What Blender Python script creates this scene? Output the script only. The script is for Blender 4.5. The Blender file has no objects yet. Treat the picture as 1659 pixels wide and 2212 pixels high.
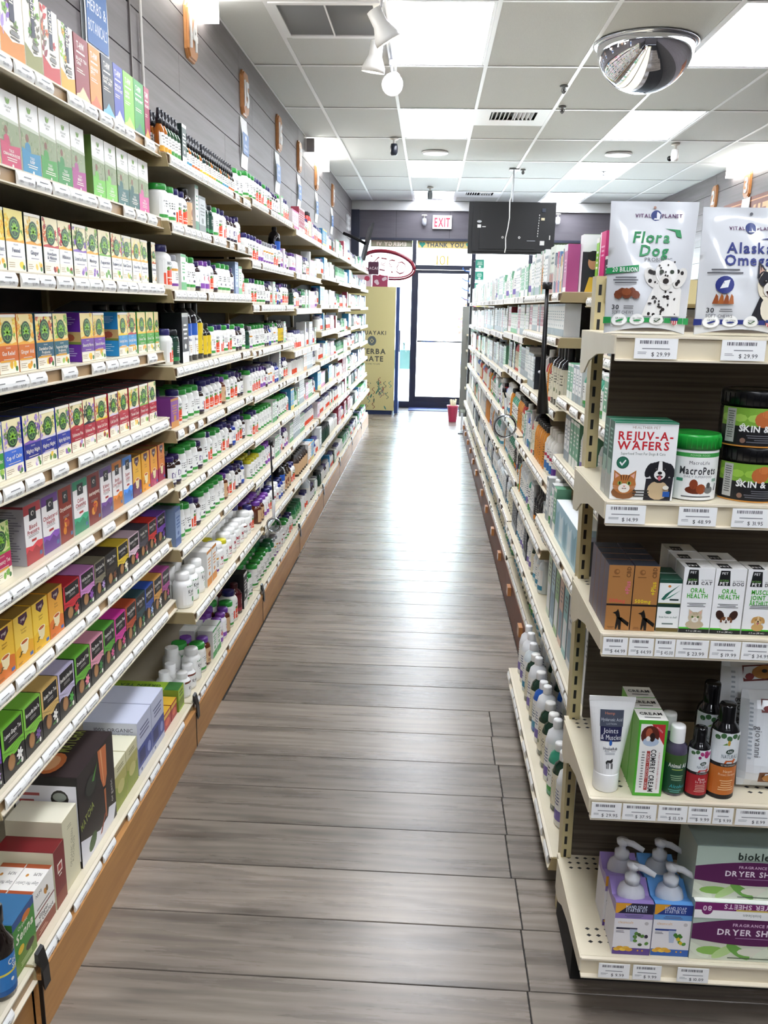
import bpy, math, random
from mathutils import Matrix, Vector
R = random.Random(7)
PI = math.pi
S = bpy.context.scene
COL = S.collection

# ------------------------------------------------------------------ camera
cd = bpy.data.cameras.new('camera'); cam = bpy.data.objects.new('camera', cd); COL.objects.link(cam)
PIT, YAW, ROL = .2373, .0485, -.0194
cy, sy, cp, sp, cr, sr = math.cos(YAW), math.sin(YAW), math.cos(PIT), math.sin(PIT), math.cos(ROL), math.sin(ROL)
right = Vector((cy, sy, 0)); fwd = Vector((-cp*sy, cp*cy, -sp)); up = Vector((-sp*sy, sp*cy, cp))
r2 = cr*right - sr*up; u2 = sr*right + cr*up
m = Matrix((r2, u2, -fwd)).transposed().to_4x4(); m.translation = Vector((0, 0, 1.527))
cam.matrix_world = m
cd.sensor_fit = 'VERTICAL'; cd.sensor_height = 36; cd.lens = 36*1833.6/2212; cd.clip_start = .05; cd.clip_end = 300
S.camera = cam
# ------------------------------------------------------------------ world, sun, exposure
w = bpy.data.worlds.new('world'); S.world = w; w.use_nodes = True
bg = w.node_tree.nodes['Background']; bg.inputs[0].default_value = (.80, .90, 1.0, 1); bg.inputs[1].default_value = 22.0
sl = bpy.data.lights.new('sun', 'SUN'); sl.energy = 14; sl.angle = .01; sl.color = (1, .95, .86)
so = bpy.data.objects.new('sun', sl); COL.objects.link(so); so.rotation_euler = (math.radians(-38), math.radians(18), 0); so.location = (0, 20, 12)
PANEL_E, WALLBOX_E, BULB_E = 13.0, 9.0, 30.0
S.view_settings.view_transform = 'Standard'; S.view_settings.look = 'None'
S.view_settings.exposure = 0.50; S.view_settings.gamma = 1.0; S.view_settings.use_curve_mapping = False

# ------------------------------------------------------------------ helpers
def lin(v): return v/12.92 if v <= .04045 else ((v+.055)/1.055)**2.4
_cc = {}
def C(h):
    if not isinstance(h, str): return h
    if h not in _cc:
        _cc[h] = tuple(lin(int(h[i:i+2], 16)/255) for i in (1, 3, 5)) + (1.0,)
    return _cc[h]
def shade(h, k):
    a = C(h); return (min(1, a[0]*k), min(1, a[1]*k), min(1, a[2]*k), 1)

def mat(name, rough=.5, col=None, metal=0, emit=0, spec=.5, coat=0, bump=None, noise=None, build=None):
    """col None: colour from the mesh's Col attribute. noise=(scale xyz, amount, second colour)"""
    M = bpy.data.materials.new(name); M.use_nodes = True; nt = M.node_tree; b = nt.nodes['Principled BSDF']
    b.inputs['Roughness'].default_value = rough; b.inputs['Metallic'].default_value = metal
    b.inputs['Specular IOR Level'].default_value = spec
    if coat: b.inputs['Coat Weight'].default_value = coat; b.inputs['Coat Roughness'].default_value = .1
    src = None
    if col is None:
        a = nt.nodes.new('ShaderNodeAttribute'); a.attribute_name = 'Col'; src = a.outputs['Color']; nt.links.new(src, b.inputs['Base Color'])
    else: b.inputs['Base Color'].default_value = C(col)
    if noise:
        sc, amt, c2 = noise
        tc = nt.nodes.new('ShaderNodeTexCoord'); mp = nt.nodes.new('ShaderNodeMapping'); mp.inputs['Scale'].default_value = sc
        oi = nt.nodes.new('ShaderNodeObjectInfo'); ad = nt.nodes.new('ShaderNodeVectorMath'); ad.operation = 'ADD'
        mu = nt.nodes.new('ShaderNodeMath'); mu.operation = 'MULTIPLY'; mu.inputs[1].default_value = 37.0
        nt.links.new(oi.outputs['Random'], mu.inputs[0]); nt.links.new(tc.outputs['Object'], ad.inputs[0]); nt.links.new(mu.outputs[0], ad.inputs[1])
        nt.links.new(ad.outputs[0], mp.inputs['Vector'])
        n = nt.nodes.new('ShaderNodeTexNoise'); n.inputs['Scale'].default_value = 1; n.inputs['Detail'].default_value = 6; n.inputs['Roughness'].default_value = .62
        nt.links.new(mp.outputs[0], n.inputs['Vector'])
        rp = nt.nodes.new('ShaderNodeValToRGB'); rp.color_ramp.elements[0].position = .5-amt; rp.color_ramp.elements[1].position = .5+amt
        rp.color_ramp.elements[0].color = C(c2)
        if col is not None: rp.color_ramp.elements[1].color = C(col)
        nt.links.new(n.outputs['Fac'], rp.inputs['Fac'])
        if col is not None: nt.links.new(rp.outputs['Color'], b.inputs['Base Color'])
        if bump:
            bp = nt.nodes.new('ShaderNodeBump'); bp.inputs['Strength'].default_value = bump; bp.inputs['Distance'].default_value = .002
            nt.links.new(n.outputs['Fac'], bp.inputs['Height']); nt.links.new(bp.outputs[0], b.inputs['Normal'])
        if build: build(nt, b, rp, n, mp, ad, oi)
    if emit:
        b.inputs['Emission Strength'].default_value = emit
        if src: nt.links.new(src, b.inputs['Emission Color'])
        else: b.inputs['Emission Color'].default_value = C(col)
    return M

def plank_extra(nt, b, rp, n, mp, ad, oi):
    # per-plank tint, dark knots and streaks, uneven gloss
    n2 = nt.nodes.new('ShaderNodeTexNoise'); n2.inputs['Scale'].default_value = 1; n2.inputs['Detail'].default_value = 3
    m2 = nt.nodes.new('ShaderNodeMapping'); m2.inputs['Scale'].default_value = (2.4, 11, 8); nt.links.new(ad.outputs[0], m2.inputs['Vector']); nt.links.new(m2.outputs[0], n2.inputs['Vector'])
    r3 = nt.nodes.new('ShaderNodeValToRGB'); r3.color_ramp.elements[0].position = .30; r3.color_ramp.elements[0].color = (.30, .29, .28, 1); r3.color_ramp.elements[1].position = .46; r3.color_ramp.elements[1].color = (1, 1, 1, 1)
    nt.links.new(n2.outputs['Fac'], r3.inputs['Fac'])
    mx = nt.nodes.new('ShaderNodeMix'); mx.data_type = 'RGBA'; mx.blend_type = 'MULTIPLY'; mx.inputs[0].default_value = .62
    nt.links.new(rp.outputs['Color'], mx.inputs[6]); nt.links.new(r3.outputs['Color'], mx.inputs[7])
    wv = nt.nodes.new('ShaderNodeTexWave'); wv.wave_type = 'RINGS'; wv.rings_direction = 'Z'; wv.inputs['Scale'].default_value = 1.6; wv.inputs['Distortion'].default_value = 11; wv.inputs['Detail'].default_value = 3; wv.inputs['Detail Scale'].default_value = 1.2
    m3 = nt.nodes.new('ShaderNodeMapping'); m3.inputs['Scale'].default_value = (.6, 5, 3); nt.links.new(ad.outputs[0], m3.inputs['Vector']); nt.links.new(m3.outputs[0], wv.inputs['Vector'])
    w2 = nt.nodes.new('ShaderNodeMapRange'); w2.inputs['To Min'].default_value = .80; w2.inputs['To Max'].default_value = 1.06; nt.links.new(wv.outputs['Fac'], w2.inputs['Value'])
    mw = nt.nodes.new('ShaderNodeMix'); mw.data_type = 'RGBA'; mw.blend_type = 'MULTIPLY'; mw.inputs[0].default_value = 1; nt.links.new(mx.outputs[2], mw.inputs[6]); nt.links.new(w2.outputs[0], mw.inputs[7]); mx = mw
    hs = nt.nodes.new('ShaderNodeHueSaturation'); mr = nt.nodes.new('ShaderNodeMapRange'); mr.inputs['To Min'].default_value = .80; mr.inputs['To Max'].default_value = 1.18
    nt.links.new(oi.outputs['Random'], mr.inputs['Value']); nt.links.new(mr.outputs[0], hs.inputs['Value']); nt.links.new(mx.outputs[2], hs.inputs['Color'])
    nt.links.new(hs.outputs['Color'], b.inputs['Base Color'])
    rr = nt.nodes.new('ShaderNodeMapRange'); rr.inputs['To Min'].default_value = .22; rr.inputs['To Max'].default_value = .34
    nt.links.new(n.outputs['Fac'], rr.inputs['Value']); nt.links.new(rr.outputs[0], b.inputs['Roughness'])

M_card = mat('printed_card', .42); M_plas = mat('moulded_plastic', .28); M_gloss = mat('glossy_bottle', .12, coat=.3)
M_foil = mat('foil_pouch', .16, spec=.8, coat=.5); M_metalp = mat('painted_metal', .38); M_paper = mat('matt_paper', .6)
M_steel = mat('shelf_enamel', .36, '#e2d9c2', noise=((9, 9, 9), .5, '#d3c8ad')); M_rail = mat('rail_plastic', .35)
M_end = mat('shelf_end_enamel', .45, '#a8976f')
M_upr = mat('upright_enamel', .42, '#cfc294', noise=((12, 12, 5), .4, '#bfb080'))
M_peg = mat('pegboard', .7, '#4c4845', noise=((6, 6, 6), .4, '#3c3937'))
M_slat = mat('woodgrain_back_panel', .55, '#75695c', bump=.2, noise=((1.6, 3, 95), .22, '#373029'))
M_kick = mat('pine_board', .5, '#c9955a', bump=.15, noise=((3.0, 40, 30), .25, '#a87742'))
M_kickr = mat('red_stained_board', .55, '#7d4a33', bump=.15, noise=((60, 3.0, 34), .3, '#57301f'))
M_floor = mat('grey_oak_plank', .3, '#a3978a', bump=.10, noise=((1.6, 22, 8), .30, '#665d54'), build=plank_extra, spec=.6)
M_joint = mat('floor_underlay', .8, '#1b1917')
M_board = mat('grey_washed_board', .5, '#7b7477', bump=.12, noise=((3, 1.3, 26), .32, '#5c5655'))
M_tile = mat('ceiling_tile', .85, '#d5d6d5', bump=.35, noise=((160, 160, 160), .25, '#c5c6c5')); M_grid = mat('ceiling_grid', .4, '#e9e9ec')
M_tube = mat('lamp_diffuser', .5, '#f3f7ff', emit=PANEL_E); M_wbox = mat('wall_lamp_diffuser', .5, '#fffdf5', emit=WALLBOX_E); M_bulb = mat('lamp_bulb', .5, '#fff6e0', emit=BULB_E)
M_exit = mat('exit_face', .4, emit=.12); M_black = mat('black_plastic', .35, '#0d0e11'); M_white = mat('white_plastic', .35, '#ececec')
M_navy = mat('dark_window_frame', .35, '#262a3c'); M_soffit = mat('grey_soffit', .55, '#5f5b62', noise=((2, 2, 14), .3, '#504c53'))
M_mirror = mat('dome_mirror', .03, '#e8eaf0', metal=1); M_chrome = mat('chrome', .15, '#c9ccd2', metal=1)
M_wood = mat('plaque_wood', .4, '#c98f58', coat=.3, noise=((5, 20, 20), .3, '#a86c3a')); M_sign = mat('carved_sign_wood', .5, '#8a4a2c', noise=((60, 8, 4), .3, '#5f2c18'))
M_conc = mat('pavement', .8, '#cfcbc2', noise=((.6, .6, .6), .4, '#bdb8ae')); M_leaf = mat('leaf', .6); M_neon = mat('neon_tube', .4, emit=.25)
def glass():
    M = bpy.data.materials.new('window_glass'); M.use_nodes = True; nt = M.node_tree; o = nt.nodes['Material Output']; nt.nodes.remove(nt.nodes['Principled BSDF'])
    t = nt.nodes.new('ShaderNodeBsdfTransparent'); g = nt.nodes.new('ShaderNodeBsdfGlossy'); g.inputs['Roughness'].default_value = .02
    f = nt.nodes.new('ShaderNodeFresnel'); f.inputs[0].default_value = 1.35; x = nt.nodes.new('ShaderNodeMixShader')
    t.inputs[0].default_value = (.93, .97, 1, 1)
    nt.links.new(f.outputs[0], x.inputs[0]); nt.links.new(t.outputs[0], x.inputs[1]); nt.links.new(g.outputs[0], x.inputs[2]); nt.links.new(x.outputs[0], o.inputs[0]); return M
M_glass = glass()
def clear():
    M = mat('clear_plastic', .08, '#f4f6f8', spec=.6); b = M.node_tree.nodes['Principled BSDF']; b.inputs['Transmission Weight'].default_value = .45; b.inputs['IOR'].default_value = 1.3; return M
M_clear = clear()

# glyphs from Blender's built-in font
_gl = {}
def glyph(ch, bold):
    k = (ch, bold)
    if k not in _gl:
        cu = bpy.data.curves.new('t', 'FONT'); cu.body = ch; cu.resolution_u = 2; cu.offset = .025 if bold else 0.0
        ob = bpy.data.objects.new('t', cu); me = ob.to_mesh()
        v = [(p.co.x/.729, p.co.y/.729) for p in me.vertices]; f = [tuple(p.vertices) for p in me.polygons]
        ob.to_mesh_clear(); bpy.data.objects.remove(ob); bpy.data.curves.remove(cu)
        if v:
            x0 = min(p[0] for p in v); x1 = max(p[0] for p in v); v = [(p[0]-x0, p[1]) for p in v]; _gl[k] = (v, f, x1-x0)
        else: _gl[k] = ([], [], .28)
    return _gl[k]

class MB:
    def __init__(s, fn=None): s.v = []; s.f = []; s.c = []; s.sm = []; s.fn = fn; s.L = 1; s.seg = None
    def pt(s, p): s.v.append(tuple(p)); return len(s.v)-1
    def face(s, pts, col, smooth=False):
        n = len(s.v); s.v += [tuple(p) for p in pts]; s.f.append(tuple(range(n, n+len(pts)))); s.c.append(C(col)); s.sm.append(smooth)
    def raw(s, vs, fs, col, smooth=False):
        n = len(s.v); s.v += [tuple(p) for p in vs]; c = C(col)
        for f in list(fs): s.f.append(tuple(i+n for i in f)); s.c.append(c); s.sm.append(smooth)
    def box(s, x0, x1, y0, y1, z0, z1, col='#ffffff', top=None, side=None, front=None, back=None, bot=None):
        v = [(x0, y0, z0), (x1, y0, z0), (x1, y1, z0), (x0, y1, z0), (x0, y0, z1), (x1, y0, z1), (x1, y1, z1), (x0, y1, z1)]
        n = len(s.v); s.v += v
        for f, cc in (((0, 1, 5, 4), front or col), ((1, 2, 6, 5), side or col), ((2, 3, 7, 6), back or col), ((3, 0, 4, 7), side or col), ((4, 5, 6, 7), top or col), ((3, 2, 1, 0), bot or col)):
            s.f.append(tuple(i+n for i in f)); s.c.append(C(cc)); s.sm.append(False)
    def lathe(s, prof, n=14, c=(0, 0, 0), ax='z', ry=1.0, closed=True):
        """prof: (r, z, colour of the band that starts here)"""
        b = len(s.v)
        for r, z, _ in prof:
            for k in range(n):
                a = 2*PI*k/n; x = r*math.cos(a); y = r*math.sin(a)*ry
                p = (x, y, z) if ax == 'z' else ((z, x, y) if ax == 'x' else (x, -z, y))
                s.v.append((p[0]+c[0], p[1]+c[1], p[2]+c[2]))
        for i in range(len(prof)-1):
            cc = C(prof[i][2])
            for k in range(n):
                k2 = (k+1) % n; s.f.append((b+i*n+k, b+i*n+k2, b+(i+1)*n+k2, b+(i+1)*n+k)); s.c.append(cc); s.sm.append(True)
        if closed:
            if prof[-1][0] > 1e-4: s.f.append(tuple(b+(len(prof)-1)*n+k for k in range(n))); s.c.append(C(prof[-1][2])); s.sm.append(False)
            if prof[0][0] > 1e-4: s.f.append(tuple(b+k for k in reversed(range(n)))); s.c.append(C(prof[0][2])); s.sm.append(False)
    def tube(s, path, r, col, n=8):
        P = [Vector(p) for p in path]; b = len(s.v); q = None
        for i, p in enumerate(P):
            d = (P[min(i+1, len(P)-1)]-P[max(i-1, 0)]).normalized()
            if q is None:
                q = d.orthogonal().normalized()
            q = (q - d*q.dot(d)).normalized(); o = d.cross(q); rr = r[i] if isinstance(r, (list, tuple)) else r
            for k in range(n): a = 2*PI*k/n; s.v.append(tuple(p+(q*math.cos(a)+o*math.sin(a))*rr))
        for i in range(len(P)-1):
            for k in range(n): k2 = (k+1) % n; s.f.append((b+i*n+k, b+i*n+k2, b+(i+1)*n+k2, b+(i+1)*n+k)); s.c.append(C(col)); s.sm.append(True)
        for e, rv in ((0, True), (len(P)-1, False)):
            l = [b+e*n+k for k in range(n)]; s.f.append(tuple(reversed(l) if rv else l)); s.c.append(C(col)); s.sm.append(False)
    def prism(s, pts, a0, a1, ax, col):
        """outline pts in the two other axes, extruded along ax from a0 to a1"""
        def P(p, a): return {'x': (a, p[0], p[1]), 'y': (p[0], a, p[1]), 'z': (p[0], p[1], a)}[ax]
        n = len(pts); b = len(s.v); s.v += [P(p, a0) for p in pts]+[P(p, a1) for p in pts]
        area = sum(pts[i][0]*pts[(i+1) % n][1]-pts[(i+1) % n][0]*pts[i][1] for i in range(n)); fl = (area > 0) ^ (ax == 'y')
        A = [tuple(range(n)), tuple(reversed(range(n, 2*n)))]+[(i, i+n, (i+1) % n+n, (i+1) % n) for i in range(n)]
        for f in A:
            f = f if not fl else tuple(reversed(f)); s.f.append(tuple(i+b for i in f)); s.c.append(C(col)); s.sm.append(False)
    # ---- printing in a mapped plane: fn(u, v, layer) -> xyz
    def poly(s, pts, col, same=False):
        if not same: s.L += 1
        if s.seg:   # follow a curved face: cut the outline into strips
            lo = min(p[0] for p in pts); hi = max(p[0] for p in pts); k = max(1, int(math.ceil((hi-lo)/s.seg)))
            for i in range(k):
                q = pts
                for a, sg in ((lo+(hi-lo)*i/k, 1), (lo+(hi-lo)*(i+1)/k, -1)):
                    o = []
                    for j in range(len(q)):
                        A, B_ = q[j-1], q[j]; da, db = (A[0]-a)*sg, (B_[0]-a)*sg
                        if (da < 0) != (db < 0): t = da/(da-db); o.append((a, A[1]+(B_[1]-A[1])*t))
                        if db >= 0: o.append(B_)
                    q = o
                    if len(q) < 3: break
                if len(q) > 2: s.face([s.fn(u, v, s.L) for u, v in q], col)
            return
        s.face([s.fn(u, v, s.L) for u, v in pts], col)
    def rect(s, u0, v0, u1, v1, col, same=False):
        if not same: s.L += 1
        k = 1 if not s.seg else max(1, int(math.ceil(abs(u1-u0)/s.seg)))
        for i in range(k):
            a = u0+(u1-u0)*i/k; b = u0+(u1-u0)*(i+1)/k
            s.face([s.fn(a, v0, s.L), s.fn(b, v0, s.L), s.fn(b, v1, s.L), s.fn(a, v1, s.L)], col, bool(s.seg))
    def disc(s, u, v, ru, rv, col, n=14, a0=0., a1=2*PI, rot=0, same=False):
        c, q = math.cos(rot), math.sin(rot); pts = []
        for k in range(n):
            a = a0+(a1-a0)*k/(n if a1-a0 > 6.28 else n-1); x, y = ru*math.cos(a), rv*math.sin(a); pts.append((u+x*c-y*q, v+x*q+y*c))
        s.poly(pts, col, same)
    def text(s, t, u, v, h, col, maxw=None, bold=False, al='c', rot=0, mir=False, slant=0, sx=1.0):
        W = 0; g = []
        for ch in t:
            q = glyph(ch, bold); g.append((W, q)); W += q[2]+.16
        W -= .16; k = h*sx
        if maxw and W*k > maxw: k = maxw/W
        x0 = {'c': -W/2, 'l': 0, 'r': -W}[al]; c, q = math.cos(rot), math.sin(rot); s.L += 1
        for X, (vs, fs, _) in g:
            if not vs: continue
            pv = []
            for a, b in vs:
                x = (x0+X+a+slant*b)*k*(-1 if mir else 1); y = b*h-h/2; pv.append(s.fn(u+x*c-y*q, v+x*q+y*c, s.L))
            s.raw(pv, fs, col)
    def lines(s, u0, u1, v0, v1, n, col, al='c'):
        s.L += 1; st = (v1-v0)/n
        for i in range(n):
            wd = (u1-u0)*R.uniform(.6, 1); m_ = (u0+u1)/2; vv = v1-st*(i+.7); a = m_-wd/2 if al == 'c' else u0
            s.rect(a, vv, a+wd, vv+st*.42, col, True)
    def mesh(s, name, M):
        me = bpy.data.meshes.new(name); me.from_pydata(s.v, [], s.f)
        ca = me.color_attributes.new('Col', 'FLOAT_COLOR', 'CORNER'); buf = []
        for f, c in zip(s.f, s.c): buf += list(c)*len(f)
        ca.data.foreach_set('color', buf); me.polygons.foreach_set('use_smooth', s.sm)
        me.materials.append(M); me.update(); return me

def ob(name, me, parent=None, loc=None, rz=None):
    o = bpy.data.objects.new(name, me); COL.objects.link(o)
    if parent: o.parent = parent
    if loc: o.location = loc
    if rz: o.rotation_euler = (0, 0, rz) if not isinstance(rz, tuple) else rz
    return o
def tag(o, label=None, cat=None, group=None, kind=None):
    if label: o['label'] = label
    if cat: o['category'] = cat
    if group: o['group'] = group
    if kind: o['kind'] = kind
    return o
def flat(o, u, v, n, st=.00004):
    o, u, v, n = map(Vector, (o, u, v, n))
    return lambda a, b, l: tuple(o+u*a+v*b+n*(l*st))
def FRONT(x=0, y=0, z=0): return flat((x, y, z), (1, 0, 0), (0, 0, 1), (0, -1, 0))
def CYL(r, z=0, st=.00004): return lambda a, b, l: ((r+l*st)*math.sin(a/r), -(r+l*st)*math.cos(a/r), z+b)
LEFT, RIGHT, ENDC = PI/2, -PI/2, 0.0
ORD = 'first second third fourth fifth sixth seventh eighth ninth tenth eleventh twelfth thirteenth fourteenth fifteenth sixteenth seventeenth eighteenth nineteenth twentieth'.split()
def ordn(i): return ORD[i] if i < len(ORD) else f'{i+1}th'
_mc = {}
def cache(k, fn):
    if k not in _mc: _mc[k] = fn()
    return _mc[k]

# ================================================================== ROOM
XL, XR, YB, YF, ZC = -1.224, 3.20, 13.35, -4.0, 3.055
def quick(name, M, fn, parent=None, loc=None, rz=None):
    b = MB(); fn(b); return ob(name, b.mesh(name, M), parent, loc, rz)
# floor: sub-floor with single planks on top
fl = quick('floor', M_joint, lambda b: b.box(XL, XR+.1, YF, YB+.05, -.05, -.004)); tag(fl, 'grey wood-look plank floor of the shop aisle', kind='structure')
PW, PL = .1995, 1.22
pm = MB(); g = .0016; e = .0012
pm.face([(g+e, g+e, 0), (PL-g-e, g+e, 0), (PL-g-e, PW-g-e, 0), (g+e, PW-g-e, 0)], '#ffffff')
q = [(g, g), (PL-g, g), (PL-g, PW-g), (g, PW-g)]; qi = [(g+e, g+e), (PL-g-e, g+e), (PL-g-e, PW-g-e), (g+e, PW-g-e)]
for i in range(4):
    j = (i+1) % 4; pm.face([(*q[i], -.0012), (*q[j], -.0012), (*qi[j], 0), (*qi[i], 0)], '#ffffff'); pm.face([(*q[i], -.004), (*q[j], -.004), (*q[j], -.0012), (*q[i], -.0012)], '#ffffff')
pm = pm.mesh('plank', M_floor)
row = 0; y = 1.061-3*PW
while y < 13.1:
    xs = .277+.006*math.sin(row*2.1) - PL if y < 3.05 else -.7715
    k = 0
    for x in (xs, xs+PL, xs+2*PL) if y < 5 else (xs-PL, xs, xs+PL):
        ob('plank', pm, fl, (x, y, 0))
    y += PW; row += 1
# ceiling: slab, suspended grid, lay-in tiles
ce = quick('ceiling', M_joint, lambda b: b.box(XL-.05, XR+.1, YF, YB+.6, ZC+.03, ZC+.1)); tag(ce, 'suspended ceiling of pale mineral tiles in a white grid', kind='structure')
GX = [XL, -.908, -.299, .311, .920, 1.530, 2.139, 2.749, XR]; TD = 1.2192; Y0 = 4.8565
for x in GX[1:-1]: quick('grid_bar', M_grid, lambda b: (b.box(x-.012, x+.012, YF, YB, ZC, ZC+.004), b.box(x-.003, x+.003, YF, YB, ZC+.004, ZC+.03)), ce)
for j in range(-7, 8): quick('grid_bar', M_grid, lambda b: b.box(XL, XR, Y0+j*TD-.012, Y0+j*TD+.012, ZC+.0006, ZC+.0036), ce)
for x in (XL, XR-.02): quick('edge_angle', M_grid, lambda b: b.box(x, x+.02, YF, YB, ZC-.001, ZC+.002), ce)
tl = MB(); tl.box(0, 1, 0, 1, 0, .012); tl = tl.mesh('tile', M_tile)
lights = []
for i in range(len(GX)-1):
    for j in range(-7, 7):
        y = Y0+j*TD
        if i in (2, 5) and j % 2 == 0: lights.append((GX[i], y)); continue
        if (i, j) in ((3, 2), (3, 6)):
            o = ob('tile', tl, ce, (GX[i], y+.62, ZC+.006)); o.scale = (GX[i+1]-GX[i], .6, 1); continue
        if (i, j) == (1, 0):
            o = ob('tile', tl, ce, (GX[i], y+.62, ZC+.006)); o.scale = (GX[i+1]-GX[i], .6, 1); continue
        o = ob('tile', tl, ce, (GX[i], y, ZC+.006)); o.scale = (GX[i+1]-GX[i], TD, 1)
fr = MB(); W6 = .6096
for a in ((.012, .03, .012, TD-.012), (W6-.03, W6-.012, .012, TD-.012), (.03, W6-.03, .012, .03), (.03, W6-.03, TD-.03, TD-.012)): fr.box(a[0], a[1], a[2], a[3], .0045, .026)
fr = fr.mesh('light_frame', M_grid); df = MB(); df.box(.03, W6-.03, .03, TD-.03, .010, .014); df = df.mesh('diffuser', M_tube)
LN = {}
for x, y in lights:
    near = 'over the aisle' if x < 1 else 'over the right-hand side of the shop'; k = round((y-Y0)/TD)//2
    nm = {0: 'nearest fully seen', 1: 'second', 2: 'third', 3: 'farthest'}.get(k, 'unseen overhead')
    o = tag(bpy.data.objects.new('ceiling_light', None), f'{nm} bright recessed ceiling panel light {near}' if k >= 0 else f'recessed ceiling panel light {near}, {ORD[-k-1]} one behind the viewpoint', 'ceiling light', 'recessed ceiling panels'); COL.objects.link(o); o.location = (x, y, ZC)
    ob('frame', fr, o); ob('diffuser', df, o)
# walls clad in boards
def boards(name, x, sgn, zlist, label):
    wl = quick(name, M_peg, lambda b: b.box(min(x, x-sgn*.1), max(x, x-sgn*.1), YF, YB+.6, 0, ZC+.03)); tag(wl, label, kind='structure')
    BL = 2.4; me = {}
    for r in range(len(zlist)-1):
        z0, z1 = zlist[r], zlist[r+1]; off = [0, .9, 1.7, .4, 1.3, 2.0][r % 6]
        y = YF-off
        while y < YB:
            a, c = max(y, YF), min(y+BL, YB)
            if c-a > .05:
                def f(b, a=a, c=c):
                    h = z1-z0; b.box(0, .012, .0015, c-a-.0015, .0025, h-.0025); 
                quick('board', M_board, f, wl, (x if sgn > 0 else x-.012, a, z0))
            y += BL
    return wl
ZB = [1.731, 1.917, 2.103, 2.289, 2.475, 2.661, 2.847, 3.053]
boards('wall_left', XL, 1, ZB, 'left shop wall clad in horizontal grey-washed boards'); boards('wall_right', XR, -1, ZB, 'right shop wall clad in horizontal grey-washed boards')
tag(quick('wall_front', M_board, lambda b: b.box(XL, XR, YF-.1, YF, 0, ZC)), 'plain wall behind the viewpoint', kind='structure')
# back wall over the storefront
def f(b): b.box(XL, XR, YB, YB+.25, 2.535, ZC+.02)
wb = tag(quick('wall_back', M_soffit, f), 'grey painted panel wall above the shop window', kind='structure')
for x in (-.55, .25, 1.47, 2.7): quick('panel_joint', M_joint, lambda b: b.box(x, x+.004, YB-.001, YB+.01, 2.54, 2.92), wb)
tag(quick('trim_1', M_tile, lambda b: b.box(XL, XR, YB-.05, YB, 2.925, ZC)), 'pale ceiling drop strip along the back wall', kind='structure')
tag(quick('trim_2', M_navy, lambda b: b.box(XL, XL+.13, YB-.12, YB, 0, 2.92)), 'dark corner post beside the shop window', kind='structure')
# storefront: frames, panes, door
def f(b):
    y0, y1 = YB, YB+.10
    b.box(XL, XR, y0, y1, 0, .09); b.box(XL, XR, y0, y1, 2.50, 2.535)
    for x in (-.295, .60, 1.45, 2.3, 3.14): b.box(x, x+.06, y0, y1, .09, 2.50)
    b.box(-.235, .60, y0, y1, 2.085, 2.15)
tag(quick('window_1', M_navy, f), 'dark metal shop-window frame with transom over the door', kind='structure')
wf = bpy.data.objects['window_1']
for a, c, z0, z1 in ((XL+.13, -.295, .09, 2.5), (-.235, .60, 2.15, 2.5), (.66, 1.45, .09, 2.5), (1.51, 2.3, .09, 2.5), (2.36, 3.14, .09, 2.5)):
    quick('pane', M_glass, lambda b: b.box(a, c, YB+.045, YB+.052, z0, z1), wf)
dr = tag(bpy.data.objects.new('door_1', None), 'glazed shop door in dark metal frame under the exit sign', kind='structure'); COL.objects.link(dr); dr.location = (.18, YB, 0)
def f(b):
    b.box(-.415, -.375, .02, .07, .01, 2.08); b.box(.375, .42, .02, .07, .01, 2.08); b.box(-.375, .375, .02, .07, .01, .17); b.box(-.375, .375, .02, .07, 2.03, 2.08)
quick('door_frame', M_navy, f, dr); quick('pane', M_glass, lambda b: b.box(-.375, .375, .04, .047, .17, 2.03), dr)
quick('lock_plate', M_navy, lambda b: b.box(-.47, -.40, -.02, .02, .98, 1.16), dr); quick('push_bar', M_chrome, lambda b: b.tube([(-.37, -.02, 1.02), (.37, -.02, 1.02)], .014, '#cccccc'), dr)

# ---- outside
tag(quick('pavement', M_conc, lambda b: b.box(-25, 25, YB+.25, 60, -.06, -.01)), 'sunlit concrete pavement and lot outside the door', kind='structure')
def f(b):
    b.box(-22, 22, 46, 50, -.05, 5.5, '#e9e4da'); b.box(-22, 22, 45.7, 46, 3.6, 4.2, '#c9bfae')
    for i in range(10): b.box(-20+i*4.2, -17.4+i*4.2, 45.9, 46, .3, 2.7, '#d3d6d8')
o = tag(quick('shop_building', M_paper, f), 'pale low commercial building across the lot', 'building')
def leaves(name, n, c, rad, cols, label, cat, trunk, sz):
    b = MB()
    for _ in range(n):
        while True:
            p = Vector((R.uniform(-1, 1), R.uniform(-1, 1), R.uniform(-1, 1)))
            if .2 < p.length < 1: break
        p = Vector((p.x*rad[0], p.y*rad[1], p.z*rad[2]))+Vector(c); u = Vector((R.uniform(-1, 1), R.uniform(-1, 1), R.uniform(-.6, .6))).normalized()*sz; v = u.orthogonal().normalized()*sz*.5
        b.face([p-u, p-v, p+u, p+v], R.choice(cols))
    t = MB(); trunk(t); root = ob(name, t.mesh('trunk', M_leaf)); tag(root, label, cat); o = ob('foliage', b.mesh('foliage', M_leaf), root); o['kind'] = 'stuff'; return root
leaves('street_tree', 1500, (.2, 23.0, 4.6), (3.4, 1.6, 1.5), ['#8fae4a', '#6f9440', '#b3c46a', '#3f8f7d', '#d3c65e'], 'leafy street tree seen through the transom over the door', 'tree', lambda t: t.tube([(4.9, 23.2, 0), (4.6, 23.1, 2.6), (1.4, 23.0, 4.6)], [.14, .11, .05], '#6b5a48'), .11)
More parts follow.
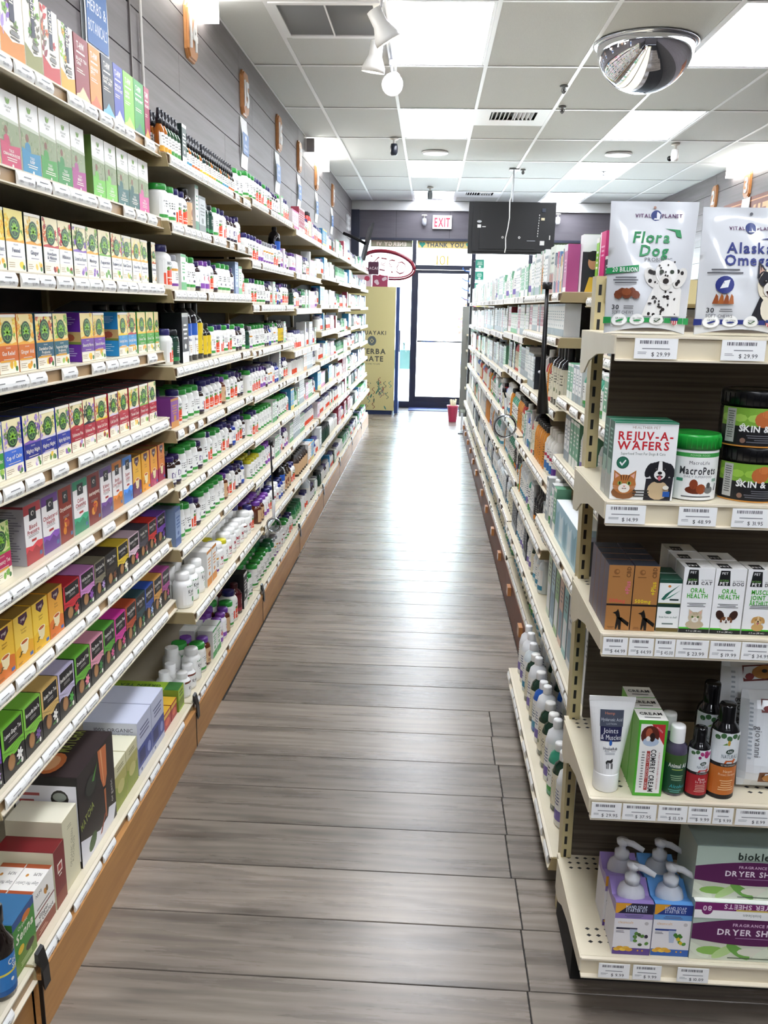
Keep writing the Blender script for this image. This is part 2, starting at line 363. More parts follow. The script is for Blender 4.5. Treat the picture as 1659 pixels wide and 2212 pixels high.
def f(b):
    b.lathe([(.20, 0, '#2f3f8f'), (.28, .10, '#2f3f8f'), (.35, .36, '#3550b5'), (.40, .42, '#6ea0d8'), (.40, .46, '#3550b5'), (.34, .46, '#3b3027'), (0, .43, '#3b3027')], 18)
pp = tag(quick('planter_pot', M_gloss, f, None, (1.03, 20.5, -.01)), 'blue glazed planter pot outside to the right of the door', 'planter')
leaves('flowering_shrub', 420, (1.03, 20.5, 1.30), (.42, .4, .62), ['#e0483e', '#f0745c', '#d8304a', '#8fae4a', '#e9b63c'], 'red flowering shrub growing in the blue pot outside', 'shrub', lambda t: t.tube([(1.03, 20.5, .47), (1.05, 20.5, .9), (1.0, 20.5, 1.4)], [.03, .025, .015], '#5a4632'), .07)
def f(b):
    b.box(-.16, .16, -.12, .12, 0, .56, '#e4e7ea'); b.box(-.17, .17, -.13, .13, .56, .86, '#6f8f84'); b.box(.05, .08, -.02, .02, .86, .95, '#7d8a88'); b.lathe([(.03, .95, '#7d8a88'), (.02, .98, '#7d8a88')], 8, (.065, 0, 0))
tag(quick('utility_box', M_metalp, f, None, (-.47, YB+.6, 0)), 'green and white utility box outside the left window pane', 'utility box')

# ---- ceiling fittings
# return grille
o = tag(bpy.data.objects.new('return_grille', None), 'square grey return-air grille in ceiling beside first aisle light', 'air vent'); COL.objects.link(o); o.location = (-.908, Y0, ZC)
def f(b):
    b.box(.012, .05, .012, .597, -.006, .02); b.box(.56, .597, .012, .597, -.006, .02); b.box(.05, .56, .012, .045, -.006, .02); b.box(.05, .56, .565, .61, -.006, .02); b.box(.302, .31, .045, .565, -.006, .012)
quick('frame', M_grid, f, o)
def f(b):
    for i in range(34): y = .048+i*.0152; b.prism([(y, .012), (y+.009, .000), (y+.011, .0015), (y+.002, .0135)], .05, .56, 'x', '#8d8f94')
o2 = quick('louvre', M_metalp, f, o); o2['kind'] = 'stuff'
quick('duct_back', M_joint, lambda b: b.box(.012, .597, .012, .6, .022, .025), o)
def diffuser(x, y, lab):
    o = tag(bpy.data.objects.new('supply_diffuser', None), lab, 'air vent', 'ceiling supply vents'); COL.objects.link(o); o.location = (x, y, ZC)
    def f(b):
        b.box(.012, .597, .012, .10, .002, .006); b.box(.012, .597, .40, .61, .002, .006); b.box(.012, .13, .10, .40, .002, .006); b.box(.50, .597, .10, .40, .002, .006); b.box(.315, .32, .10, .40, -.004, .006)
    quick('face_plate', M_grid, f, o)
    quick('duct_back', M_joint, lambda b: b.box(.012, .597, .012, .6, .028, .03), o)
    for i in range(11):
        x0 = .14+i*.033
        if i == 5: continue
        d = .018 if i < 5 else -.018
        quick('vane', M_grid, lambda b: b.prism([(x0, .0), (x0+.004, .0), (x0+.004+d, .026), (x0+d, .026)], .10, .40, 'y', '#eeeeee'), o)
diffuser(.311, Y0+2*TD, 'slatted air vent in ceiling between the dome mirror and aisle lights'); diffuser(.311, Y0+6*TD, 'slatted air vent in ceiling just above the hung monitor')
def speaker(x, y, lab):
    quick_ = MB(); quick_.lathe([(.135, 0, '#e6e6ea'), (.13, -.012, '#dcdce2'), (.11, -.016, '#d5d5dc'), (0, -.018, '#d5d5dc')], 24)
    tag(ob('ceiling_speaker', quick_.mesh('ceiling_speaker', M_metalp), None, (x, y, ZC)), lab, 'speaker')
speaker(.0, 9.22, 'round flush ceiling speaker after the second aisle light'); speaker(1.83, 9.2, 'round flush ceiling speaker on the right side'); speaker(.0, 13.0, 'round flush ceiling speaker by the back wall')
# dome mirror
dm = tag(bpy.data.objects.new('dome_mirror', None), 'large silver hemispherical security mirror under the ceiling', 'security mirror'); COL.objects.link(dm); dm.location = (1.215, 5.56, ZC)
b = MB(); b.lathe([(.280*math.cos(a), -.012-.255*math.sin(a), '#ffffff') for a in [i*PI/2/18 for i in range(19)]], 40, closed=False); ob('dome', b.mesh('dome', M_mirror), dm)
b = MB(); b.lathe([(.300, 0, '#c9ccd2'), (.302, -.008, '#c9ccd2'), (.288, -.016, '#c9ccd2'), (.278, -.012, '#c9ccd2')], 40, closed=False); ob('rim', b.mesh('rim', M_chrome), dm)
# track light
tr = tag(bpy.data.objects.new('track_light', None), 'white ceiling track with three bell spotlights left of nearest light', 'track light'); COL.objects.link(tr); tr.location = (-.285, 4.3, ZC)
quick('track', M_metalp, lambda b: (b.box(-.018, .018, 0, 1.75, -.045, -.001, '#dfe0e6'), b.box(-.006, .006, .05, 1.70, -.048, -.045, '#6d6f78')), tr)
def head(y, x, aim, lit, drop):
    rt = ob('spot_head', None, tr, (0, y, -.045))
    b = MB(); b.box(-.014, .014, -.03, .03, -.03, 0, '#e8e8ee'); b.tube([(0, 0, -.03), (0, 0, -.055), (x*.6, 0, -.075-drop)], .008, '#e0e0e6'); ob('stem', b.mesh('stem', M_metalp), rt)
    b = MB(); b.lathe([(.022, .0, '#f2f2f4'), (.036, -.004, '#f2f2f4'), (.037, -.075, '#f2f2f4'), (.048, -.10, '#f2f2f4'), (.064, -.135, '#f2f2f4'), (.066, -.16, '#f2f2f4'), (.062, -.158, '#ffffff'), (.044, -.10, '#ffffff')], 20, closed=False)
    o = ob('shade', b.mesh('shade', M_white), rt, (x, 0, -.07-drop)); o.rotation_euler = aim
    b = MB(); b.lathe([(.0, -.158, '#ffffff'), (.03, -.157, '#ffffff'), (.05, -.145, '#ffffff'), (.05, -.12, '#ffffff'), (.03, -.09, '#ffffff')], 14, closed=False); o = ob('bulb', b.mesh('bulb', M_bulb), rt, (x, 0, -.07-drop)); o.rotation_euler = aim
head(.30, -.04, (math.radians(12), math.radians(-30), 0), True, .0)
head(.80, -.05, (math.radians(8), math.radians(8), 0), False, .0)
head(1.45, .02, (math.radians(-62), math.radians(6), 0), True, .03)
# wall lamps
def wall_lamp(x, y0, y1, sgn, lab):
    o = tag(bpy.data.objects.new('wall_lamp', None), lab, 'wall lamp'); COL.objects.link(o); o.location = (x, y0, 2.93)
    a, c = (0.014, .09) if sgn > 0 else (-.09, -.014)
    quick('diffuser', M_wbox, lambda b: b.box(a, c, .02, y1-y0, 0, .115), o)
    quick('end_cap', M_metalp, lambda b: b.box(a-.0, c+.0, 0, .02, -.002, .118, '#8f8a8c'), o)
wall_lamp(XL, 3.6, 4.80, 1, 'white glowing box lamp high on left wall above plaque 14'); wall_lamp(XL, 8.5, 9.72, 1, 'white glowing box lamp high on left wall beyond plaque 17'); wall_lamp(XR, 8.65, 9.85, -1, 'white glowing box lamp high on right wall above plaque 3')
# cameras and sprinklers
def camera_dome(x, y, z, lab, col, hang=True):
    rt = tag(bpy.data.objects.new('security_camera', None), lab, 'camera'); COL.objects.link(rt); rt.location = (x, y, z)
    b = MB(); b.lathe([(.04, 0, '#d8d4cc'), (.04, -.012, '#d8d4cc'), (.012, -.018, '#d8d4cc'), (.012, -.05, '#d8d4cc')], 12); ob('mount', b.mesh('mount', M_metalp), rt)
    b = MB(); b.lathe([(.0, -.045, col), (.03, -.05, col), (.036, -.08, col), (.036, -.125, col), (.026, -.15, col), (0, -.152, col)], 14); o = ob('body', b.mesh('body', M_plas), rt); 
    b = MB(); b.lathe([(.0, -.1, '#0c0d12'), (.024, -.1, '#0c0d12'), (.024, -.112, '#0c0d12')], 12, ax='y'); ob('lens', b.mesh('lens', M_gloss), rt, (0, .07, -.1))
camera_dome(-.385, 8.5, ZC, 'black hanging dome camera left of the second aisle light', '#1b1f2a'); camera_dome(-.05, 11.78, ZC, 'grey hanging camera under the farthest aisle light', '#7f8488'); camera_dome(2.24, 8.64, ZC, 'white bullet camera near the right wall lamp', '#f0f0f0')
camera_dome(-.13, 13.28, 2.86, 'small grey camera beside the exit sign', '#9a9da4'); camera_dome(1.83, 13.25, 2.90, 'white camera under the back ceiling edge', '#f3f3f3'); camera_dome(1.35, 13.25, 2.90, 'dark camera behind the hung monitor', '#2a2c36')
def sprinkler(x, y, lab):
    b = MB(); b.lathe([(.03, 0, '#77797c'), (.028, -.006, '#77797c'), (.01, -.008, '#77797c'), (.009, -.03, '#77797c'), (.016, -.034, '#77797c'), (.016, -.038, '#77797c'), (.006, -.05, '#77797c')], 12)
    for s_ in (-.013, .013): b.tube([(s_, 0, -.012), (s_*1.3, 0, -.03), (s_*.5, 0, -.046)], .0022, '#66686c', 5)
    tag(ob('fire_sprinkler', b.mesh('fire_sprinkler', M_metalp), None, (x, y, ZC)), lab, 'sprinkler')
sprinkler(.972, 7.18, 'dark sprinkler head beside the first supply vent'); sprinkler(.996, 10.28, 'sprinkler head above the hung monitor'); sprinkler(.889, 6.55, 'small metal hook on a ceiling grid bar'); sprinkler(1.9, 10.3, 'small sprinkler at the second right-hand light')
# exit sign
ex = tag(bpy.data.objects.new('exit_sign', None), 'white exit sign with red letters over the door', 'sign'); COL.objects.link(ex); ex.location = (.137, YB-.001, 2.765)
quick('housing', M_white, lambda b: b.box(-.14, .14, -.045, 0, -.095, .095), ex)
b = MB(FRONT(0, -.0455, 0)); b.rect(-.132, -.087, .132, .087, '#b9aeb6'); b.text('EXIT', 0, 0, .13, '#d8203a', .23, True, sx=.85); ob('face', b.mesh('face', M_exit), ex)
# hung monitor seen from behind
mo = tag(bpy.data.objects.new('hung_monitor', None), 'black flat screen hung from ceiling, back facing the aisle', 'monitor'); COL.objects.link(mo); mo.location = (.893, 10.2, 2.417); mo.scale = (1.342, 1.342, 1.342)
def f(b):
    b.box(-.365, .365, -.005, .012, -.21, .213, '#0f1420'); b.box(-.33, .33, -.03, -.005, -.19, .19, '#141a28'); b.prism([(-.19, -.035), (.19, -.035), (.165, -.055), (-.165, -.055)], -.27, .20, 'x', '#121826') if 0 else b.box(-.27, .2, -.042, -.03, -.17, .15, '#151c2b')
quick('casing', M_black, f, mo)
b = MB(FRONT(0, -.0425, 0))
for x, y in ((-.075, -.075), (.065, -.075)): b.disc(x, y, .010, .010, '#d9d9d9'); b.disc(x, y, .005, .005, '#555555')
b.rect(-.29, .0, -.26, .026, '#e8e8e8'); b.rect(-.25, .005, -.22, .012, '#cfcfcf'); b.disc(-.275, .05, .02, .01, '#b9bcc2'); b.rect(.24, .065, .27, .085, '#e2d9b9'); b.rect(.24, -.135, .277, -.10, '#e6e6e6'); b.rect(.245, .13, .275, .16, '#3a4152')
for i in range(9): b.rect(.222-.001*i, .10-i*.021, .228-.001*i, .112-i*.021, '#dcdcdc', True)
b.rect(.13, -.103, .20, -.098, '#a9adb5'); b.rect(.315, -.09, .324, -.055, '#cfcfcf')
ob('back_labels', b.mesh('back_labels', M_card), mo)
quick('ceiling_pole', M_metalp, lambda b: (b.tube([(0, .03, .474), (0, .03, -.05)], .005, '#c9cbd0'), b.box(-.04, .04, -.01, .07, .467, .4745, '#8a8c90'), b.box(-.08, .08, .012, .03, -.1, .1, '#30333a')), mo)
quick('power_cord', M_white, lambda b: b.tube([(-.004, .02, .472), (-.02, -.03, .24), (-.03, -.05, .22), (-.026, -.055, .08), (-.035, -.055, 0), (-.05, -.055, -.08), (-.045, -.052, -.16), (-.052, -.05, -.20)], .0045, '#efece2', 6), mo)
# wall television seen edge-on in the far left corner
tv = tag(bpy.data.objects.new('wall_television', None), 'tilted television on a wall arm above the drinks cooler', 'television'); COL.objects.link(tv); tv.location = (-.86, 11.8, 2.33); tv.rotation_euler = (0, math.radians(14), math.radians(8))
quick('casing', M_black, lambda b: b.box(-.03, .0, -.42, .42, -.24, .24, '#0d1018'), tv); b = MB(flat((.0005, -.40, -.22), (0, 1, 0), (0, 0, 1), (1, 0, 0))); b.rect(0, 0, .8, .44, '#26303a'); b.rect(.05, .05, .75, .12, '#c9d2da'); b.rect(.05, .16, .6, .2, '#5d7fa6'); ob('screen', b.mesh('screen', M_gloss), tv)
quick('wall_arm', M_black, lambda b: b.tube([(-.03, 0, 0), (-.2, .05, .04), (-.345, .1, .06)], .02, '#15171c'), tv)
# banners on the glass
def banner(name, x0, x1, z0, z1, txt, bgc, tc, mir, lab, hearts=False):
    b = MB(flat(((x0+x1)/2, YB+.044, (z0+z1)/2), (1, 0, 0), (0, 0, 1), (0, -1, 0))); h = z1-z0; b.fn0 = None
    b.box(x0, x1, YB+.0445, YB+.045, z0, z1, bgc)
    if txt: b.text(txt, 0, 0, h*.62, tc, (x1-x0)*(.68 if hearts else .86), True, mir=mir)
    if hearts:
        for u in (-.34, .36):
            for d in (-.02, .02): b.disc(u+d, .012, .024, .024, '#2f8f7d')
            b.poly([(u-.042, .008), (u, -.048), (u+.042, .008)], '#2f8f7d')
    tag(ob(name, b.mesh(name, M_paper)), lab, 'banner')
banner('window_banner', -.22, .60, 2.395, 2.50, 'THANK YOU', '#d3bf7a', '#3c4658', False, 'tan thank-you banner with green hearts over the door', True)
banner('window_banner', -.93, -.30, 2.405, 2.50, 'ENERGY VI', '#8f937a', '#e9e4d6', True, 'olive banner with reversed lettering in left window')
banner('window_banner', 1.0, 2.6, 2.40, 2.50, 'HAPPY HEALTHY', '#8da07e', '#eef2e6', True, 'green banner with reversed lettering in right window')
b = MB(flat((.16, YB+.044, 2.23), (1, 0, 0), (0, 0, 1), (0, -1, 0))); b.text('101', 0, 0, .15, '#c9a93a', .26, sx=1, mir=True); tag(ob('street_number', b.mesh('street_number', M_paper)), 'gold street number on the transom glass', 'number')
# neon sign
ns = tag(bpy.data.objects.new('neon_sign', None), 'oval open sign hung in left window, seen from behind', 'sign'); COL.objects.link(ns); ns.location = (-.66, YB-.06, 2.14); ns.rotation_euler = (0, math.radians(10), 0)
def f(b):
    pts = [(.40*math.cos(t), 0, .19*math.sin(t)) for t in [i*2*PI/36 for i in range(37)]]; b.tube(pts, .030, '#7a1426', 8)
quick('frame', M_plas, f, ns); quick('oval_tube', M_neon, lambda b: b.tube([(.40*math.cos(t), -.018, .19*math.sin(t)) for t in [i*2*PI/36 for i in range(37)]], .011, '#fff0ee', 8), ns)
b = MB(FRONT(0, 0, 0)); b.text('OPEN', 0, 0, .19, '#6a1a2a', .56, True, mir=True); b.L += 60; b.text('OPEN', 0, 0, .165, '#fff0ee', .55, False, mir=True); ob('letters', b.mesh('letters', M_neon), ns)
# plaques, aisle signs and the carved sign
NW = {'14': 'fourteen', '15': 'fifteen', '16': 'sixteen', '17': 'seventeen', '18': 'eighteen', '19': 'nineteen', '1': 'one', '2': 'two', '3': 'three'}
PQ = [(-1, 4.49, '14'), (-1, 5.715, '15'), (-1, 6.955, '16'), (-1, 8.0, '17'), (-1, 9.18, '18'), (-1, 10.67, '19'), (1, 10.38, '2'), (1, 9.34, '3'), (1, 11.9, '1')]
for sd, y, n in PQ:
    o = tag(bpy.data.objects.new('number_plaque', None), f'octagonal wooden plaque with white number {NW[n]} on the {"left" if sd < 0 else "right"} wall', 'plaque', 'aisle number plaques'); COL.objects.link(o)
    o.location = (XL+.013 if sd < 0 else XR-.013, y, 2.802); o.rotation_euler = (0, 0, LEFT if sd < 0 else RIGHT)
    def oc(w, h, k): return [(-w+k, -h), (w-k, -h), (w, -h+k), (w, h-k), (w-k, h), (-w+k, h), (-w, h-k), (-w, -h+k)]
    quick('wood_base', M_wood, lambda b: (b.prism(oc(.088, .128, .035), -.012, 0, 'y', '#ffffff'), b.prism(oc(.078, .118, .031), -.022, -.012, 'y', '#ffffff')), o)
    b = MB(FRONT(0, -.0222, 0)); b.text(n, 0, 0, .15, '#f7f4ee', .125, True); 
    b.raw([(x, y2-.006, z) for x, y2, z in b.v], b.f, '#f7f4ee'); ob('numeral', b.mesh('numeral', M_white), o)
def wsign(sd, y, z0, z1, w, txts, lab, p0=.28, p1=.70):
    o = tag(bpy.data.objects.new('aisle_sign', None), lab, 'sign', 'blue aisle signs'); COL.objects.link(o); o.location = (XL+.013 if sd < 0 else XR-(.048 if y < 10 else .013), y, z0); o.rotation_euler = (0, 0, LEFT if sd < 0 else RIGHT)
    h = z1-z0; b = MB()
    n = 8; pr = [(-.004-.012*math.sin(i/n*PI)**2, h*i/n) for i in range(n+1)]
    for i in range(n): b.face([(-w/2, pr[i][0], pr[i][1]), (w/2, pr[i][0], pr[i][1]), (w/2, pr[i+1][0], pr[i+1][1]), (-w/2, pr[i+1][0], pr[i+1][1])], '#f6f8fa')
    b.box(-w/2, w/2, -.0035, -.001, 0, h, '#e9edf0'); ob('paper', b.mesh('paper', M_paper), o)
    b = MB(FRONT(0, -.0175, 0)); b.rect(-w*.45, h*p0, w*.45, h*p1, '#2f66a8'); q = h*(p1-p0); b.disc(0, h*p0+q*.78, w*.10, q*.12, '#e8eef5')
    for i, t in enumerate(txts): b.text(t, 0, h*p0+q*(.42-i*.22), q*.13, '#e8eef5', w*.8)
    ob('printed_panel', b.mesh('printed_panel', M_card), o)
wsign(-1, 3.23, 2.10, 2.84, .215, ['HERBS &', 'BOTANICALS'], 'blue and white herbs and botanicals sign above the tea boxes', .39, .80)
for y, t, lb in ((5.70, ['HERBAL', 'EXTRACTS'], '15'), (6.90, ['CLEANSE'], '16'), (8.0, ['VITAMINS'], '17'), (9.2, ['MINERALS'], '18'), (10.6, ['OMEGAS'], '19')): wsign(-1, y, 2.36, 2.655, .19, t, f'blue and white aisle sign on left wall below plaque {NW[lb]}')
wsign(1, 9.25, 2.25, 2.66, .22, ['VITAMINS'], 'blue and white aisle sign hung over the carved wooden sign'); wsign(1, 10.3, 2.2, 2.62, .22, ['BABY'], 'blue and white aisle sign on right wall below plaque 2')
o = tag(bpy.data.objects.new('carved_sign', None), 'long reddish carved wooden sign on right wall below plaque 3', 'sign'); COL.objects.link(o); o.location = (XR-.013, 8.2, 2.46); o.rotation_euler = (0, 0, RIGHT)
quick('board', M_sign, lambda b: b.box(-1.75, 1.75, -.03, 0, -.20, .20), o)
b = MB(FRONT(0, -.0305, 0))
for v in (-.165, .155): b.rect(-1.7, v, 1.7, v+.012, '#c98a55')
b.text('VITAMINS', 0, 0, .24, '#d79a60', 3.1, True, sx=1.3); ob('carved_letters', b.mesh('carved_letters', M_card), o)
b = MB(FRONT(0, -.003, 0)); b.text('WELLNESS', 0, 0, .20, '#f2f0ea', .5, True, sx=.6); b.raw([(x, y2-.02, z) for x, y2, z in b.v], b.f, '#f2f0ea'); tag(ob('letter_sign', b.mesh('letter_sign', M_white), None, (XL+.013, 12.6, 2.68), LEFT), 'white raised lettering on left wall near the back corner', 'sign')
# conduit and its thin wire
def f(b): b.tube([(0, 0, 1.99), (0, 0, 3.05)], .0065, '#d8d4cf', 8)
tag(quick('wall_conduit', M_metalp, f, None, (XL+.022, 3.735, 0)), 'thin pale conduit running up left wall past the herbs sign', 'conduit')
tag(quick('wall_channel', M_metalp, lambda b: b.box(0, .006, -.006, .006, 2.0, 3.05, '#6b6563'), None, (XL+.0125, 3.62, 0)), 'grey cable strip on left wall beside the pale conduit', 'conduit')

# ================================================================== SHELVING
PR = ['$ 5.99', '$ 6.99', '$ 7.99', '$ 4.99', '$ 9.49']
def tag_mesh(w, i, h=.030):
    def mk():
        b = MB(); n = 5; pr = [(-.0055*math.sin(PI*k/n)-.0015, -h*k/n) for k in range(n+1)]
        for k in range(n):
            b.face([(0, pr[k+1][0], pr[k+1][1]), (w, pr[k+1][0], pr[k+1][1]), (w, pr[k][0], pr[k][1]), (0, pr[k][0], pr[k][1])], '#fbfbf8')
        for x in (0, w): b.face([(x, y, z) for y, z in pr], '#f3f2ec')
        b.fn = flat((0, -.0073, -h*.5), (1, 0, 0), (0, 0, 1), (0, -1, 0)); b.lines(w*.25, w*.75, h*.10, h*.24, 1, '#77777a')
        b.lines(w*.08, w*.34, -h*.22, -h*.06, 2, '#8c8a8a', 'l'); b.text(PR[i], w*.66, -h*.16, h*.20, '#2f2f33', w*.5)
        return b.mesh('price_tag', M_paper)
    return cache(('tag', round(w, 3), i, h), mk)
def tag_flat(w, txt, code=0):
    def mk():
        b = MB(); b.box(0, w, -.0012, 0, -.036, 0, '#fdfdfb'); b.fn = flat((0, -.0013, -.018), (1, 0, 0), (0, 0, 1), (0, -1, 0)); x = w*.12
        while x < w*.78: q = R.choice((.0007, .0013, .002)); b.rect(x, .0085, x+q, .0145, '#4b4b52', True); x += q+R.choice((.0008, .0014))
        b.lines(w*.14, w*.86, -.002, .002, 1, '#8c8c90'); b.lines(w*.08, w*.34, -.010, -.005, 2, '#98989c', 'l'); b.text(txt, w*.62, -.0095, .0075, '#2a2a2e', w*.6)
        return b.mesh('price_tag', M_paper)
    return cache(('ft', round(w, 3), txt, code), mk)
def rail_mesh(W, h):
    def mk():
        b = MB(); b.prism([(.008, .0), (.008, -.005), (-.001, -.004), (-.001, 0)], .004, W-.004, 'x', '#e6dcc6'); b.prism([(.008, -.005), (.008, -h+.004), (.004, -h+.004), (.004, -.005)], .004, W-.004, 'x', '#a88a64' if h < .04 else '#e2d6bb'); b.prism([(.008, -h+.004), (.008, -h), (-.006, -h), (-.006, -h+.003), (.004, -h+.004)], .004, W-.004, 'x', '#e6dcc6'); return b.mesh('price_rail', M_rail)  # low rail: channel back painted darker tan, shading between tags put into the colour
    return cache(('rail', W, h), mk)
def shelf_mesh(W, d, fl, big=False):
    def mk():
        b = MB(); b.box(.004, W-.004, -d+.008, -.012, -.016, 0); b.box(.004, W-.004, -d+.01, -d+.022, -fl, -.016); return b.mesh('shelf', M_steel)
    return cache(('sh', W, round(d, 3), fl, big), mk)
def flange_mesh(W, d, fl, big):
    def mk():
        b = MB(); p = [(-d+.004, -.002), (-d-.004, -fl-.012), (-d+.05, -fl-.012), (-.10, -fl-.012), (-.02, -fl-.05 if not big else -fl-.11), (-.012, -fl-.05 if not big else -fl-.11), (-.012, -.002)]
        if big: p = [(-d+.001, -.001), (-d+.001, -fl-.004), (-d+.05, -fl-.006), (-d+.16, -fl-.012), (-d+.24, -fl-.03), (-d+.29, -fl-.058), (-.05, -fl-.062), (-.036, -fl-.05), (-.036, -.001)]
        b.prism(p, 0, .0035, 'x', '#ffffff')
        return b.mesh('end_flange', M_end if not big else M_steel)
    return cache(('fg', W, round(d, 3), fl, big), mk)
class Bay: pass
def bay(name, label, loc, rot, shelves, base, W=TD, H=2.03, tags='each', tw=.085, back=None, kick=None, group=None, fl=.03, rh=.034, big=False, xoff=None, uprights=True, gaps=.25):
    r = tag(bpy.data.objects.new(name, None), label, 'shelving', group); COL.objects.link(r); r.location = loc; r.rotation_euler = (0, 0, rot)
    B = Bay(); B.r = r; B.rot = rot; B.W = W; B.M = Matrix.Translation(loc) @ Matrix.Rotation(rot, 4, 'Z'); B.sh = shelves; B.base = base
    quick('back_panel', back or M_peg, lambda b: b.box(.002, W-.002, -.012, -.002, .02, H-.01), r)
    if uprights:
        for x in (.001, W-.021): quick('upright', M_upr, lambda b: b.box(x, x+.02, -.03, -.0125, 0, H), r)
    al = list(shelves)+[base]
    for i, (z, d) in enumerate(al):
        dx = xoff[i] if xoff else 0
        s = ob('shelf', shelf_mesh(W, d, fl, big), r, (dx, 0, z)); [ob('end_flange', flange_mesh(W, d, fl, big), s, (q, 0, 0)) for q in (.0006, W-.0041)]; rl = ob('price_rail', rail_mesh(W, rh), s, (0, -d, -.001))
        if tags == 'each' or tags == 'joined':
            x = .02; b = MB()
            while x < W-.05:
                wd = tw*R.choice((.8, .95, 1.0, 1.05))
                if x+wd > W-.01: break
                if tags == 'each': ob('price_tag', tag_mesh(tw*.95, R.randrange(5)), s, (x, -d-.0005, -.0045))
                else: b.box(x, x+wd, -d-.006, -d, -.033, -.005, '#fbfbf8'); b.box(x+wd, x+wd+.006, -d-.004, -d, -.033, -.005, '#3f2f28')  # dark brown strip paints the shadow gap beside each tag
                x += wd+(R.uniform(.004, .014) if R.random() > gaps else R.uniform(.03, .10))
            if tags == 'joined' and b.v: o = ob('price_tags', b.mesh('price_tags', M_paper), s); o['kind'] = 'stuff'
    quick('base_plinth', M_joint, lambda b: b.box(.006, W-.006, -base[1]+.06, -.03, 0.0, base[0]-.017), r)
    if kick:
        d, h, M = kick
        ob('kick_board', cache(('kick', d, h, M.name), lambda: (lambda b: (b.box(.0015, W-.0015, -d, -d+.019, 0, h), b.mesh('kick_board', M))[1])(MB())), r)
    return B
def at(B, x, df, z): return B.M @ Vector((x, -df, z))

LZ = dict(A=[(1.985, .400), (1.78, .398), (1.583, .401), (1.38, .387), (1.17, .397), (.967, .401), (.765, .387), (.55, .393)],
 B=[(1.967, .42), (1.771, .42), (1.568, .42), (1.328, .418), (1.125, .414), (.926, .414), (.723, .414), (.502, .454)],
 C=[(1.985, .422), (1.721, .418), (1.527, .42), (1.317, .414), (1.112, .418), (.905, .417), (.703, .417), (.49, .458)],
 D=[(1.959, .43), (1.714, .43), (1.508, .43), (1.255, .418), (1.10, .416), (.896, .413), (.697, .406), (.484, .458)],
 E=[(1.96, .42), (1.751, .43), (1.536, .42), (1.338, .428), (1.12, .42), (.91, .42), (.70, .42), (.49, .45)],
 F=[(1.965, .42), (1.74, .42), (1.51, .42), (1.29, .42), (1.09, .42), (.89, .42), (.69, .42), (.48, .45)],
 G=[(1.955, .42), (1.75, .42), (1.53, .42), (1.32, .42), (1.12, .42), (.90, .42), (.70, .42), (.49, .45)],
 H=[(1.96, .42), (1.73, .42), (1.52, .42), (1.30, .42), (1.10, .42), (.90, .42), (.69, .42), (.48, .45)])
BN = dict(A='tea bay', B='bay beside teas', C='second bay past teas', D='third bay past teas', E='fourth bay past teas', F='fifth bay past teas', G='sixth bay past teas', H='bay by cooler')
LB = {}
for i, k in enumerate('ABCDEFGH'):
    LB[k] = bay('shelf_bay', {'A': 'left wall shelving bay full of tea boxes, nearest the viewer', 'H': 'last left wall shelving bay beside the yellow drinks cooler'}.get(k, f'left wall shelving bay of supplements, {BN[k]}'), (XL, 1.47+TD*i, 0), LEFT, LZ[k], (.166, .436),
        tags='each' if k in 'ABC' else 'joined', tw={'A': .085, 'B': .062, 'C': .06}.get(k, .06), kick=(.447, .14, M_kick), group=None, gaps=.22 if k == 'A' else .12)
    quick('corner_clip', M_black, lambda b: (b.prism([(-.4535, .105), (-.452, .150), (-.444, .192), (-.437, .196), (-.4365, .174), (-.448, .160), (-.4485, .12)], .001, .030, 'x', '#0b0b0c'), b.box(.001, .0035, -.4485, -.44, .0, .13, '#0b0b0c')), LB[k].r)
L0 = bay('shelf_bay', 'left wall shelving base at the lower left corner, before the teas', (XL, 1.47-TD, 0), LEFT, [], (.166, .436), tags='each', tw=.085, kick=(.425, .105, M_kick))

# right-hand run, back to back with its far side
RX = .86
RZ = [[(1.575, .295), (1.385, .30), (1.22, .378), (1.0, .378), (.767, .428), (.433, .424), (.125, .500)],
 [(1.592, .388), (1.429, .386), (1.16, .383), (.877, .394), (.618, .402), (.425, .42), (.225, .402)],
 [(1.592, .388), (1.39, .38), (1.177, .37), (.885, .378), (.63, .372), (.43, .41), (.225, .402)]]
for k in range(4): RZ.append([(1.59, .388), (1.37-.01*k, .38), (1.13-.012*k, .38), (.88, .385), (.63, .385), (.43, .41), (.225, .402)])
RB = []; RN = ['bay behind end display', 'second gondola bay', 'third gondola bay', 'fourth gondola bay', 'fifth gondola bay', 'sixth gondola bay', 'far gondola bay']
for i in range(7):
    s = RZ[i]; yo = 3.2+TD*i
    B = bay('gondola_bay', f'low right-hand gondola shelving, {RN[i]}', (RX, yo, 0), RIGHT, s[:-1], s[-1], H=1.64, tags='each' if i < 2 else 'joined', tw=.075, kick=None if i == 0 else (.410, .185, M_kickr), gaps=.2, fl=.026)
    RB.append(B)
    if i:
        for q in range(2): quick('wood_block', M_wood, lambda b: b.box(.22+q*.55+.05*i % .2, .28+q*.55+.05*i % .2, -.428, -.4105, .12, .165), B.r)
    # the other face of the gondola, turned to the next aisle
    quick('rear_shelves', M_steel, lambda b: [b.box(.004, TD-.004, .004, .36, z-.02, z) for z, _ in s], B.r)
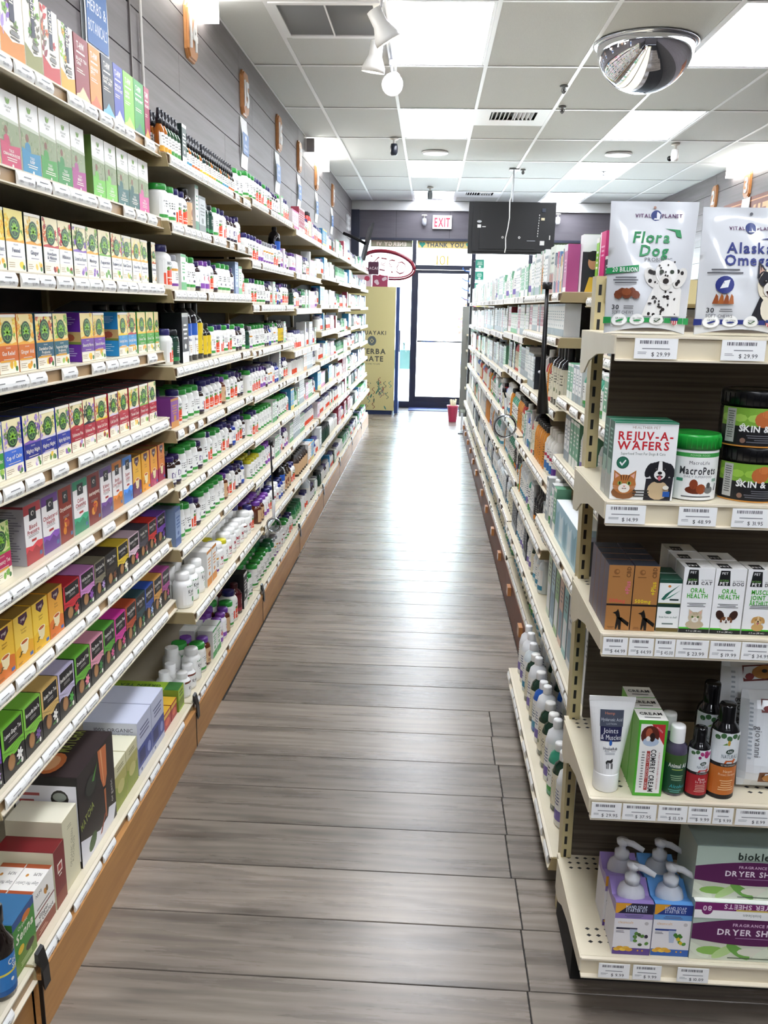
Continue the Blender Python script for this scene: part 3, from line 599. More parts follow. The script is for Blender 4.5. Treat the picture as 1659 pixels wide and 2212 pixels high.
# ---- end display facing the viewer
EZ = [1.486, 1.18, .916, .556]; EX = [.332, .338, .351, .356, .365]
EW = .92; EY = 1.95
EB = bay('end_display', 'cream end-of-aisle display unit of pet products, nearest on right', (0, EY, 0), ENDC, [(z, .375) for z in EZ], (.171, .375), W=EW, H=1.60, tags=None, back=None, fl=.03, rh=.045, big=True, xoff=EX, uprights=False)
for o in EB.r.children:
    if o.name.startswith('back_panel'):
        o.data.materials[0] = M_slat; o.location = (.402, -.006, .0)
        o.scale = (1, 1, .955)
    if o.name.startswith('base_plinth'): o.location.x = .37; o.scale = (.95, .78, 1)  # black plinth sized to imitate the deep shade under the bottom shelf
quick('top_cap_strip', M_upr, lambda b: b.box(.375, 1.26, -.045, -.008, 1.545, 1.595), EB.r)
def f(b):
    b.box(0, .025, -.03, .015, 0, 1.60, '#ffffff'); b.v = [(x+.378-.022*z/1.6, y, z) for x, y, z in b.v]
quick('upright', M_upr, f, EB.r); quick('upright', M_upr, f, EB.r, (.9, 0, 0))
def f(b):
    z = .1
    while z < 1.56:
        x = .384-.022*z/1.6; b.box(x, x+.0065, -.0306, -.0300, z, z+.022, '#141210'); z += .0365
o = quick('upright_slots', M_black, f, EB.r); o['kind'] = 'stuff'
for i, z in enumerate(EZ+[.171]):
    def f(b):
        b.fn = flat((EX[i], 0, z), (1, 0, 0), (0, 1, 0), (0, 0, 1))
        for cx in (.03, .34):
            for yy in (-.03, -.05, -.07, -.285, -.305, -.325):
                for k in range(6 if yy < -.2 else 8): u, v = cx+k*.021+(0 if yy > -.2 else .002), yy; b.poly([(u-.006, v), (u, v-.0045), (u+.006, v), (u, v+.0045)], '#1a1713', True)
    if i >= 2: o = quick('perforations', M_black, f, EB.r); o['kind'] = 'stuff'
ETAGS = [[(.035, .076, '$ 29.99'), (.188, .077, '$ 29.99')], [(.002, .074, '$ 14.99'), (.137, .07, '$ 48.99'), (.235, .07, '$ 31.95')], [(.005, .047, '$ 44.99'), (.055, .047, '$ 44.99'), (.105, .038, '$ 45.00'), (.145, .062, '$ 23.99'), (.21, .058, '$ 19.99'), (.27, .06, '$ 34.99')],
 [(.005, .06, '$ 29.95'), (.068, .068, '$ 37.95'), (.14, .058, '$ 15.59'), (.2, .047, '$ 9.99'), (.25, .04, '$ 9.99'), (.295, .075, '$ 11.99')], [(.04, .066, '$ 9.99'), (.113, .06, '$ 9.99'), (.207, .066, '$ 10.09')]]
shs = [o for o in EB.r.children if o.name.startswith('shelf')]
for s, tl_ in zip(shs, ETAGS):
    for k, (x, wd, t) in enumerate(tl_): ob('price_tag', tag_flat(wd, t, k), s, (x, -.3815, -.005))
# end-of-run unit by the door
ed = tag(bpy.data.objects.new('end_unit', None), 'grey shelving side panel with small shelves near the door, far right', 'shelving'); COL.objects.link(ed); ed.location = (.42, 11.35, 0)
quick('side_panel', M_metalp, lambda b: b.box(0, .14, 0, .02, .12, 1.55, '#8d8f8a'), ed)
quick('back_panel', M_peg, lambda b: b.box(.14, .5, 0, .02, .0, 1.55, '#ffffff'), ed)
for z in (.30, .52, .78, 1.0, 1.2): quick('shelf', M_steel, lambda b: b.box(.06, .45, -.22, 0, z-.02, z), ed)
quick('leg', M_metalp, lambda b: (b.box(.02, .05, -.25, -.22, 0, .2, '#dfe3ea'), b.box(.02, .45, -.25, 0, .2, .22, '#a9b0a4')), ed)

# ================================================================== GOODS
cnt = {}; STUFF = {}
GOODS = {'tea box', 'bottle', 'supplement bottle', 'supplement box', 'toiletry box', 'toiletry bottle', 'dropper bottle', 'book', 'display box', 'jar', 'pet bottle', 'pet food box', 'pet oil box', 'pet remedy box', 'pouch', 'tube', 'wipes', 'soap kit', 'household box', 'jug', 'basket', 'carton', 'bag'}
def okay(kind, lim=290):
    cnt[kind] = cnt.get(kind, 0)+1; return cnt[kind] <= lim
def stuff(kind): return STUFF.setdefault(kind, MB())
def merge(dst, src, M):
    n = len(dst.v); dst.v += [tuple(M @ Vector(p)) for p in src.v]; dst.f += [tuple(i+n for i in f) for f in src.f]; dst.c += src.c; dst.sm += src.sm

# ---- cartons
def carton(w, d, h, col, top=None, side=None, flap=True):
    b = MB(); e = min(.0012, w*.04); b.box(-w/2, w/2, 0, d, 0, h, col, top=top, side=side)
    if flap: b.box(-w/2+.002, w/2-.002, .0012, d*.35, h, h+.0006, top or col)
    return b
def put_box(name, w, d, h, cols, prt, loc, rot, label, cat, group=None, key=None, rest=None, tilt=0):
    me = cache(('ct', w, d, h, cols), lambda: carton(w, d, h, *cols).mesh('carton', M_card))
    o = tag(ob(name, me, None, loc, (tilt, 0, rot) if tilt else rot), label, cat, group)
    if prt:
        def mk(): f0 = FRONT(-w/2, -.0002, 0); b = MB(lambda u, v, l: f0(min(w, max(0, u)), min(h, max(0, v)), l)); prt(b, w, h); return b.mesh('front_print', M_card)
        ob('front_print', mk() if key is None else cache(('pr', key), mk), o)
    return o

def emblem(b, u, v, r):
    b.disc(u, v, r, r*1.0, '#20442f', 20); b.disc(u, v, r*.80, r*.80, '#6fae55', 20); b.disc(u, v, r*.72, r*.72, '#20442f', 20); b.L += 1
    for k in range(7):
        a = PI/2+(k-3)*.62; b.disc(u+math.cos(a)*r*.34, v+math.sin(a)*r*.34-r*.08, r*.34, r*.11, '#8cc63f', 8, rot=a, same=True)
    b.rect(u-r*.04, v-r*.6, u+r*.04, v-r*.1, '#8cc63f', True)
def tm(names, band, art, art2, low='#f4b33d'):
    def p(b, w, h):
        white = band is None
        b.rect(0, h*.47, w, h, art)
        for q in range(4): sprig(b, w*(.04 if q % 2 else .96), h*R.uniform(.5, .62), w*R.uniform(.35, .6), PI/2+(-.45 if q % 2 else .45)+R.uniform(-.4, .4), R.choice(art2+['#7fae4a']))
        for q in range(5): flower(b, w*R.choice((.08, .16, .84, .92)), h*R.uniform(.55, .96), w*R.uniform(.06, .11), R.choice(art2), R.choice(art2))
        b.poly([(0, h*.47), (w, h*.47), (w, h*.53), (w*.7, h*.50), (w*.4, h*.54), (0, h*.505)], low if R.random() < .5 else art2[0])
        b.rect(0, h*.95, w, h, '#fdf8e8') if R.random() < .5 else None
        b.rect(0, h*.205, w, h*.475, band or '#fbfaf4'); b.rect(0, 0, w, h*.205, '#fbf3df')
        for _ in range(3): b.disc(R.uniform(.55, .9)*w, R.uniform(.07, .16)*h, w*.10, w*.08, R.choice(art2+[low]), 8, rot=R.uniform(0, 3))
        b.disc(w*.88, h*.07, w*.07, w*.07, '#3f7a3a', 10); b.lines(w*.06, w*.45, h*.05, h*.15, 3, '#b9a88a', 'l')
        emblem(b, w*.5, h*.70, w*.285)
        tc = '#3a3f63' if white else '#f6efe2'
        b.text('ORGANIC', w*.5, h*.435, h*.026, tc, w*.5)
        for i, t in enumerate(names): b.text(t, w*.5, h*(.365-.07*i if len(names) > 1 else .345), h*(.058 if len(names) > 1 else .07), tc, w*.84, True)
        b.lines(w*.15, w*.85, h*.225, h*.255, 1, '#9a94a6' if white else '#e8d8c8')
        if not white and R.random() < .6: b.rect(w*.05, h*.195, w*.8, h*.225, low)
    return p
def leaf(b, u, v, L, W, rot, col, same=False):
    c, q = math.cos(rot), math.sin(rot); pts = [(0, 0), (.25*L, .5*W), (.55*L, .55*W), (L, 0), (.55*L, -.5*W), (.25*L, -.55*W)]; b.poly([(u+x*c-y*q, v+x*q+y*c) for x, y in pts], col, same)
def flower(b, u, v, r_, col, mid='#e9c93a'):
    for k in range(5): b.disc(u+math.cos(k*1.257)*r_*.6, v+math.sin(k*1.257)*r_*.6, r_*.5, r_*.34, col, 7, rot=k*1.257, same=k > 0)
    b.disc(u, v, r_*.28, r_*.28, mid, 7)
def sprig(b, u, v, L, rot, col, n=5, w=.02):
    c, q = math.cos(rot), math.sin(rot); t = L*.02; b.poly([(u+q*t, v-c*t), (u+c*L, v+q*L), (u-q*t, v+c*t)], col)
    for k in range(n):
        f_ = (k+1)/(n+.5); leaf(b, u+c*L*f_, v+q*L*f_, L*.36*(1.1-.5*f_), L*.15, rot+(.85 if k % 2 else -.85), col, k > 0)
    leaf(b, u+c*L, v+q*L, L*.28, L*.12, rot, col, True)
YEL, GRN, RED, PUR = ['#f7d23c', '#f3b52e', '#fbe88a'], ['#7db548', '#a9cf5a', '#5c9a3c'], ['#c73a3a', '#8f2430', '#e07a4a'], ['#8a63b8', '#b79ad6', '#6d8f3f']
def numi(bot, acc):
    def p(b, w, h):
        b.rect(0, 0, w, h*.22, bot); b.poly([(0, h*.22), (w*.35, h*.20), (w, h*.14), (w, h*.30), (w*.5, h*.25), (0, h*.36)], bot)
        for q in range(4): sprig(b, w*R.uniform(.05, .5), h*(.28+.16*q), w*R.uniform(.5, .8), PI/2+R.uniform(-.7, .7), R.choice(['#5a5f52', '#77705a', '#6a4a52']+acc), 6)
        for q in range(3): flower(b, w*R.uniform(.1, .9), h*R.uniform(.4, .9), w*.10, R.choice(acc), '#5a4a3a')
        b.rect(w*.44, h*.48, w*.64, h, '#2b2f45'); b.text('NUMI', w*.54, h*.83, w*.15, '#f0ead8', h*.3, True, rot=-PI/2)
        b.lines(w*.42, w*.80, h*.28, h*.44, 4, '#6a6660'); b.rect(w*.42, h*.33, w*.80, h*.37, '#8b8a86')
    return p
def rowan(c1, c2, name):
    def p(b, w, h):
        b.rect(0, 0, w, h, c1); b.poly([(0, 0), (w, 0), (w, h*.10), (w*.78, h*.17), (w*.5, h*.27), (w*.25, h*.16), (0, h*.12)], c2)
        b.text('T-HW', w*.45, h*.86, h*.10, '#f7f3ea', w*.62, True, sx=.7); b.rect(w*.15, h*.74, w*.75, h*.765, '#f3eee2')
        for i, t in enumerate(name): b.text(t, w*.12, h*(.66-.065*i), h*.05, '#f7f3ea', w*.78, True, al='l')
        b.lines(w*.12, w*.75, h*.45, h*.52, 2, '#e0d6c8', 'l')
    return p
def tulsi(lo, name):
    def p(b, w, h):
        b.rect(0, h*.62, w, h, '#fbfaf5'); b.rect(0, h*.30, w, h*.64, '#8d9a74')
        for q in range(34): leaf(b, R.uniform(.02, .86)*w, R.uniform(.34, .61)*h, w*R.uniform(.08, .16), w*R.uniform(.03, .07), R.uniform(0, 6), R.choice(['#7f9062', '#98a077', '#a9ab84', '#6f8255', '#8d9a74']), q % 6 > 0)
        b.disc(w*.32, h*.50, w*.085, w*.10, '#7a4a38', 10); b.poly([(w*.16, h*.32), (w*.5, h*.32), (w*.45, h*.42), (w*.32, h*.45), (w*.2, h*.42)], shade(lo, .9)); b.poly([(0, h*.62), (w, h*.60), (w, h*.64), (w*.5, h*.66), (0, h*.67)], '#c3c9b4')
        b.poly([(0, 0), (w, 0), (w, h*.33), (w*.5, h*.31), (0, h*.36)], lo)
        for k in (-1, 0, 1): b.disc(w*.5+k*w*.06, h*.88, w*.035, w*.08, '#7da84a', 8, rot=-k*.5)
        b.text('ORGANIC', w*.5, h*.80, h*.032, '#5a5f52', w*.6); b.text('INDIA', w*.5, h*.755, h*.032, '#5a5f52', w*.5)
        b.text('TULSI', w*.52, h*.245, h*.035, '#f4efe6', w*.4, True); b.text(name, w*.52, h*.195, h*.04, '#f4efe6', w*.85, True); b.lines(w*.2, w*.85, h*.10, h*.16, 2, '#e9e2d6'); b.disc(w*.55, h*.05, w*.05, w*.05, '#f4efe6', 8)
    return p
def herb(names, col, tc, full=False):
    def p(b, w, h):
        b.rect(0, 0, w, h, '#f3efec' if not full else col); b.rect(0, h*.84, w, h, col) if not full else None
        if not full:
            b.poly([(0, 0), (w, 0), (w, h*.24), (w*.8, h*.20), (w*.6, h*.28), (w*.35, h*.20), (w*.15, h*.26), (0, h*.20)], col)
            b.poly([(0, h*.20), (w*.15, h*.26), (w*.35, h*.20), (w*.6, h*.28), (w*.8, h*.2), (w, h*.24), (w, h*.32), (w*.7, h*.34), (w*.4, h*.29), (0, h*.32)], shade(col, 1.8))
        else:
            for _ in range(5): b.disc(R.uniform(.35, .65)*w, R.uniform(.2, .38)*h, w*.13, w*.13, R.choice(['#d9862a', '#b9542a', '#e0a040']), 10)
        b.rect(w*.30, h*.72, w*.72, h*.93, '#26262c'); b.disc(w*.51, h*.835, w*.10, w*.07, '#d9d4cc', 10); b.disc(w*.53, h*.83, w*.06, w*.05, '#26262c', 8)
        for i, t in enumerate(names): b.text(t, w*.5, h*(.62-.085*i), h*.075, tc, w*.9, True)
        b.lines(w*.18, w*.82, h*.44, h*.49, 2, '#9a9490'); b.rect(w*.36, h*.36, w*.64, h*.40, '#b83a34'); b.rect(w*.78, h*.07, w*.93, h*.14, '#4f6f9a')
    return p
def yogi(names, c1, c2):
    def p(b, w, h):
        b.rect(0, 0, w, h, c1); b.rect(0, 0, w, h*.30, c2); b.disc(w*.5, h*.30, w*.55, h*.10, c2)
        b.poly([(w*.26, h*.97), (w*.74, h*.97), (w*.76, h*.86), (w*.5, h*.74), (w*.24, h*.86)], '#4a1a3c'); b.text('yogi', w*.5, h*.88, h*.062, '#f7efe0', w*.36, True)
        for i, t in enumerate(names): b.text(t, w*.5, h*(.68-.06*i), h*.045, '#8a4a1c', w*.8, slant=.15)
        b.poly([(w*.26, h*.42), (w*.74, h*.42), (w*.66, h*.22), (w*.5, h*.17), (w*.34, h*.22)], '#f3e3b2'); b.disc(w*.5, h*.42, w*.24, h*.045, '#f8f0d0', 14); b.disc(w*.5, h*.42, w*.19, h*.032, '#c9642e', 12)
        for k in range(4): b.disc(w*(.2+.04*k), h*(.2+.02*k), w*.07, w*.02, '#6d5a24', 6, rot=k)
        b.rect(w*.76, h*.05, w*.94, h*.12, '#3a63a8'); b.lines(w*.08, w*.4, h*.03, h*.08, 2, '#8a5a1c', 'l')
    return p
def stash(name, col, blob):
    def p(b, w, h):
        b.rect(0, 0, w, h, '#15141a'); b.rect(0, h*.36, w, h, col)
        b.poly([(0, h*.36)]+[(w*i/8, h*(.40+.05*math.sin(i*1.1))) for i in range(9)]+[(w, h*.30), (w*.55, h*.36), (w*.3, h*.33)], '#15141a')
        for k in range(3): b.poly([(w*i/8, h*(.47+.035*k+.03*math.sin(i*1.1+k))) for i in range(9)]+[(w*i/8, h*(.455+.035*k+.03*math.sin(i*1.1+k))) for i in range(8, -1, -1)], shade(col, .6))
        b.rect(w*.10, h*.58, w*.94, h*.97, '#141317'); b.text(name, w*.52, h*.81, h*.085, '#f4f1ea', w*.76, True); b.lines(w*.3, w*.74, h*.65, h*.72, 2, '#a9a6a0')
        b.disc(w*.36, h*.26, w*.17, h*.155, '#8f6238', 16); b.disc(w*.36, h*.26, w*.14, h*.125, '#a8794a', 14); b.disc(w*.82, h*.11, w*.06, w*.07, '#e9e6e0', 8)
        for k in range(6): a = k*PI/3; b.disc(w*.74+math.cos(a)*w*.08, h*.27+math.sin(a)*h*.06, w*.075, w*.04, blob, 7, rot=a)
        for k in range(3): b.disc(w*(.6+.07*k), h*.12, w*.05, w*.03, '#4f8a4a', 6, rot=k)
    return p
TEAS = {}
def tea(sh, y0, y1, h, cols, prt, name, d=.075, back=0, sidelab=None, cat='tea box'):
    z = LZ['A'][sh][0]; w = round(y1-y0-.003, 3); k = TEAS[sh] = TEAS.get(sh, -1)+1
    lab = f'{name} box, {ordn(k)} along {ordn(sh)} tea shelf down'
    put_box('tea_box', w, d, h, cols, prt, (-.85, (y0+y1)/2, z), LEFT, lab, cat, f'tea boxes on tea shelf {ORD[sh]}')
    for q in range(back):
        put_box('tea_box', w, d, h, cols, None, (-.85-(q+1)*(d+.002), (y0+y1)/2, z), LEFT, f'tea box {ORD[q+1]} row back behind the {ordn(k)} front box, {ordn(sh)} tea shelf', cat, f'back-row tea boxes on tea shelf {ORD[sh]}')
cr_ = ('#f6f1e2', '#efe6d0', '#efe8d6')
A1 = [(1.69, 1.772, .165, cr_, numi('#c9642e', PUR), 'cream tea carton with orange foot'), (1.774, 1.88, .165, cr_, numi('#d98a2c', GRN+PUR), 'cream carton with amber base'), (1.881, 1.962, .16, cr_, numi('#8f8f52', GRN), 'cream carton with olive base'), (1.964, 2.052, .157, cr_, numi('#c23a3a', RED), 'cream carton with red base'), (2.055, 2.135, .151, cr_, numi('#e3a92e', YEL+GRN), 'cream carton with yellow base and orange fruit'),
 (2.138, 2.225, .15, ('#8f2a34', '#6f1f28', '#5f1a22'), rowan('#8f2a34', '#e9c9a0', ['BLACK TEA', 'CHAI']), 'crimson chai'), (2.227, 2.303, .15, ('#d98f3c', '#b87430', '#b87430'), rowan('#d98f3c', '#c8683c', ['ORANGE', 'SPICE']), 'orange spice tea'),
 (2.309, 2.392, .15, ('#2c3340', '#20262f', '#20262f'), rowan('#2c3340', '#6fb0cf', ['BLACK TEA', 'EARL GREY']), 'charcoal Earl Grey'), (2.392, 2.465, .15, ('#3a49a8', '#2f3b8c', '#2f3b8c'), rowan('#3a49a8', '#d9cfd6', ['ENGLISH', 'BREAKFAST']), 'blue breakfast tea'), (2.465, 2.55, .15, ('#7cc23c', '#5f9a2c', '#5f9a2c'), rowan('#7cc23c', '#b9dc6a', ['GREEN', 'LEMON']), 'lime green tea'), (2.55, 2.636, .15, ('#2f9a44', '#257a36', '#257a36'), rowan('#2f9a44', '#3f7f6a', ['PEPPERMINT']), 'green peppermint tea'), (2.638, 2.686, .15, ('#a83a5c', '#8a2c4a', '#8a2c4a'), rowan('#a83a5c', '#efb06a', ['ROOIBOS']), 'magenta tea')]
for a in A1: tea(0, *a[:5], a[5])
tw_ = '#f7f4ec'
A2 = [(1.655, 1.737, '#d9b04a', 'TURMERIC GINGER', 'white and gold tulsi tea'), (1.74, 1.825, '#c23a62', 'CINNAMON ROSE', 'white and rose tulsi tea'), (1.83, 1.918, '#2a87b0', 'SLEEP', 'white and teal-blue tulsi tea'), (1.92, 2.003, '#3f9a3c', 'GREEN', 'white and green tulsi tea'), (2.003, 2.083, '#2f8a40', 'CLEANSE', 'white and deep green tulsi tea'), (2.084, 2.166, '#a83f86', 'BERRY', 'white and plum tulsi tea'), (2.21, 2.295, '#6cc03a', 'MORINGA', 'white and lime tulsi tea'), (2.295, 2.379, '#7cc94a', 'LEMON', 'white and bright lime tulsi tea'), (2.383, 2.472, '#1f5f5a', 'DETOX', 'white and dark teal tulsi tea'), (2.472, 2.556, '#1c5550', 'ORIGINAL', 'white and pine green tulsi tea'), (2.556, 2.644, '#d45f9a', 'HIBISCUS', 'white and pink tulsi tea')]
for a in A2: tea(1, a[0], a[1], .146, (tw_, '#e9e6da', '#5c7a38' if a[0] > 2.2 else '#d9d6c4'), tulsi(a[2], a[3]), a[4])
A3 = [('Dandelion Root', YEL), ('Fennel', YEL), ('Ginger', ['#f0a83a', '#f6c65a', '#fbe08a']), ('Hawthorn|& Hibiscus', RED), ('Hibiscus', ['#d9344a', '#a81f3a', '#7db548']), ('Licorice Root', PUR), ('Moringa', GRN+PUR), ('Peppermint', GRN), ('Raspberry Leaf', GRN+RED), ('Red Clover', PUR+GRN), ('Rose Hips', RED+YEL), ('Spearmint', GRN), ('Rooibos', ['#c9642e', '#e9a03c'])]
X3 = [(1.65, 1.726), (1.729, 1.81), (1.815, 1.891), (1.898, 1.979), (1.979, 2.053), (2.058, 2.14), (2.14, 2.216), (2.219, 2.303), (2.308, 2.387), (2.387, 2.464), (2.467, 2.543), (2.543, 2.607), (2.642, 2.683)]
dg = ('#fbf6e8', '#1d3f2c', '#16261c')
for (n, art), x in zip(A3, X3): tea(2, *x, .12, dg, tm(n.split('|'), None, art[2] if art in (YEL,) else '#fbeec4', art), f'{n.replace("|", " ")} herbal tea')
A4 = [('Gas Relief', '#d96b1f', YEL), ('Ginger Aid', '#e07a26', ['#f0a83a', '#f6c65a']), ('Dandelion Chai|Probiotic', '#1f5a70', YEL+RED), ('Peppermint Delight|Probiotic', '#1f6474', GRN), ('Smooth Move', '#6a2f9c', YEL), ('Smooth Move', '#7438a8', ['#f0a83a']+GRN), ('Everyday Detox', '#2a94cf', YEL), ('Everyday Detox', '#3a9ed6', RED+YEL), ('Green Tea', '#4aa83a', YEL), ('Green Tea', '#52b040', GRN+YEL), ('Green Tea', '#4fb23c', ['#fbe88a']+GRN)]
X4 = [(1.661, 1.743), (1.746, 1.822), (1.83, 1.916), (1.919, 1.998), (2.071, 2.153), (2.153, 2.229), (2.327, 2.402), (2.402, 2.475), (2.485, 2.56), (2.565, 2.636), (2.642, 2.685)]
sn = {0: 'orange', 1: 'light orange', 2: 'dark teal', 3: 'teal', 4: 'purple', 5: 'violet', 6: 'blue', 7: 'sky blue', 8: 'green', 9: 'leaf green', 10: 'bright green'}
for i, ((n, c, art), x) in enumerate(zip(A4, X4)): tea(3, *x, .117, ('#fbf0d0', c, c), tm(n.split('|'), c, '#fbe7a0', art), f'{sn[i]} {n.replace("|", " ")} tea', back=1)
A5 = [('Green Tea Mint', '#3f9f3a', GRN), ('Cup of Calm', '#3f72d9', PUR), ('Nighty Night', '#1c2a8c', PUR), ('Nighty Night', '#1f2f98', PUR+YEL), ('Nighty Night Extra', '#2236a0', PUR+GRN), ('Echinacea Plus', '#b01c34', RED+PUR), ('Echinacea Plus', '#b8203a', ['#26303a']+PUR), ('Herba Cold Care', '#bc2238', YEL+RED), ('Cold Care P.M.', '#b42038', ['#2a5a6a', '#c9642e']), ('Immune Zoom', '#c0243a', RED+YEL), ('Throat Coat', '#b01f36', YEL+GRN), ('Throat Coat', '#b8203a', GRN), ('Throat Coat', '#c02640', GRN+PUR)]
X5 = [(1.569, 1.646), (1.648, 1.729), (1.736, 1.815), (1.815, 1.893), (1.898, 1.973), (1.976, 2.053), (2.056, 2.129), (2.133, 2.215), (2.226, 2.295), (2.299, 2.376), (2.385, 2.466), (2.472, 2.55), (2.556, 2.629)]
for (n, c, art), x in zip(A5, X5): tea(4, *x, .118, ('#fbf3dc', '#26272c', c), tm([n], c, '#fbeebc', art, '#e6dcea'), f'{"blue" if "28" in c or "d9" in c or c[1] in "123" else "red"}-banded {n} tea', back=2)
X6 = [(1.565, 1.642), (1.707, 1.789), (1.792, 1.878), (1.881, 1.954), (1.962, 2.05), (2.053, 2.133), (2.137, 2.218), (2.223, 2.296), (2.305, 2.38), (2.384, 2.458), (2.464, 2.538), (2.544, 2.615), (2.622, 2.690)]
A6 = [('Pregnancy Tea', None, None), ('Blood|Pressure', '#b03a40', '#a82a30'), ('Cholesterol|Health', '#6a3f8c', '#a82a30'), ('Chrysanthemum', '#8a2f24', '#f0e0d0'), ('Colon|Cleansing', '#2f8a66', '#a82a30'), ('Americanginseng', '#7a2420', '#f0e0d0'), ('Kidney|Strong', '#5a3a78', '#a82a30'), ('Body|Liver Health', '#c2742c', '#a82a30'), ('Super|Lean', '#3a7ac8', '#a82a30'), ('Honey Lavender', '#f0b93a', '#6a2f5c'), ('Honey Lemon', '#f3b02c', '#f0a02a'), ('Mango Ginger', '#f0a83a', '#b83a6a'), ('Sweet Tangerine', '#e58a3a', '#a82a54')]
for i, ((n, c, t), x) in enumerate(zip(A6, X6)):
    if i == 0: tea(5, *x, .122, dg, tm([n], '#c0245a', '#dfe8a0', GRN), 'pink-banded pregnancy tea')
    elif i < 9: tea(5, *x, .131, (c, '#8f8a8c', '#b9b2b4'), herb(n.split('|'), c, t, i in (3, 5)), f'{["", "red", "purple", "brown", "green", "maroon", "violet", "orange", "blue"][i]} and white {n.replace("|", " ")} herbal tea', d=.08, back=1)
    else: tea(5, *x, .118, (c, '#7a5a2c', t), yogi(n.split(), c, t), f'yellow {n} tea with purple crest', back=1)
X7 = [(1.46, 1.540), (1.542, 1.623), (1.625, 1.708), (1.71, 1.787), (1.79, 1.867), (1.869, 1.967), (1.967, 2.061), (2.061, 2.139), (2.139, 2.226), (2.226, 2.317), (2.317, 2.41), (2.41, 2.494), (2.494, 2.577), (2.577, 2.67)]
A7 = [('Detox Tea', '#f2c83a', '#e58a3a'), ('Immune Support', '#f4c43c', '#e0782c'), ('Turmeric Vitality', '#f7cf52', '#f0b02c'), ('Lemon Ginger', '#fbd24a', '#f4c02c'), ('Kava Stress', '#f3b040', '#e57a30'), ('Pomegranate Tea', '#d42f3c', '#c23a3a'), ('Wild Berry Black Tea', '#d88fd0', '#8a4aa8'), ('Double Spice Chai', '#8a836c', '#b89ad0'), ('Mango Tea', '#3a322c', '#7a4a34'), ('Chamomile Honey Tea', '#e8c93a', '#f3e8d0'), ('Raspberry Hibiscus', '#ecd0dc', '#d94a84'), ('Vanilla Tea', '#4a4450', '#8a4a44'), ('Cherry Tea', '#d8342c', '#e04a3a'), ('Acai Berry Tea', '#7a4ab0', '#6a3f9c')]
for i, ((n, c, t), x) in enumerate(zip(A7, X7)):
    if i < 5: tea(6, *x, .112, (c, '#8a6a2c', c), yogi(n.split(), c, t), f'golden {n} tea with purple crest', d=.07, back=2)
    else: tea(6, *x, .098, ('#15141a', shade(c, .75), '#1a191f'), stash(n, c, t), f'black {n} with {["", "", "", "", "", "red", "mauve", "olive", "brown", "yellow", "pale pink", "slate", "scarlet", "violet"][i]} top', d=.085, back=1)
X8 = [(1.47, 1.531), (1.533, 1.631), (1.631, 1.717), (1.717, 1.807), (1.807, 1.9), (1.903, 2.001), (2.001, 2.092), (2.092, 2.176), (2.176, 2.266), (2.266, 2.354), (2.354, 2.436), (2.436, 2.518), (2.518, 2.605), (2.605, 2.688)]
A8 = [('Lavender Tulsi', '#8a5ac0', '#b79ad6', 'violet'), ('Lemon Ginger Tea', '#7ac23a', '#f3f0ea', 'lime'), ('Moroccan Mint Green Tea', '#8acc4a', '#7a5aa0', 'bright green'), ('Asian Pear Tea', '#d9b46a', '#f3f0ea', 'gold'), ('Breakfast in Paris Blend', '#c8c0dc', '#4fb04a', 'lilac'), ('Green Leaf Tea', '#6cb83a', '#f08aa0', 'leaf green'), ('Tea Rose Tea', '#e8a0b4', '#3f8a4a', 'pink'), ('Premium Leaf Tea', '#5aa83a', '#d95a94', 'grass green'), ('Licorice Tea', '#d83aa0', '#d94a84', 'magenta'), ('Orange Spice Black', '#b8502c', '#4f8a4a', 'rust'), ('Earl Grey Tea', '#2c4a50', '#3f8a5a', 'dark teal'), ('English Breakfast Tea', '#2f52a8', '#9ab8e8', 'blue'), ('Coconut Mango', '#d8a050', '#f0ece2', 'amber'), ('Wild Raspberry', '#b04a94', '#c84a8a', 'plum')]
for (n, c, bl, cn), x in zip(A8, X8): tea(7, *x, .118, ('#15141a', shade(c, .8), '#1a191f'), stash(n, c, bl), f'black {n} with {cn} top', d=.09, back=1)

for o in [q for q in bpy.data.objects if q.get('category') == 'tea box' and q.get('label', '').startswith(('purple Smooth Move', 'blue Everyday', 'red and white Blood'))]:
    w_ = -min(v.co.x for v in o.data.vertices); h_ = .117 if 'Blood' not in o['label'] else .131; d_ = .072
    b = MB(flat((-w_-.0003, d_, 0), (0, -1, 0), (0, 0, 1), (-1, 0, 0)))
    if h_ > .12: b.rect(0, 0, d_, h_, '#a9a4a8'); b.lines(.006, d_-.006, .008, h_-.01, 20, '#77727a', 'l'); b.rect(0, h_*.96, d_, h_, '#8f3a40')
    else: b.lines(.006, d_-.01, .088, .108, 5, '#b9a8d8' if 'purple' in o['label'] else '#a8d8ee', 'l'); b.rect(0, .042, d_, .072, '#c9a86a'); b.disc(.03, .056, .014, .010, '#8a2a2a', 9); b.disc(.045, .058, .012, .009, '#b05a3a', 8); b.rect(0, .042, d_, .048, '#7a8a3a'); b.lines(.006, d_-.01, .012, .034, 4, '#b9a8d8' if 'purple' in o['label'] else '#a8d8ee', 'l')
    ob('side_print', b.mesh('side_print', M_card), o)
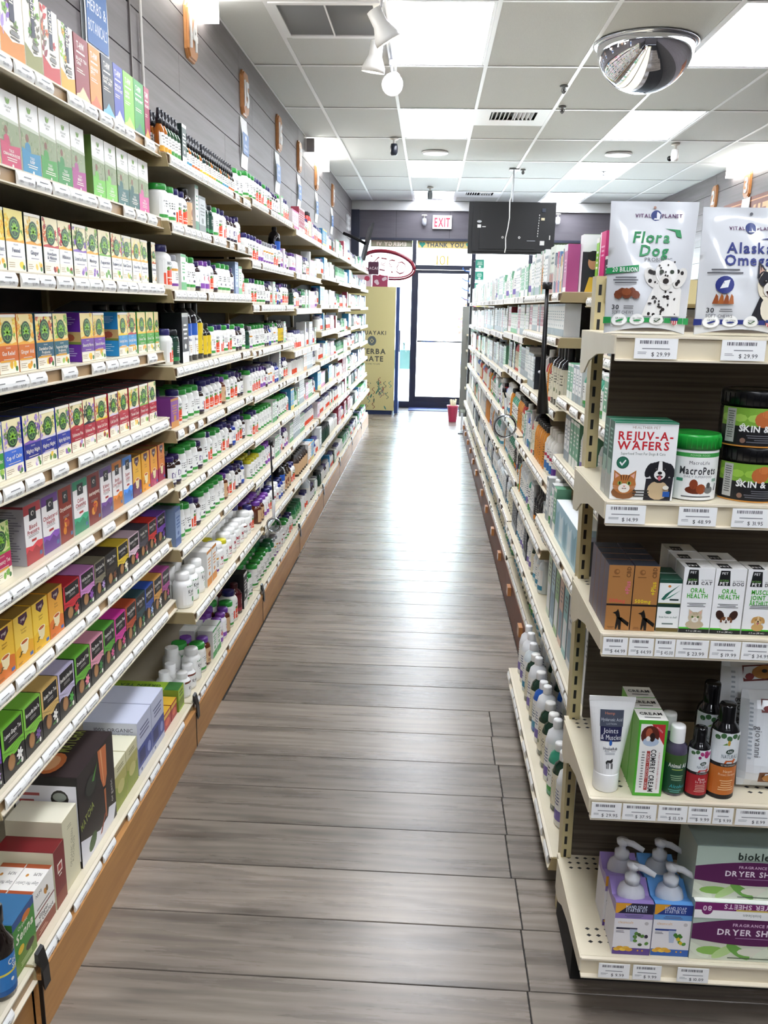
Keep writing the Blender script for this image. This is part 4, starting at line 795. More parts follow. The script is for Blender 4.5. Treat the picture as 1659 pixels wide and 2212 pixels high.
# ---- tea bay: the deck at the bottom
ZD = .166
def deck(name, xf, y0, y1, h, d, cols, prt, label, cat, z=ZD, group=None, rot=0): return put_box(name, y1-y0, d, h, cols, prt, (xf, (y0+y1)/2, z), LEFT+rot, label, cat, group)
def p(b, w, h):
    b.rect(0, 0, w, h, '#3f8a34'); b.rect(0, h*.86, w, h, '#2a4f8a'); b.poly([(0, 0), (w, 0), (w, h*.28), (w*.3, h*.36), (0, h*.22)], '#6f8f3a'); b.disc(w*.62, h*.84, w*.2, h*.07, '#d9782c'); b.disc(w*.3, h*.38, w*.14, h*.07, '#e9c03a'); b.disc(w*.7, h*.25, w*.2, h*.08, '#3c2c20')
    b.text('Senna', w*.5, h*.63, h*.16, '#f3f0e0', w*.8, True, slant=.2); b.text('Organic', w*.45, h*.78, h*.07, '#f3f0e0', w*.6); b.lines(w*.2, w*.8, h*.06, h*.16, 3, '#cfe0a0')
deck('senna_box', -.808, 1.432, 1.526, .128, .09, ('#3f8a34', '#3b6f9a', '#4a8a3a'), p, 'green senna tea box with gold and blue art, bottom deck corner', 'tea box')
def p(b, w, h):
    b.rect(0, 0, w, h, '#f4f1ea'); b.rect(0, 0, w, h*.22, '#8a3f2a'); b.rect(0, h*.47, w, h*.50, '#7a2f24'); b.text('Ginger', w*.45, h*.40, h*.085, '#3a3432', w*.7, True); b.text('Mint Comfort', w*.48, h*.30, h*.085, '#3a3432', w*.85, True); b.text('NUMI', w*.3, h*.85, h*.07, '#3a3432', w*.4); b.disc(w*.6, h*.72, w*.06, h*.08, '#c98a3a', rot=.6); b.disc(w*.68, h*.74, w*.05, h*.07, '#7a5a2a', rot=.3); b.lines(w*.15, w*.8, h*.54, h*.60, 1, '#77706a'); b.lines(w*.15, w*.6, h*.05, h*.14, 2, '#d9a890')
deck('ginger_mint_box', -.813, 1.530, 1.632, .122, .055, ('#f4f1ea', '#efe9e0', '#e4ddd0'), p, 'white and brown ginger mint tea box, front one on bottom deck', 'tea box')
def topart(o, d, w, h):
    b = MB(flat((-w/2, 0, h+.0008), (1, 0, 0), (0, 1, 0), (0, 0, 1))); b.rect(0, 0, w, d, '#f4f1ea'); b.rect(0, 0, w*.12, d, '#a8502c'); b.rect(w*.86, 0, w, d, '#a8502c'); b.text('Ginger Mint Comfort', w*.36, d*.5, w*.11, '#3a3432', d*.9, rot=PI/2); b.text('NUMI', w*.66, d*.3, w*.11, '#3a3432', d*.3, rot=PI/2); b.disc(w*.62, d*.7, w*.05, d*.06, '#c98a3a'); ob('top_print', b.mesh('top_print', M_card), o)
for o in [q for q in bpy.data.objects if q.name.startswith('ginger_mint_box')]: topart(o, .055, .102, .122)
o = deck('ginger_mint_box', -.871, 1.530, 1.632, .122, .055, ('#f4f1ea', '#efe9e0', '#e4ddd0'), None, 'white and brown ginger mint tea box, second row on bottom deck', 'tea box'); topart(o, .055, .102, .122)
def p(b, w, h):
    b.rect(0, 0, w, h, '#7a1f24'); b.rect(0, 0, w, h*.22, '#8a3a2a'); b.rect(w*.28, h*.55, w*.72, h*.72, '#efe6d8'); b.rect(w*.34, h*.58, w*.66, h*.69, '#a83a34'); b.lines(w*.3, w*.7, h*.48, h*.53, 1, '#efe6d8')
deck('tea_gift_box', -.812, 1.638, 1.694, .148, .135, ('#ded7b8', '#7a1f24', '#d9d3b6'), p, 'tall cream tea box with dark red band on the bottom deck', 'tea box')
def p(b, w, h): b.rect(0, 0, w, h, '#d9d3b4'); b.text('ORGANIC GREEN', w*.5, h*.5, h*.055, '#8c8668', h*.5, rot=PI/2-.2); b.text('ROOIBOS', w*.62, h*.45, h*.055, '#8c8668', h*.4, rot=PI/2-.2); b.lines(w*.3, w*.6, h*.8, h*.86, 2, '#a8a284')
deck('tea_gift_box', -.815, 1.697, 1.780, .186, .135, ('#ded8bc', '#efead4', '#d6d0b4'), p, 'tall plain cream tea box behind the red-banded one', 'tea box')
def p(b, w, h):
    b.rect(0, 0, w, h, '#241c1c'); b.poly([(0, 0), (w*.9, 0), (w, h*.16), (w*.78, h*.22), (w*.74, h*.14), (w*.5, h*.12), (w*.16, h*.24), (0, h*.30)], '#e9e8ee')
    b.disc(w*.30, h*.12, w*.12, h*.075, '#3c5a2a', 12, rot=.5); b.poly([(w*.5, h*.06), (w*.55, h*.06), (w*.7, h*.22), (w*.66, h*.22)], '#9a4a34')
    b.text('MATCHA', w*.20, h*.47, h*.085, '#8f9a4a', w*.36, True, rot=.25)
    b.poly([(w*.56, h*.99), (w*.80, h*.96), (w*.78, h*.62), (w*.72, h*.52), (w*.66, h*.53), (w*.60, h*.66)], '#c9713f'); b.poly([(w*.62, h*.97), (w*.66, h*.97), (w*.69, h*.56), (w*.675, h*.56)], '#e0a070'); b.rect(w*.66, h*.49, w*.74, h*.52, '#161212'); b.poly([(w*.675, h*.49), (w*.725, h*.49), (w*.715, h*.16), (w*.685, h*.16)], '#b8683a')
    b.disc(w*.34, h*.72, w*.17, h*.13, '#10100f', 16); b.disc(w*.34, h*.735, w*.14, h*.10, '#2c302a', 14); b.poly([(w*.36, h*.76), (w*.42, h*.74), (w*.54, h*.90)], '#4f8a3a'); b.text('organic', w*.88, h*.36, h*.06, '#e6e2da', h*.3, rot=PI/2)
deck('matcha_box', -.812, 1.786, 2.018, .248, .16, ('#2c2223', '#33282a', '#1c1718'), p, 'large dark matcha kit box with bamboo whisk picture, bottom deck', 'tea box')
o = bpy.data.objects['matcha_box']; b = MB(flat((-.116, 0, .2495), (1, 0, 0), (0, 1, 0), (0, 0, 1))); b.text('MATCHA', .17, .085, .034, '#8f9a4a', .11, True, rot=0); b.disc(.06, .085, .05, .03, '#c9713f', 14); b.disc(.06, .088, .035, .02, '#e0a878', 12); ob('top_print', b.mesh('top_print', M_card), o)
b = MB(flat((-.1161, .155, 0), (0, -1, 0), (0, 0, 1), (-1, 0, 0))); b.rect(0, .02, .152, .225, '#eceaf0'); b.lines(.01, .07, .12, .21, 5, '#b85a5a', 'l'); b.disc(.11, .19, .022, .024, '#26201e'); b.disc(.11, .195, .017, .012, '#8a8f86'); b.disc(.09, .135, .022, .018, '#1a1615'); ob('side_print', b.mesh('side_print', M_card), o)
for y0, y1, lab in ((2.025, 2.112, 'olive and cream tea box on bottom deck, nearer of two'), (2.115, 2.204, 'olive and cream tea box on bottom deck, farther of two')):
    def p(b, w, h): b.rect(0, 0, w, h, '#b5ae62'); b.rect(0, h*.74, w, h, '#d9d4ac'); b.poly([(0, 0), (w, 0), (w, h*.5), (w*.5, h*.35), (0, h*.55)], '#8f9a3c'); b.disc(w*.5, h*.42, w*.3, h*.14, '#c9c27a', 14); b.lines(w*.2, w*.8, h*.8, h*.9, 2, '#77743a')
    deck('tea_box', -.815, y0, y1, .135, .10, ('#e9e4c4', '#f0ecd0', '#c9c28a'), p, lab, 'tea box')
for k, (y0, y1) in enumerate(((2.212, 2.336), (2.339, 2.458))):
    def p(b, w, h): b.rect(0, 0, w, h, '#c3c8de'); b.rect(0, h*.12, w, h*.5, '#3f4f9a'); b.rect(w*.1, h*.18, w*.5, h*.42, '#26306a'); b.disc(w*.78, h*.28, w*.12, h*.1, '#8f9ad0'); b.lines(w*.15, w*.85, h*.62, h*.84, 3, '#5a6088'); b.disc(w*.2, h*.06, w*.05, h*.03, '#4f5f88')
    o = deck('white_tea_box', -.815, y0, y1, .168, .16, ('#c9cde2', '#d3d8ec', '#b9bed4'), p, ['lilac organic white tea box on bottom deck, nearer of two', 'lilac white tea box on bottom deck, farther of two'][k], 'tea box')
    if k == 0:
        b = MB(flat((-.0621, .16, 0), (0, -1, 0), (0, 0, 1), (-1, 0, 0))); b.rect(0, .09, .16, .168, '#dfe2ee'); b.text('100% ORGANIC', .090, .146, .012, '#3c3f4f', .12); b.text('WHITE TEA', .100, .126, .012, '#23252f', .10, True); ob('side_print', b.mesh('side_print', M_card), o)
for k, (y0, y1) in enumerate(((2.468, 2.545), (2.55, 2.612))): 
    def p(b, w, h): b.rect(0, 0, w, h, '#b02a34'); b.rect(0, h*.7, w, h*.9, '#e9c04a'); b.disc(w*.5, h*.4, w*.3, h*.2, '#d9604a')
    deck('tea_box', -.82, y0, y1, .06, .09, ('#b02a34', '#e0b23a', '#8f222c'), p, ['red and yellow tea box on bottom deck, nearer of two', 'red and yellow tea box on bottom deck, farther of two'][k], 'tea box')
def p(b, w, h): b.rect(0, 0, w, h, '#a8c83a'); b.rect(0, h*.1, w, h*.5, '#7a8f2a'); b.lines(w*.1, w*.9, h*.6, h*.9, 2, '#3f5a2a')
o = deck('tea_box', -.815, 2.618, 2.682, .08, .24, ('#8aa83a', '#9cc23c', '#7f9a34'), p, 'long lime green and olive tea box at far end of bottom deck', 'tea box')
b = MB(flat((-.032, .0, .0812), (1, 0, 0), (0, 1, 0), (0, 0, 1))); b.rect(0, 0, .064, .05, '#3f7a3a'); b.text('GREEN TEA', .03, .14, .018, '#3f6a2a', .15, True, rot=PI/2); ob('top_print', b.mesh('top_print', M_card), o)
# coconut sauce bottle in the corner
rt = tag(bpy.data.objects.new('sauce_bottle', None), 'black-capped bottle with blue coconut label at the lower left corner', 'bottle'); COL.objects.link(rt); rt.location = (-.822, 1.398, ZD); rt.rotation_euler = (0, 0, LEFT+.35)
b = MB(); b.lathe([(.027, 0, '#1a1210'), (.030, .004, '#1a1210'), (.030, .10, '#1a1210'), (.031, .118, '#1a1210'), (.018, .14, '#1a1210'), (.013, .16, '#1a1210'), (.013, .185, '#1a1210')], 20); ob('body', b.mesh('body', M_gloss), rt)
b = MB(); b.lathe([(.0165, .165, '#0c0c0c'), (.0165, .198, '#0c0c0c'), (.014, .202, '#0c0c0c'), (0, .202, '#0c0c0c')], 16); ob('cap', b.mesh('cap', M_plas), rt)
b = MB(CYL(.0303, .012)); b.seg = .008; b.rect(-.05, 0, .05, .085, '#2f7ac0'); b.rect(-.05, .045, .05, .05, '#e0cf4a'); b.rect(-.05, 0, .05, .012, '#1f5a9a'); b.seg = None; b.text('Coconut', 0, .071, .013, '#f4f2ea', .05, True); b.text('Secret', .004, .057, .012, '#f4f2ea', .04, True); b.disc(.012, .022, .018, .017, '#3c2018'); b.disc(.014, .018, .012, .009, '#8a3a2a'); b.disc(-.018, .03, .004, .004, '#f4f2ea'); ob('label', b.mesh('label', M_card), rt)

# ---- bottles
W_ = '#f2f1ec'
BT = { # r, h, body, cap, cap height, cap/body radius, label style, description, gloss
 'g': (.033, .112, W_, '#2f9a3c', .024, .88, 'nat', 'white bottle with wide green cap', 0), 'G': (.039, .128, W_, '#2a8f38', .026, .90, 'nat', 'big white jar with wide green lid', 0),
 'n': (.031, .116, W_, '#2b2766', .026, .72, 'now', 'white bottle, navy cap, orange label', 0), 'N': (.041, .135, W_, '#2a2660', .028, .68, 'now', 'big white bottle, navy cap, orange label', 0),
 'd': (.026, .102, '#2a1410', '#33235c', .022, .76, 'sol', 'dark amber bottle with purple cap', 1), 'p': (.027, .108, '#efecf0', '#7c42a6', .022, .78, 'pur', 'white bottle with purple cap', 0),
 'b': (.027, .104, '#1b2f96', '#20265a', .022, .74, 'blu', 'cobalt bottle with white label', 1), 'k': (.035, .122, '#f6f6f3', '#f8f8f5', .032, .72, 'kyo', 'all-white bottle with green square', 0),
 'y': (.027, .098, W_, '#d8cf2c', .022, .82, 'nat', 'white bottle with yellow cap', 0), 'a': (.031, .108, '#5c2a16', '#6f3f9c', .024, .74, 'tan', 'amber bottle, purple cap, tan label', 1),
 'W': (.036, .105, '#f4f4f1', '#f7f7f4', .030, .84, 'rdt', 'white jar with red lettering', 0), 'w': (.030, .09, '#f4f4f1', '#f4f4f2', .028, .66, 'brn', 'small white bottle with brown band', 0),
 'T': (.034, .215, '#17171c', '#131316', .026, .40, 'bse', 'tall dark bottle with blue label', 1), 'Y': (.030, .20, '#121212', '#0e0e0e', .05, .36, 'yel', 'tall black bottle with yellow label', 1), 'z': (.024, .125, '#121212', '#0e0e0e', .024, .5, 'yel', 'short black bottle with yellow label', 1),
 'R': (.036, .14, '#4a1018', '#3f0e16', .03, .5, 'red', 'dark red bottle with dark cap', 1), 'm': (.031, .112, '#16342a', '#1c1f22', .024, .82, 'drk', 'dark green bottle with dark cap', 1), 'J': (.055, .26, '#1d2024', '#16181b', .03, .42, 'drk', 'large dark jug at the back', 1),
 'c': (.029, .108, W_, '#8f9096', .024, .8, 'pst', 'white bottle with grey cap', 0), 'v': (.030, .11, W_, '#4f2a7c', .024, .75, 'pur', 'white bottle with violet cap', 0), 'e': (.033, .135, '#2f1c10', '#17120f', .026, .56, 'tan', 'amber bottle, black cap, tan label', 1), 
 'h': (.034, .12, '#23804a', '#1c5f3a', .02, .8, 'nat', 'green bottle with white label', 0),
 # right-hand side
 'L': (.034, .20, '#eef0f2', '#f6f6f6', .034, .42, 'lil', 'white lotion bottle with white cap', 0), 'l': (.034, .19, '#dfe9ee', '#f4f4f4', .034, .42, 'aqu', 'pale blue bottle with white cap', 0), 'O': (.027, .175, '#e0902a', '#16140f', .03, .6, 'org', 'orange bottle with black cap', 0),
 'D': (.037, .25, '#151019', '#141018', .06, .38, 'crm', 'tall dark bottle with cream label', 1), 'E': (.034, .18, '#1d3a2c', '#ecebe6', .034, .5, 'crm', 'dark green bottle with white cap', 1), 'K': (.031, .17, '#14141a', '#141419', .034, .56, 'orb', 'black bottle with orange band', 1),
 'q': (.034, .185, '#ece9e2', '#efece6', .04, .5, 'crs', 'white jug with crimson label', 0), 's': (.033, .18, '#2a5fb8', '#f2f2f2', .034, .45, 'aqu', 'blue bottle with white cap', 0), 't': (.026, .165, '#d9dfe4', '#e9ecef', .03, .8, 'aqu', 'silver-grey tube standing on its cap', 0), 'r': (.026, .17, '#c83a34', '#2a2226', .03, .6, 'crm', 'red bottle with dark cap', 0), 'F': (.032, .165, '#3f9a7c', '#f2f2f0', .03, .5, 'nat', 'sea-green bottle with white cap', 0), 'j': (.04, .085, '#e9e6de', '#dcdad2', .022, .95, 'pst', 'squat cream jar with pale lid', 0),
}
def lab_print(st, r, h, big):
    z0, hh = h*.10, h*.55; b = MB(CYL(r+.0003, z0)); w = r*2.3; s = r*.38
    bg = {'tan': '#d9b48a', 'yel': '#e9c92a', 'drk': '#1d4436', 'red': '#6a1a24', 'org': '#e0902a', 'crm': '#e9e3cb', 'orb': '#1a1a20'}.get(st, '#f8f8f5'); b.seg = s; b.rect(-w/2, 0, w/2, hh, bg); b.seg = s
    t = lambda *a, **k: b.text(*a, **k)
    if st == 'nat': b.rect(-w/2, 0, w/2, hh*.16, '#3f9a44'); b.lines(-w*.3, w*.3, hh*.5, hh*.86, 3, '#4a4f4a'); b.disc(0, hh*.33, w*.12, hh*.07, '#4a3f5a')
    elif st == 'now':
        for i in range(5): b.rect(-w*.34+i*w*.136, 0, -w*.34+(i+1)*w*.136, hh*(.44+.12*math.sin((i+.5)/5*PI)+.04*i), '#e6502c', i > 0)
        b.disc(-w*.12, hh*.66, w*.09, hh*.08, '#5c8f3a'); b.disc(w*.06, hh*.70, w*.07, hh*.06, '#3f7a34'); t('NOW', .0, hh*.88, hh*.13, '#3c3f4a', w*.34, True); b.lines(-w*.2, w*.22, hh*.1, hh*.34, 2, '#f6e6d6')
    elif st == 'sol': t(R.choice(['A', 'C', 'E', 'D3', 'B12', 'Zn']), 0, hh*.55, hh*.36, R.choice(['#4a2f7a', '#c23a5a', '#3f8f4a', '#d9702c']), w*.5, True); b.rect(-w/2, 0, w/2, hh*.12, '#2c2440'); b.lines(-w*.25, w*.25, hh*.16, hh*.3, 2, '#55505a')
    elif st == 'pur': b.rect(-w/2, 0, w/2, hh*.3, '#8a4fb0'); b.disc(0, hh*.6, w*.14, hh*.16, '#c9506a'); b.lines(-w*.25, w*.25, hh*.76, hh*.92, 2, '#5a4a64')
    elif st == 'blu': b.rect(-w/2, 0, w/2, hh*.2, '#2a4fb0'); b.lines(-w*.25, w*.25, hh*.35, hh*.8, 4, '#3c4a7a')
    elif st == 'kyo': t('Kyolic', 0, hh*.70, hh*.2, '#2c2f2c', w*.5, True); b.rect(-w*.04, hh*.12, w*.2, hh*.36, '#2f9a44'); b.rect(-w*.3, hh*.94, w*.3, hh, '#3f8f4a'); b.lines(-w*.25, w*.2, hh*.44, hh*.54, 1, '#8a8a86')
    elif st == 'tan': b.disc(0, hh*.55, w*.18, hh*.2, '#8a4a2a'); b.lines(-w*.28, w*.28, hh*.08, hh*.26, 2, '#5a3420'); b.disc(w*.18, hh*.78, w*.07, hh*.07, '#4a2a18')
    elif st == 'rdt': t('MSM', 0, hh*.6, hh*.26, '#b02a3a', w*.5, True); b.rect(-w*.3, hh*.12, w*.3, hh*.2, '#b02a3a'); b.lines(-w*.25, w*.25, hh*.26, hh*.4, 2, '#88888a')
    elif st == 'brn': b.rect(-w/2, hh*.88, w/2, hh*1.02, '#7a3a2a'); t('Kyolic', 0, hh*.5, hh*.24, '#3c2f3a', w*.5, True)
    elif st == 'bse': b.rect(-w/2, hh*.62, w/2, hh, '#2a5fc0'); t('Black Seed', 0, hh*.5, hh*.08, '#23306a', w*.6, True); b.lines(-w*.3, w*.3, hh*.08, hh*.34, 4, '#b98a3a')
    elif st == 'yel': b.disc(0, hh*.55, w*.16, hh*.13, '#2a2018'); t('OIL', 0, hh*.55, hh*.1, '#e9c92a', w*.24, True); b.lines(-w*.25, w*.25, hh*.1, hh*.3, 3, '#7a5a18')
    elif st == 'pst': b.rect(-w/2, 0, w/2, hh*.14, '#7a3f9a'); b.rect(-w/2, hh*.8, w/2, hh*.92, '#e0a03a'); b.lines(-w*.3, w*.3, hh*.3, hh*.7, 4, '#5a5a60')
    elif st in ('drk', 'red', 'orb'): b.lines(-w*.25, w*.25, hh*.4, hh*.8, 4, '#d9d9d2'); b.rect(-w/2, 0, w/2, hh*.2, {'drk': '#2f8a4a', 'red': '#9a3a44', 'orb': '#e08a2c'}[st])
    elif st == 'org': b.lines(-w*.22, w*.22, hh*.2, hh*.95, 7, '#4a2f14'); b.disc(0, hh*.12, w*.07, hh*.03, '#2a1a10')
    elif st == 'crm': b.lines(-w*.25, w*.25, hh*.5, hh*.85, 4, '#5a5440'); b.disc(0, hh*.3, w*.1, hh*.07, '#6f7a4a')
    elif st == 'crs': b.rect(-w/2, 0, w/2, hh*.32, R.choice(['#5f2f9a', '#2a72b8', '#b82a54'])); b.rect(-w/2, hh*.5, w/2, hh*.62, '#c02a54'); b.lines(-w*.22, w*.22, hh*.7, hh*.9, 2, '#5a5a60')
    elif st == 'lil': b.rect(-w/2, 0, w/2, hh*.28, '#7f6fb8'); b.lines(-w*.24, w*.24, hh*.4, hh*.85, 5, '#77809a')
    elif st == 'aqu': b.rect(-w/2, 0, w/2, hh*.22, '#3f8fb0'); b.lines(-w*.24, w*.24, hh*.35, hh*.85, 5, '#6a7f88')
    return b
def bottle_mb(code, n=14):
    r, h, bc, cc, ch, cf, st, d, gl = BT[code]; rc = r*cf; hb = h-ch*.8
    sh = .16*h if cf > .6 else .30*h
    b = MB(); b.lathe([(r*.9, 0, bc), (r, .003, bc), (r, hb-sh, bc), (r*.96, hb-sh*.6, bc), (r*.82 if cf < .8 else r*.95, hb-sh*.25, bc), (rc*.9, hb, bc), (rc*.9, hb+.002, bc)], n)
    c = MB(); c.lathe([(rc*.99, hb+.001, cc), (rc, hb+.002, cc), (rc, h-.004, cc), (rc*.93, h, cc), (0, h, cc)], n, closed=True); return b, c
def bottle_meshes(code, var=0):
    def mk():
        b, c = bottle_mb(code); r, h, *_, st, d, gl = BT[code]; l = lab_print(st, r, h, 0)
        return b.mesh('bottle_body', M_gloss if gl else M_plas), c.mesh('cap', M_plas), l.mesh('label', M_card)
    return cache(('bt', code, var), mk)
def far_mb(code):
    def mk():
        r, h, bc, cc, ch, cf, st, d, gl = BT[code]; hb = h-ch*.8; rc = r*cf; lc = {'tan': '#d9b48a', 'yel': '#e9c92a', 'drk': '#1d4436', 'red': '#6a1a24', 'org': '#e0902a', 'crm': '#e9e3cb', 'orb': '#e08a2c', 'now': '#e6502c', 'nat': '#f4f4f0', 'pur': '#a070c0', 'crs': '#b82a54'}.get(st, '#f4f4f0'); l2 = {'nat': '#7fba84', 'now': '#f4f2ee', 'bse': '#2a5fc0', 'sol': '#ece8ee'}.get(st, lc)
        b = MB(); b.lathe([(r, 0, bc), (r, h*.10, lc), (r, h*.36, l2), (r, h*.62, bc), (r*.97, hb-h*.1, bc), (rc, hb-.002, cc), (rc, h, cc)], 9); return b
    return cache(('far', code), mk)
# ---- small cartons among the bottles: w, d, h, front colours, description
BX = {'x': (.060, .06, .115, '#f3f4ef', '#2f9a4a', 'white and green carton'), 'X': (.066, .085, .135, '#f5f3ee', '#d98a2c', 'white carton with orange edges'), 'U': (.085, .085, .095, '#8a3f9a', '#c9862c', 'purple carton'), 'B': (.06, .08, .13, '#8fa4c8', '#3f5f9a', 'grey-blue carton'), 'Q': (.075, .07, .165, '#1d1d22', '#e9e9e6', 'black and white carton'), 'S': (.09, .085, .125, '#b8bcbc', '#6f7472', 'silver-grey carton'), 'Z': (.05, .06, .12, '#1c3a30', '#e9e9e4', 'dark green carton'), 'H': (.045, .05, .19, '#e9e9e6', '#2f7a54', 'tall thin white carton'), 'P': (.055, .06, .11, '#efe6ee', '#c23a8a', 'white and magenta carton'), 'A': (.06, .07, .13, '#3f9ad0', '#e0c94a', 'sky blue carton'), 'I': (.05, .06, .16, '#f0f2f2', '#8a9aa4', 'plain white carton'), 'M': (.055, .05, .15, '#a83a50', '#f0e4e4', 'crimson carton'), 'V': (.075, .12, .17, '#a9cfe0', '#e9f4f8', 'pale blue packet'), 'g2': (.055, .05, .16, '#6fae8a', '#f0f4ee', 'soft green carton'), 'k2': (.05, .05, .15, '#2a2f3a', '#9aa4b0', 'charcoal carton')}
def bx_print(c1, c2):
    def p(b, w, h): b.rect(0, 0, w, h, c1); b.rect(0, 0, w, h*.22, c2); b.rect(0, h*.92, w, h, c2); b.lines(w*.15, w*.85, h*.45, h*.80, 4, c2); b.disc(w*.5, h*.33, w*.16, w*.12, c2)
    return p
def item(B, code, x, df, z, label, kind, group, behind=0, lim=290, sc=1):
    """one shelf item; past the limit it is folded into one mass of its kind"""
    if code in BX:
        w, d, h, c1, c2, desc = BX[code]
        if okay(kind[1], 285):
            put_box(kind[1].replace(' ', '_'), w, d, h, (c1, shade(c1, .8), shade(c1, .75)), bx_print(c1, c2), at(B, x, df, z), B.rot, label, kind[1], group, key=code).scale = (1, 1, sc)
        else: merge(stuff(kind[1]), cache(('cb', code), lambda: (lambda b: (b.face([(-w/2, -.0004, h*.05), (w/2, -.0004, h*.05), (w/2, -.0004, h*.3), (-w/2, -.0004, h*.3)], c2), b.face([(-w*.32, -.0004, h*.5), (w*.32, -.0004, h*.5), (w*.32, -.0004, h*.74), (-w*.32, -.0004, h*.74)], shade(c2, .7)), b)[2])(carton(w, d, h, c1, None, None))), B.M @ Matrix.Translation((x, -df, z)) @ Matrix.Diagonal((1, 1, sc, 1)))
        return
    r, h = BT[code][:2]
    if okay(kind[0], lim):
        a, c, l = bottle_meshes(code, R.randrange(3)); o = tag(ob(kind[0].replace(' ', '_'), a, None, at(B, x, df-r, z), B.rot+R.uniform(-.25, .25)), label, kind[0], group); ob('cap', c, o); ob('label', l, o); o.scale = (1, 1, sc)
    else: merge(stuff(kind[0]), far_mb(code), B.M @ Matrix.Translation((x, -df+r, z)) @ Matrix.Rotation(R.uniform(0, 6), 4, 'Z') @ Matrix.Diagonal((1, 1, sc, 1)))
def desc_of(c): return BX[c][5] if c in BX else BT[c][7]
def wid(c): return BX[c][0] if c in BX else BT[c][0]*2
def fill(B, si, seq, bayname, side, kind, df=None, x0=.03, x1=None, gap=(.003, .012), pool=None, rev=False, back=0, lim=290):
    z, d = (list(B.sh)+[B.base])[si]; x = x0; x1 = x1 or B.W-.02; k = 0; seq = list(seq); hi = len(B.sh)+1
    zs = sorted([q[0] for q in B.sh]+[B.base[0]]); nx = [q for q in zs if q > z+.01]; room = (nx[0]-z-.042) if nx else .4
    while True:
        c = seq[k] if k < len(seq) else (R.choice(pool) if pool else None)
        if c is None: break
        run = 1 if k < len(seq) else R.choice((1, 1, 2, 2, 3, 4))
        hh = BX[c][2] if c in BX else BT[c][1]
        sc = min(1, room/hh)
        for _ in range(run):
            w_ = wid(c)
            if x+w_ > x1: return
            xx = x+w_/2; sx = B.W-xx if rev else xx
            lab = f'{desc_of(c)}, {ordn(k)} on {ordn(si)} shelf, {bayname}'
            item(B, c, sx, (df or d-.022), z, lab, kind, f'goods on {ordn(si)} shelf down, {bayname}', lim=lim, sc=sc)
            if back:
                for q in range(back):
                    dd = (BX[c][1] if c in BX else w_)+(.003 if c not in BX else .012)
                    cnt_b = stuff(kind[0]+' behind')
                    src = cache(('cb', c), lambda: carton(*BX[c][:3], BX[c][3], None, None)) if c in BX else far_mb(c)
                    merge(cnt_b, src, B.M @ Matrix.Translation((sx, -(df or d-.022)+(0 if c in BX else BT[c][0])+dd*(q+1), z)) @ Matrix.Diagonal((1, 1, sc*.985, 1)))
            x += w_+R.uniform(*gap); k += 1
SUP = ('supplement bottle', 'supplement box')
# dropper bottles on the top shelf beside the teas
def dropper(B, x, df, z, gl, lc, label, hgt=1.0):
    def mk():
        b = MB(); r = .0155; h = .07*hgt; b.lathe([(r*.9, 0, gl), (r, .003, gl), (r, h*.78, gl), (r*.6, h*.93, gl), (r*.55, h, gl)], 12)
        c = MB(); c.lathe([(r*.68, h-.002, '#17171c'), (r*.70, h+.014, '#17171c'), (r*.5, h+.016, '#17171c'), (r*.42, h+.03, '#23232a'), (r*.36, h+.042, '#23232a'), (0, h+.044, '#23232a')], 12)
        l = MB(CYL(r+.0003, h*.08)); l.seg = .007; hh = h*.6; l.rect(-.02, 0, .02, hh, '#f3f1ea'); l.rect(-.02, 0, .02, hh*.3, lc); l.lines(-.012, .012, hh*.4, hh*.9, 3, '#6a6a66')
        return b.mesh('dropper_body', M_gloss), c.mesh('dropper_cap', M_plas), l.mesh('label', M_card)
    a, c, l = cache(('dr', gl, lc, hgt), mk); o = tag(ob('dropper_bottle', a, None, at(B, x, df, z), B.rot), label, 'dropper bottle', 'dropper bottles on the top shelf'); ob('dropper_cap', c, o); ob('label', l, o)
B = LB['B']; z, d = B.sh[0]
x = .03; k = 0
while x < 1.0:
    if k == 6:
        put_box('supplement_box', .05, .05, .125, ('#1c3a30', '#17302a', '#152a24'), bx_print('#1c3a30', '#e9e9e4'), at(B, x+.03, d-.02, z), LEFT, 'dark green carton among the dropper bottles, top shelf', 'supplement box'); x += .062; k += 1; continue
    for row_ in range(2):
        gl = ['#a85f1c', '#2a4a30', '#3a2416', '#1f3a3a'][(k*3+row_) % 4 if k > 5 else (0 if k < 2 else 1)]
        dropper(B, x+.016, d-.035-row_*.036, z, gl, ['#d9a02c', '#4f9a4a', '#3f8fb0', '#c96a2c', '#e0c03a'][(k//3) % 5], f'{dict(zip("a213", ("amber", "green", "teal-black", "brown")))[gl[1] if gl[1:3] != "1f" else "1"]} glass dropper bottle, {ordn(k)} along top shelf, {"front" if row_ == 0 else "second"} row', 1.25 if k < 6 else 1.0)
    x += .0345 if k != 12 else .055; k += 1
item(B, 'g', 1.08, d-.022, z, 'white bottle with green cap after the droppers, top shelf', SUP, None); item(B, 'g', 1.16, d-.022, z, 'last white bottle with green cap on the dropper shelf', SUP, None)
PL = {'B': ['n', 'g', 'd', 'p', 'n', 'g', 'x'], 'C': ['n', 'g', 'd', 'c', 'n', 'x', 'v', 'p'], 'D': ['n', 'c', 'W', 'x', 'd', 'I', 'P', 'v'], 'E': ['c', 'x', 'n', 'n', 'A', 'W', 'd', 'P', 'm'], 'F': ['c', 'x', 'n', 'h', 'W', 'd', 'h', 'M'], 'G': ['c', 'x', 'n', 'n', 'W', 'd', 'h', 'A', 'm'], 'H': ['c', 'x', 'n', 'B', 'd', 'h', 'g', 'P', 'm']}
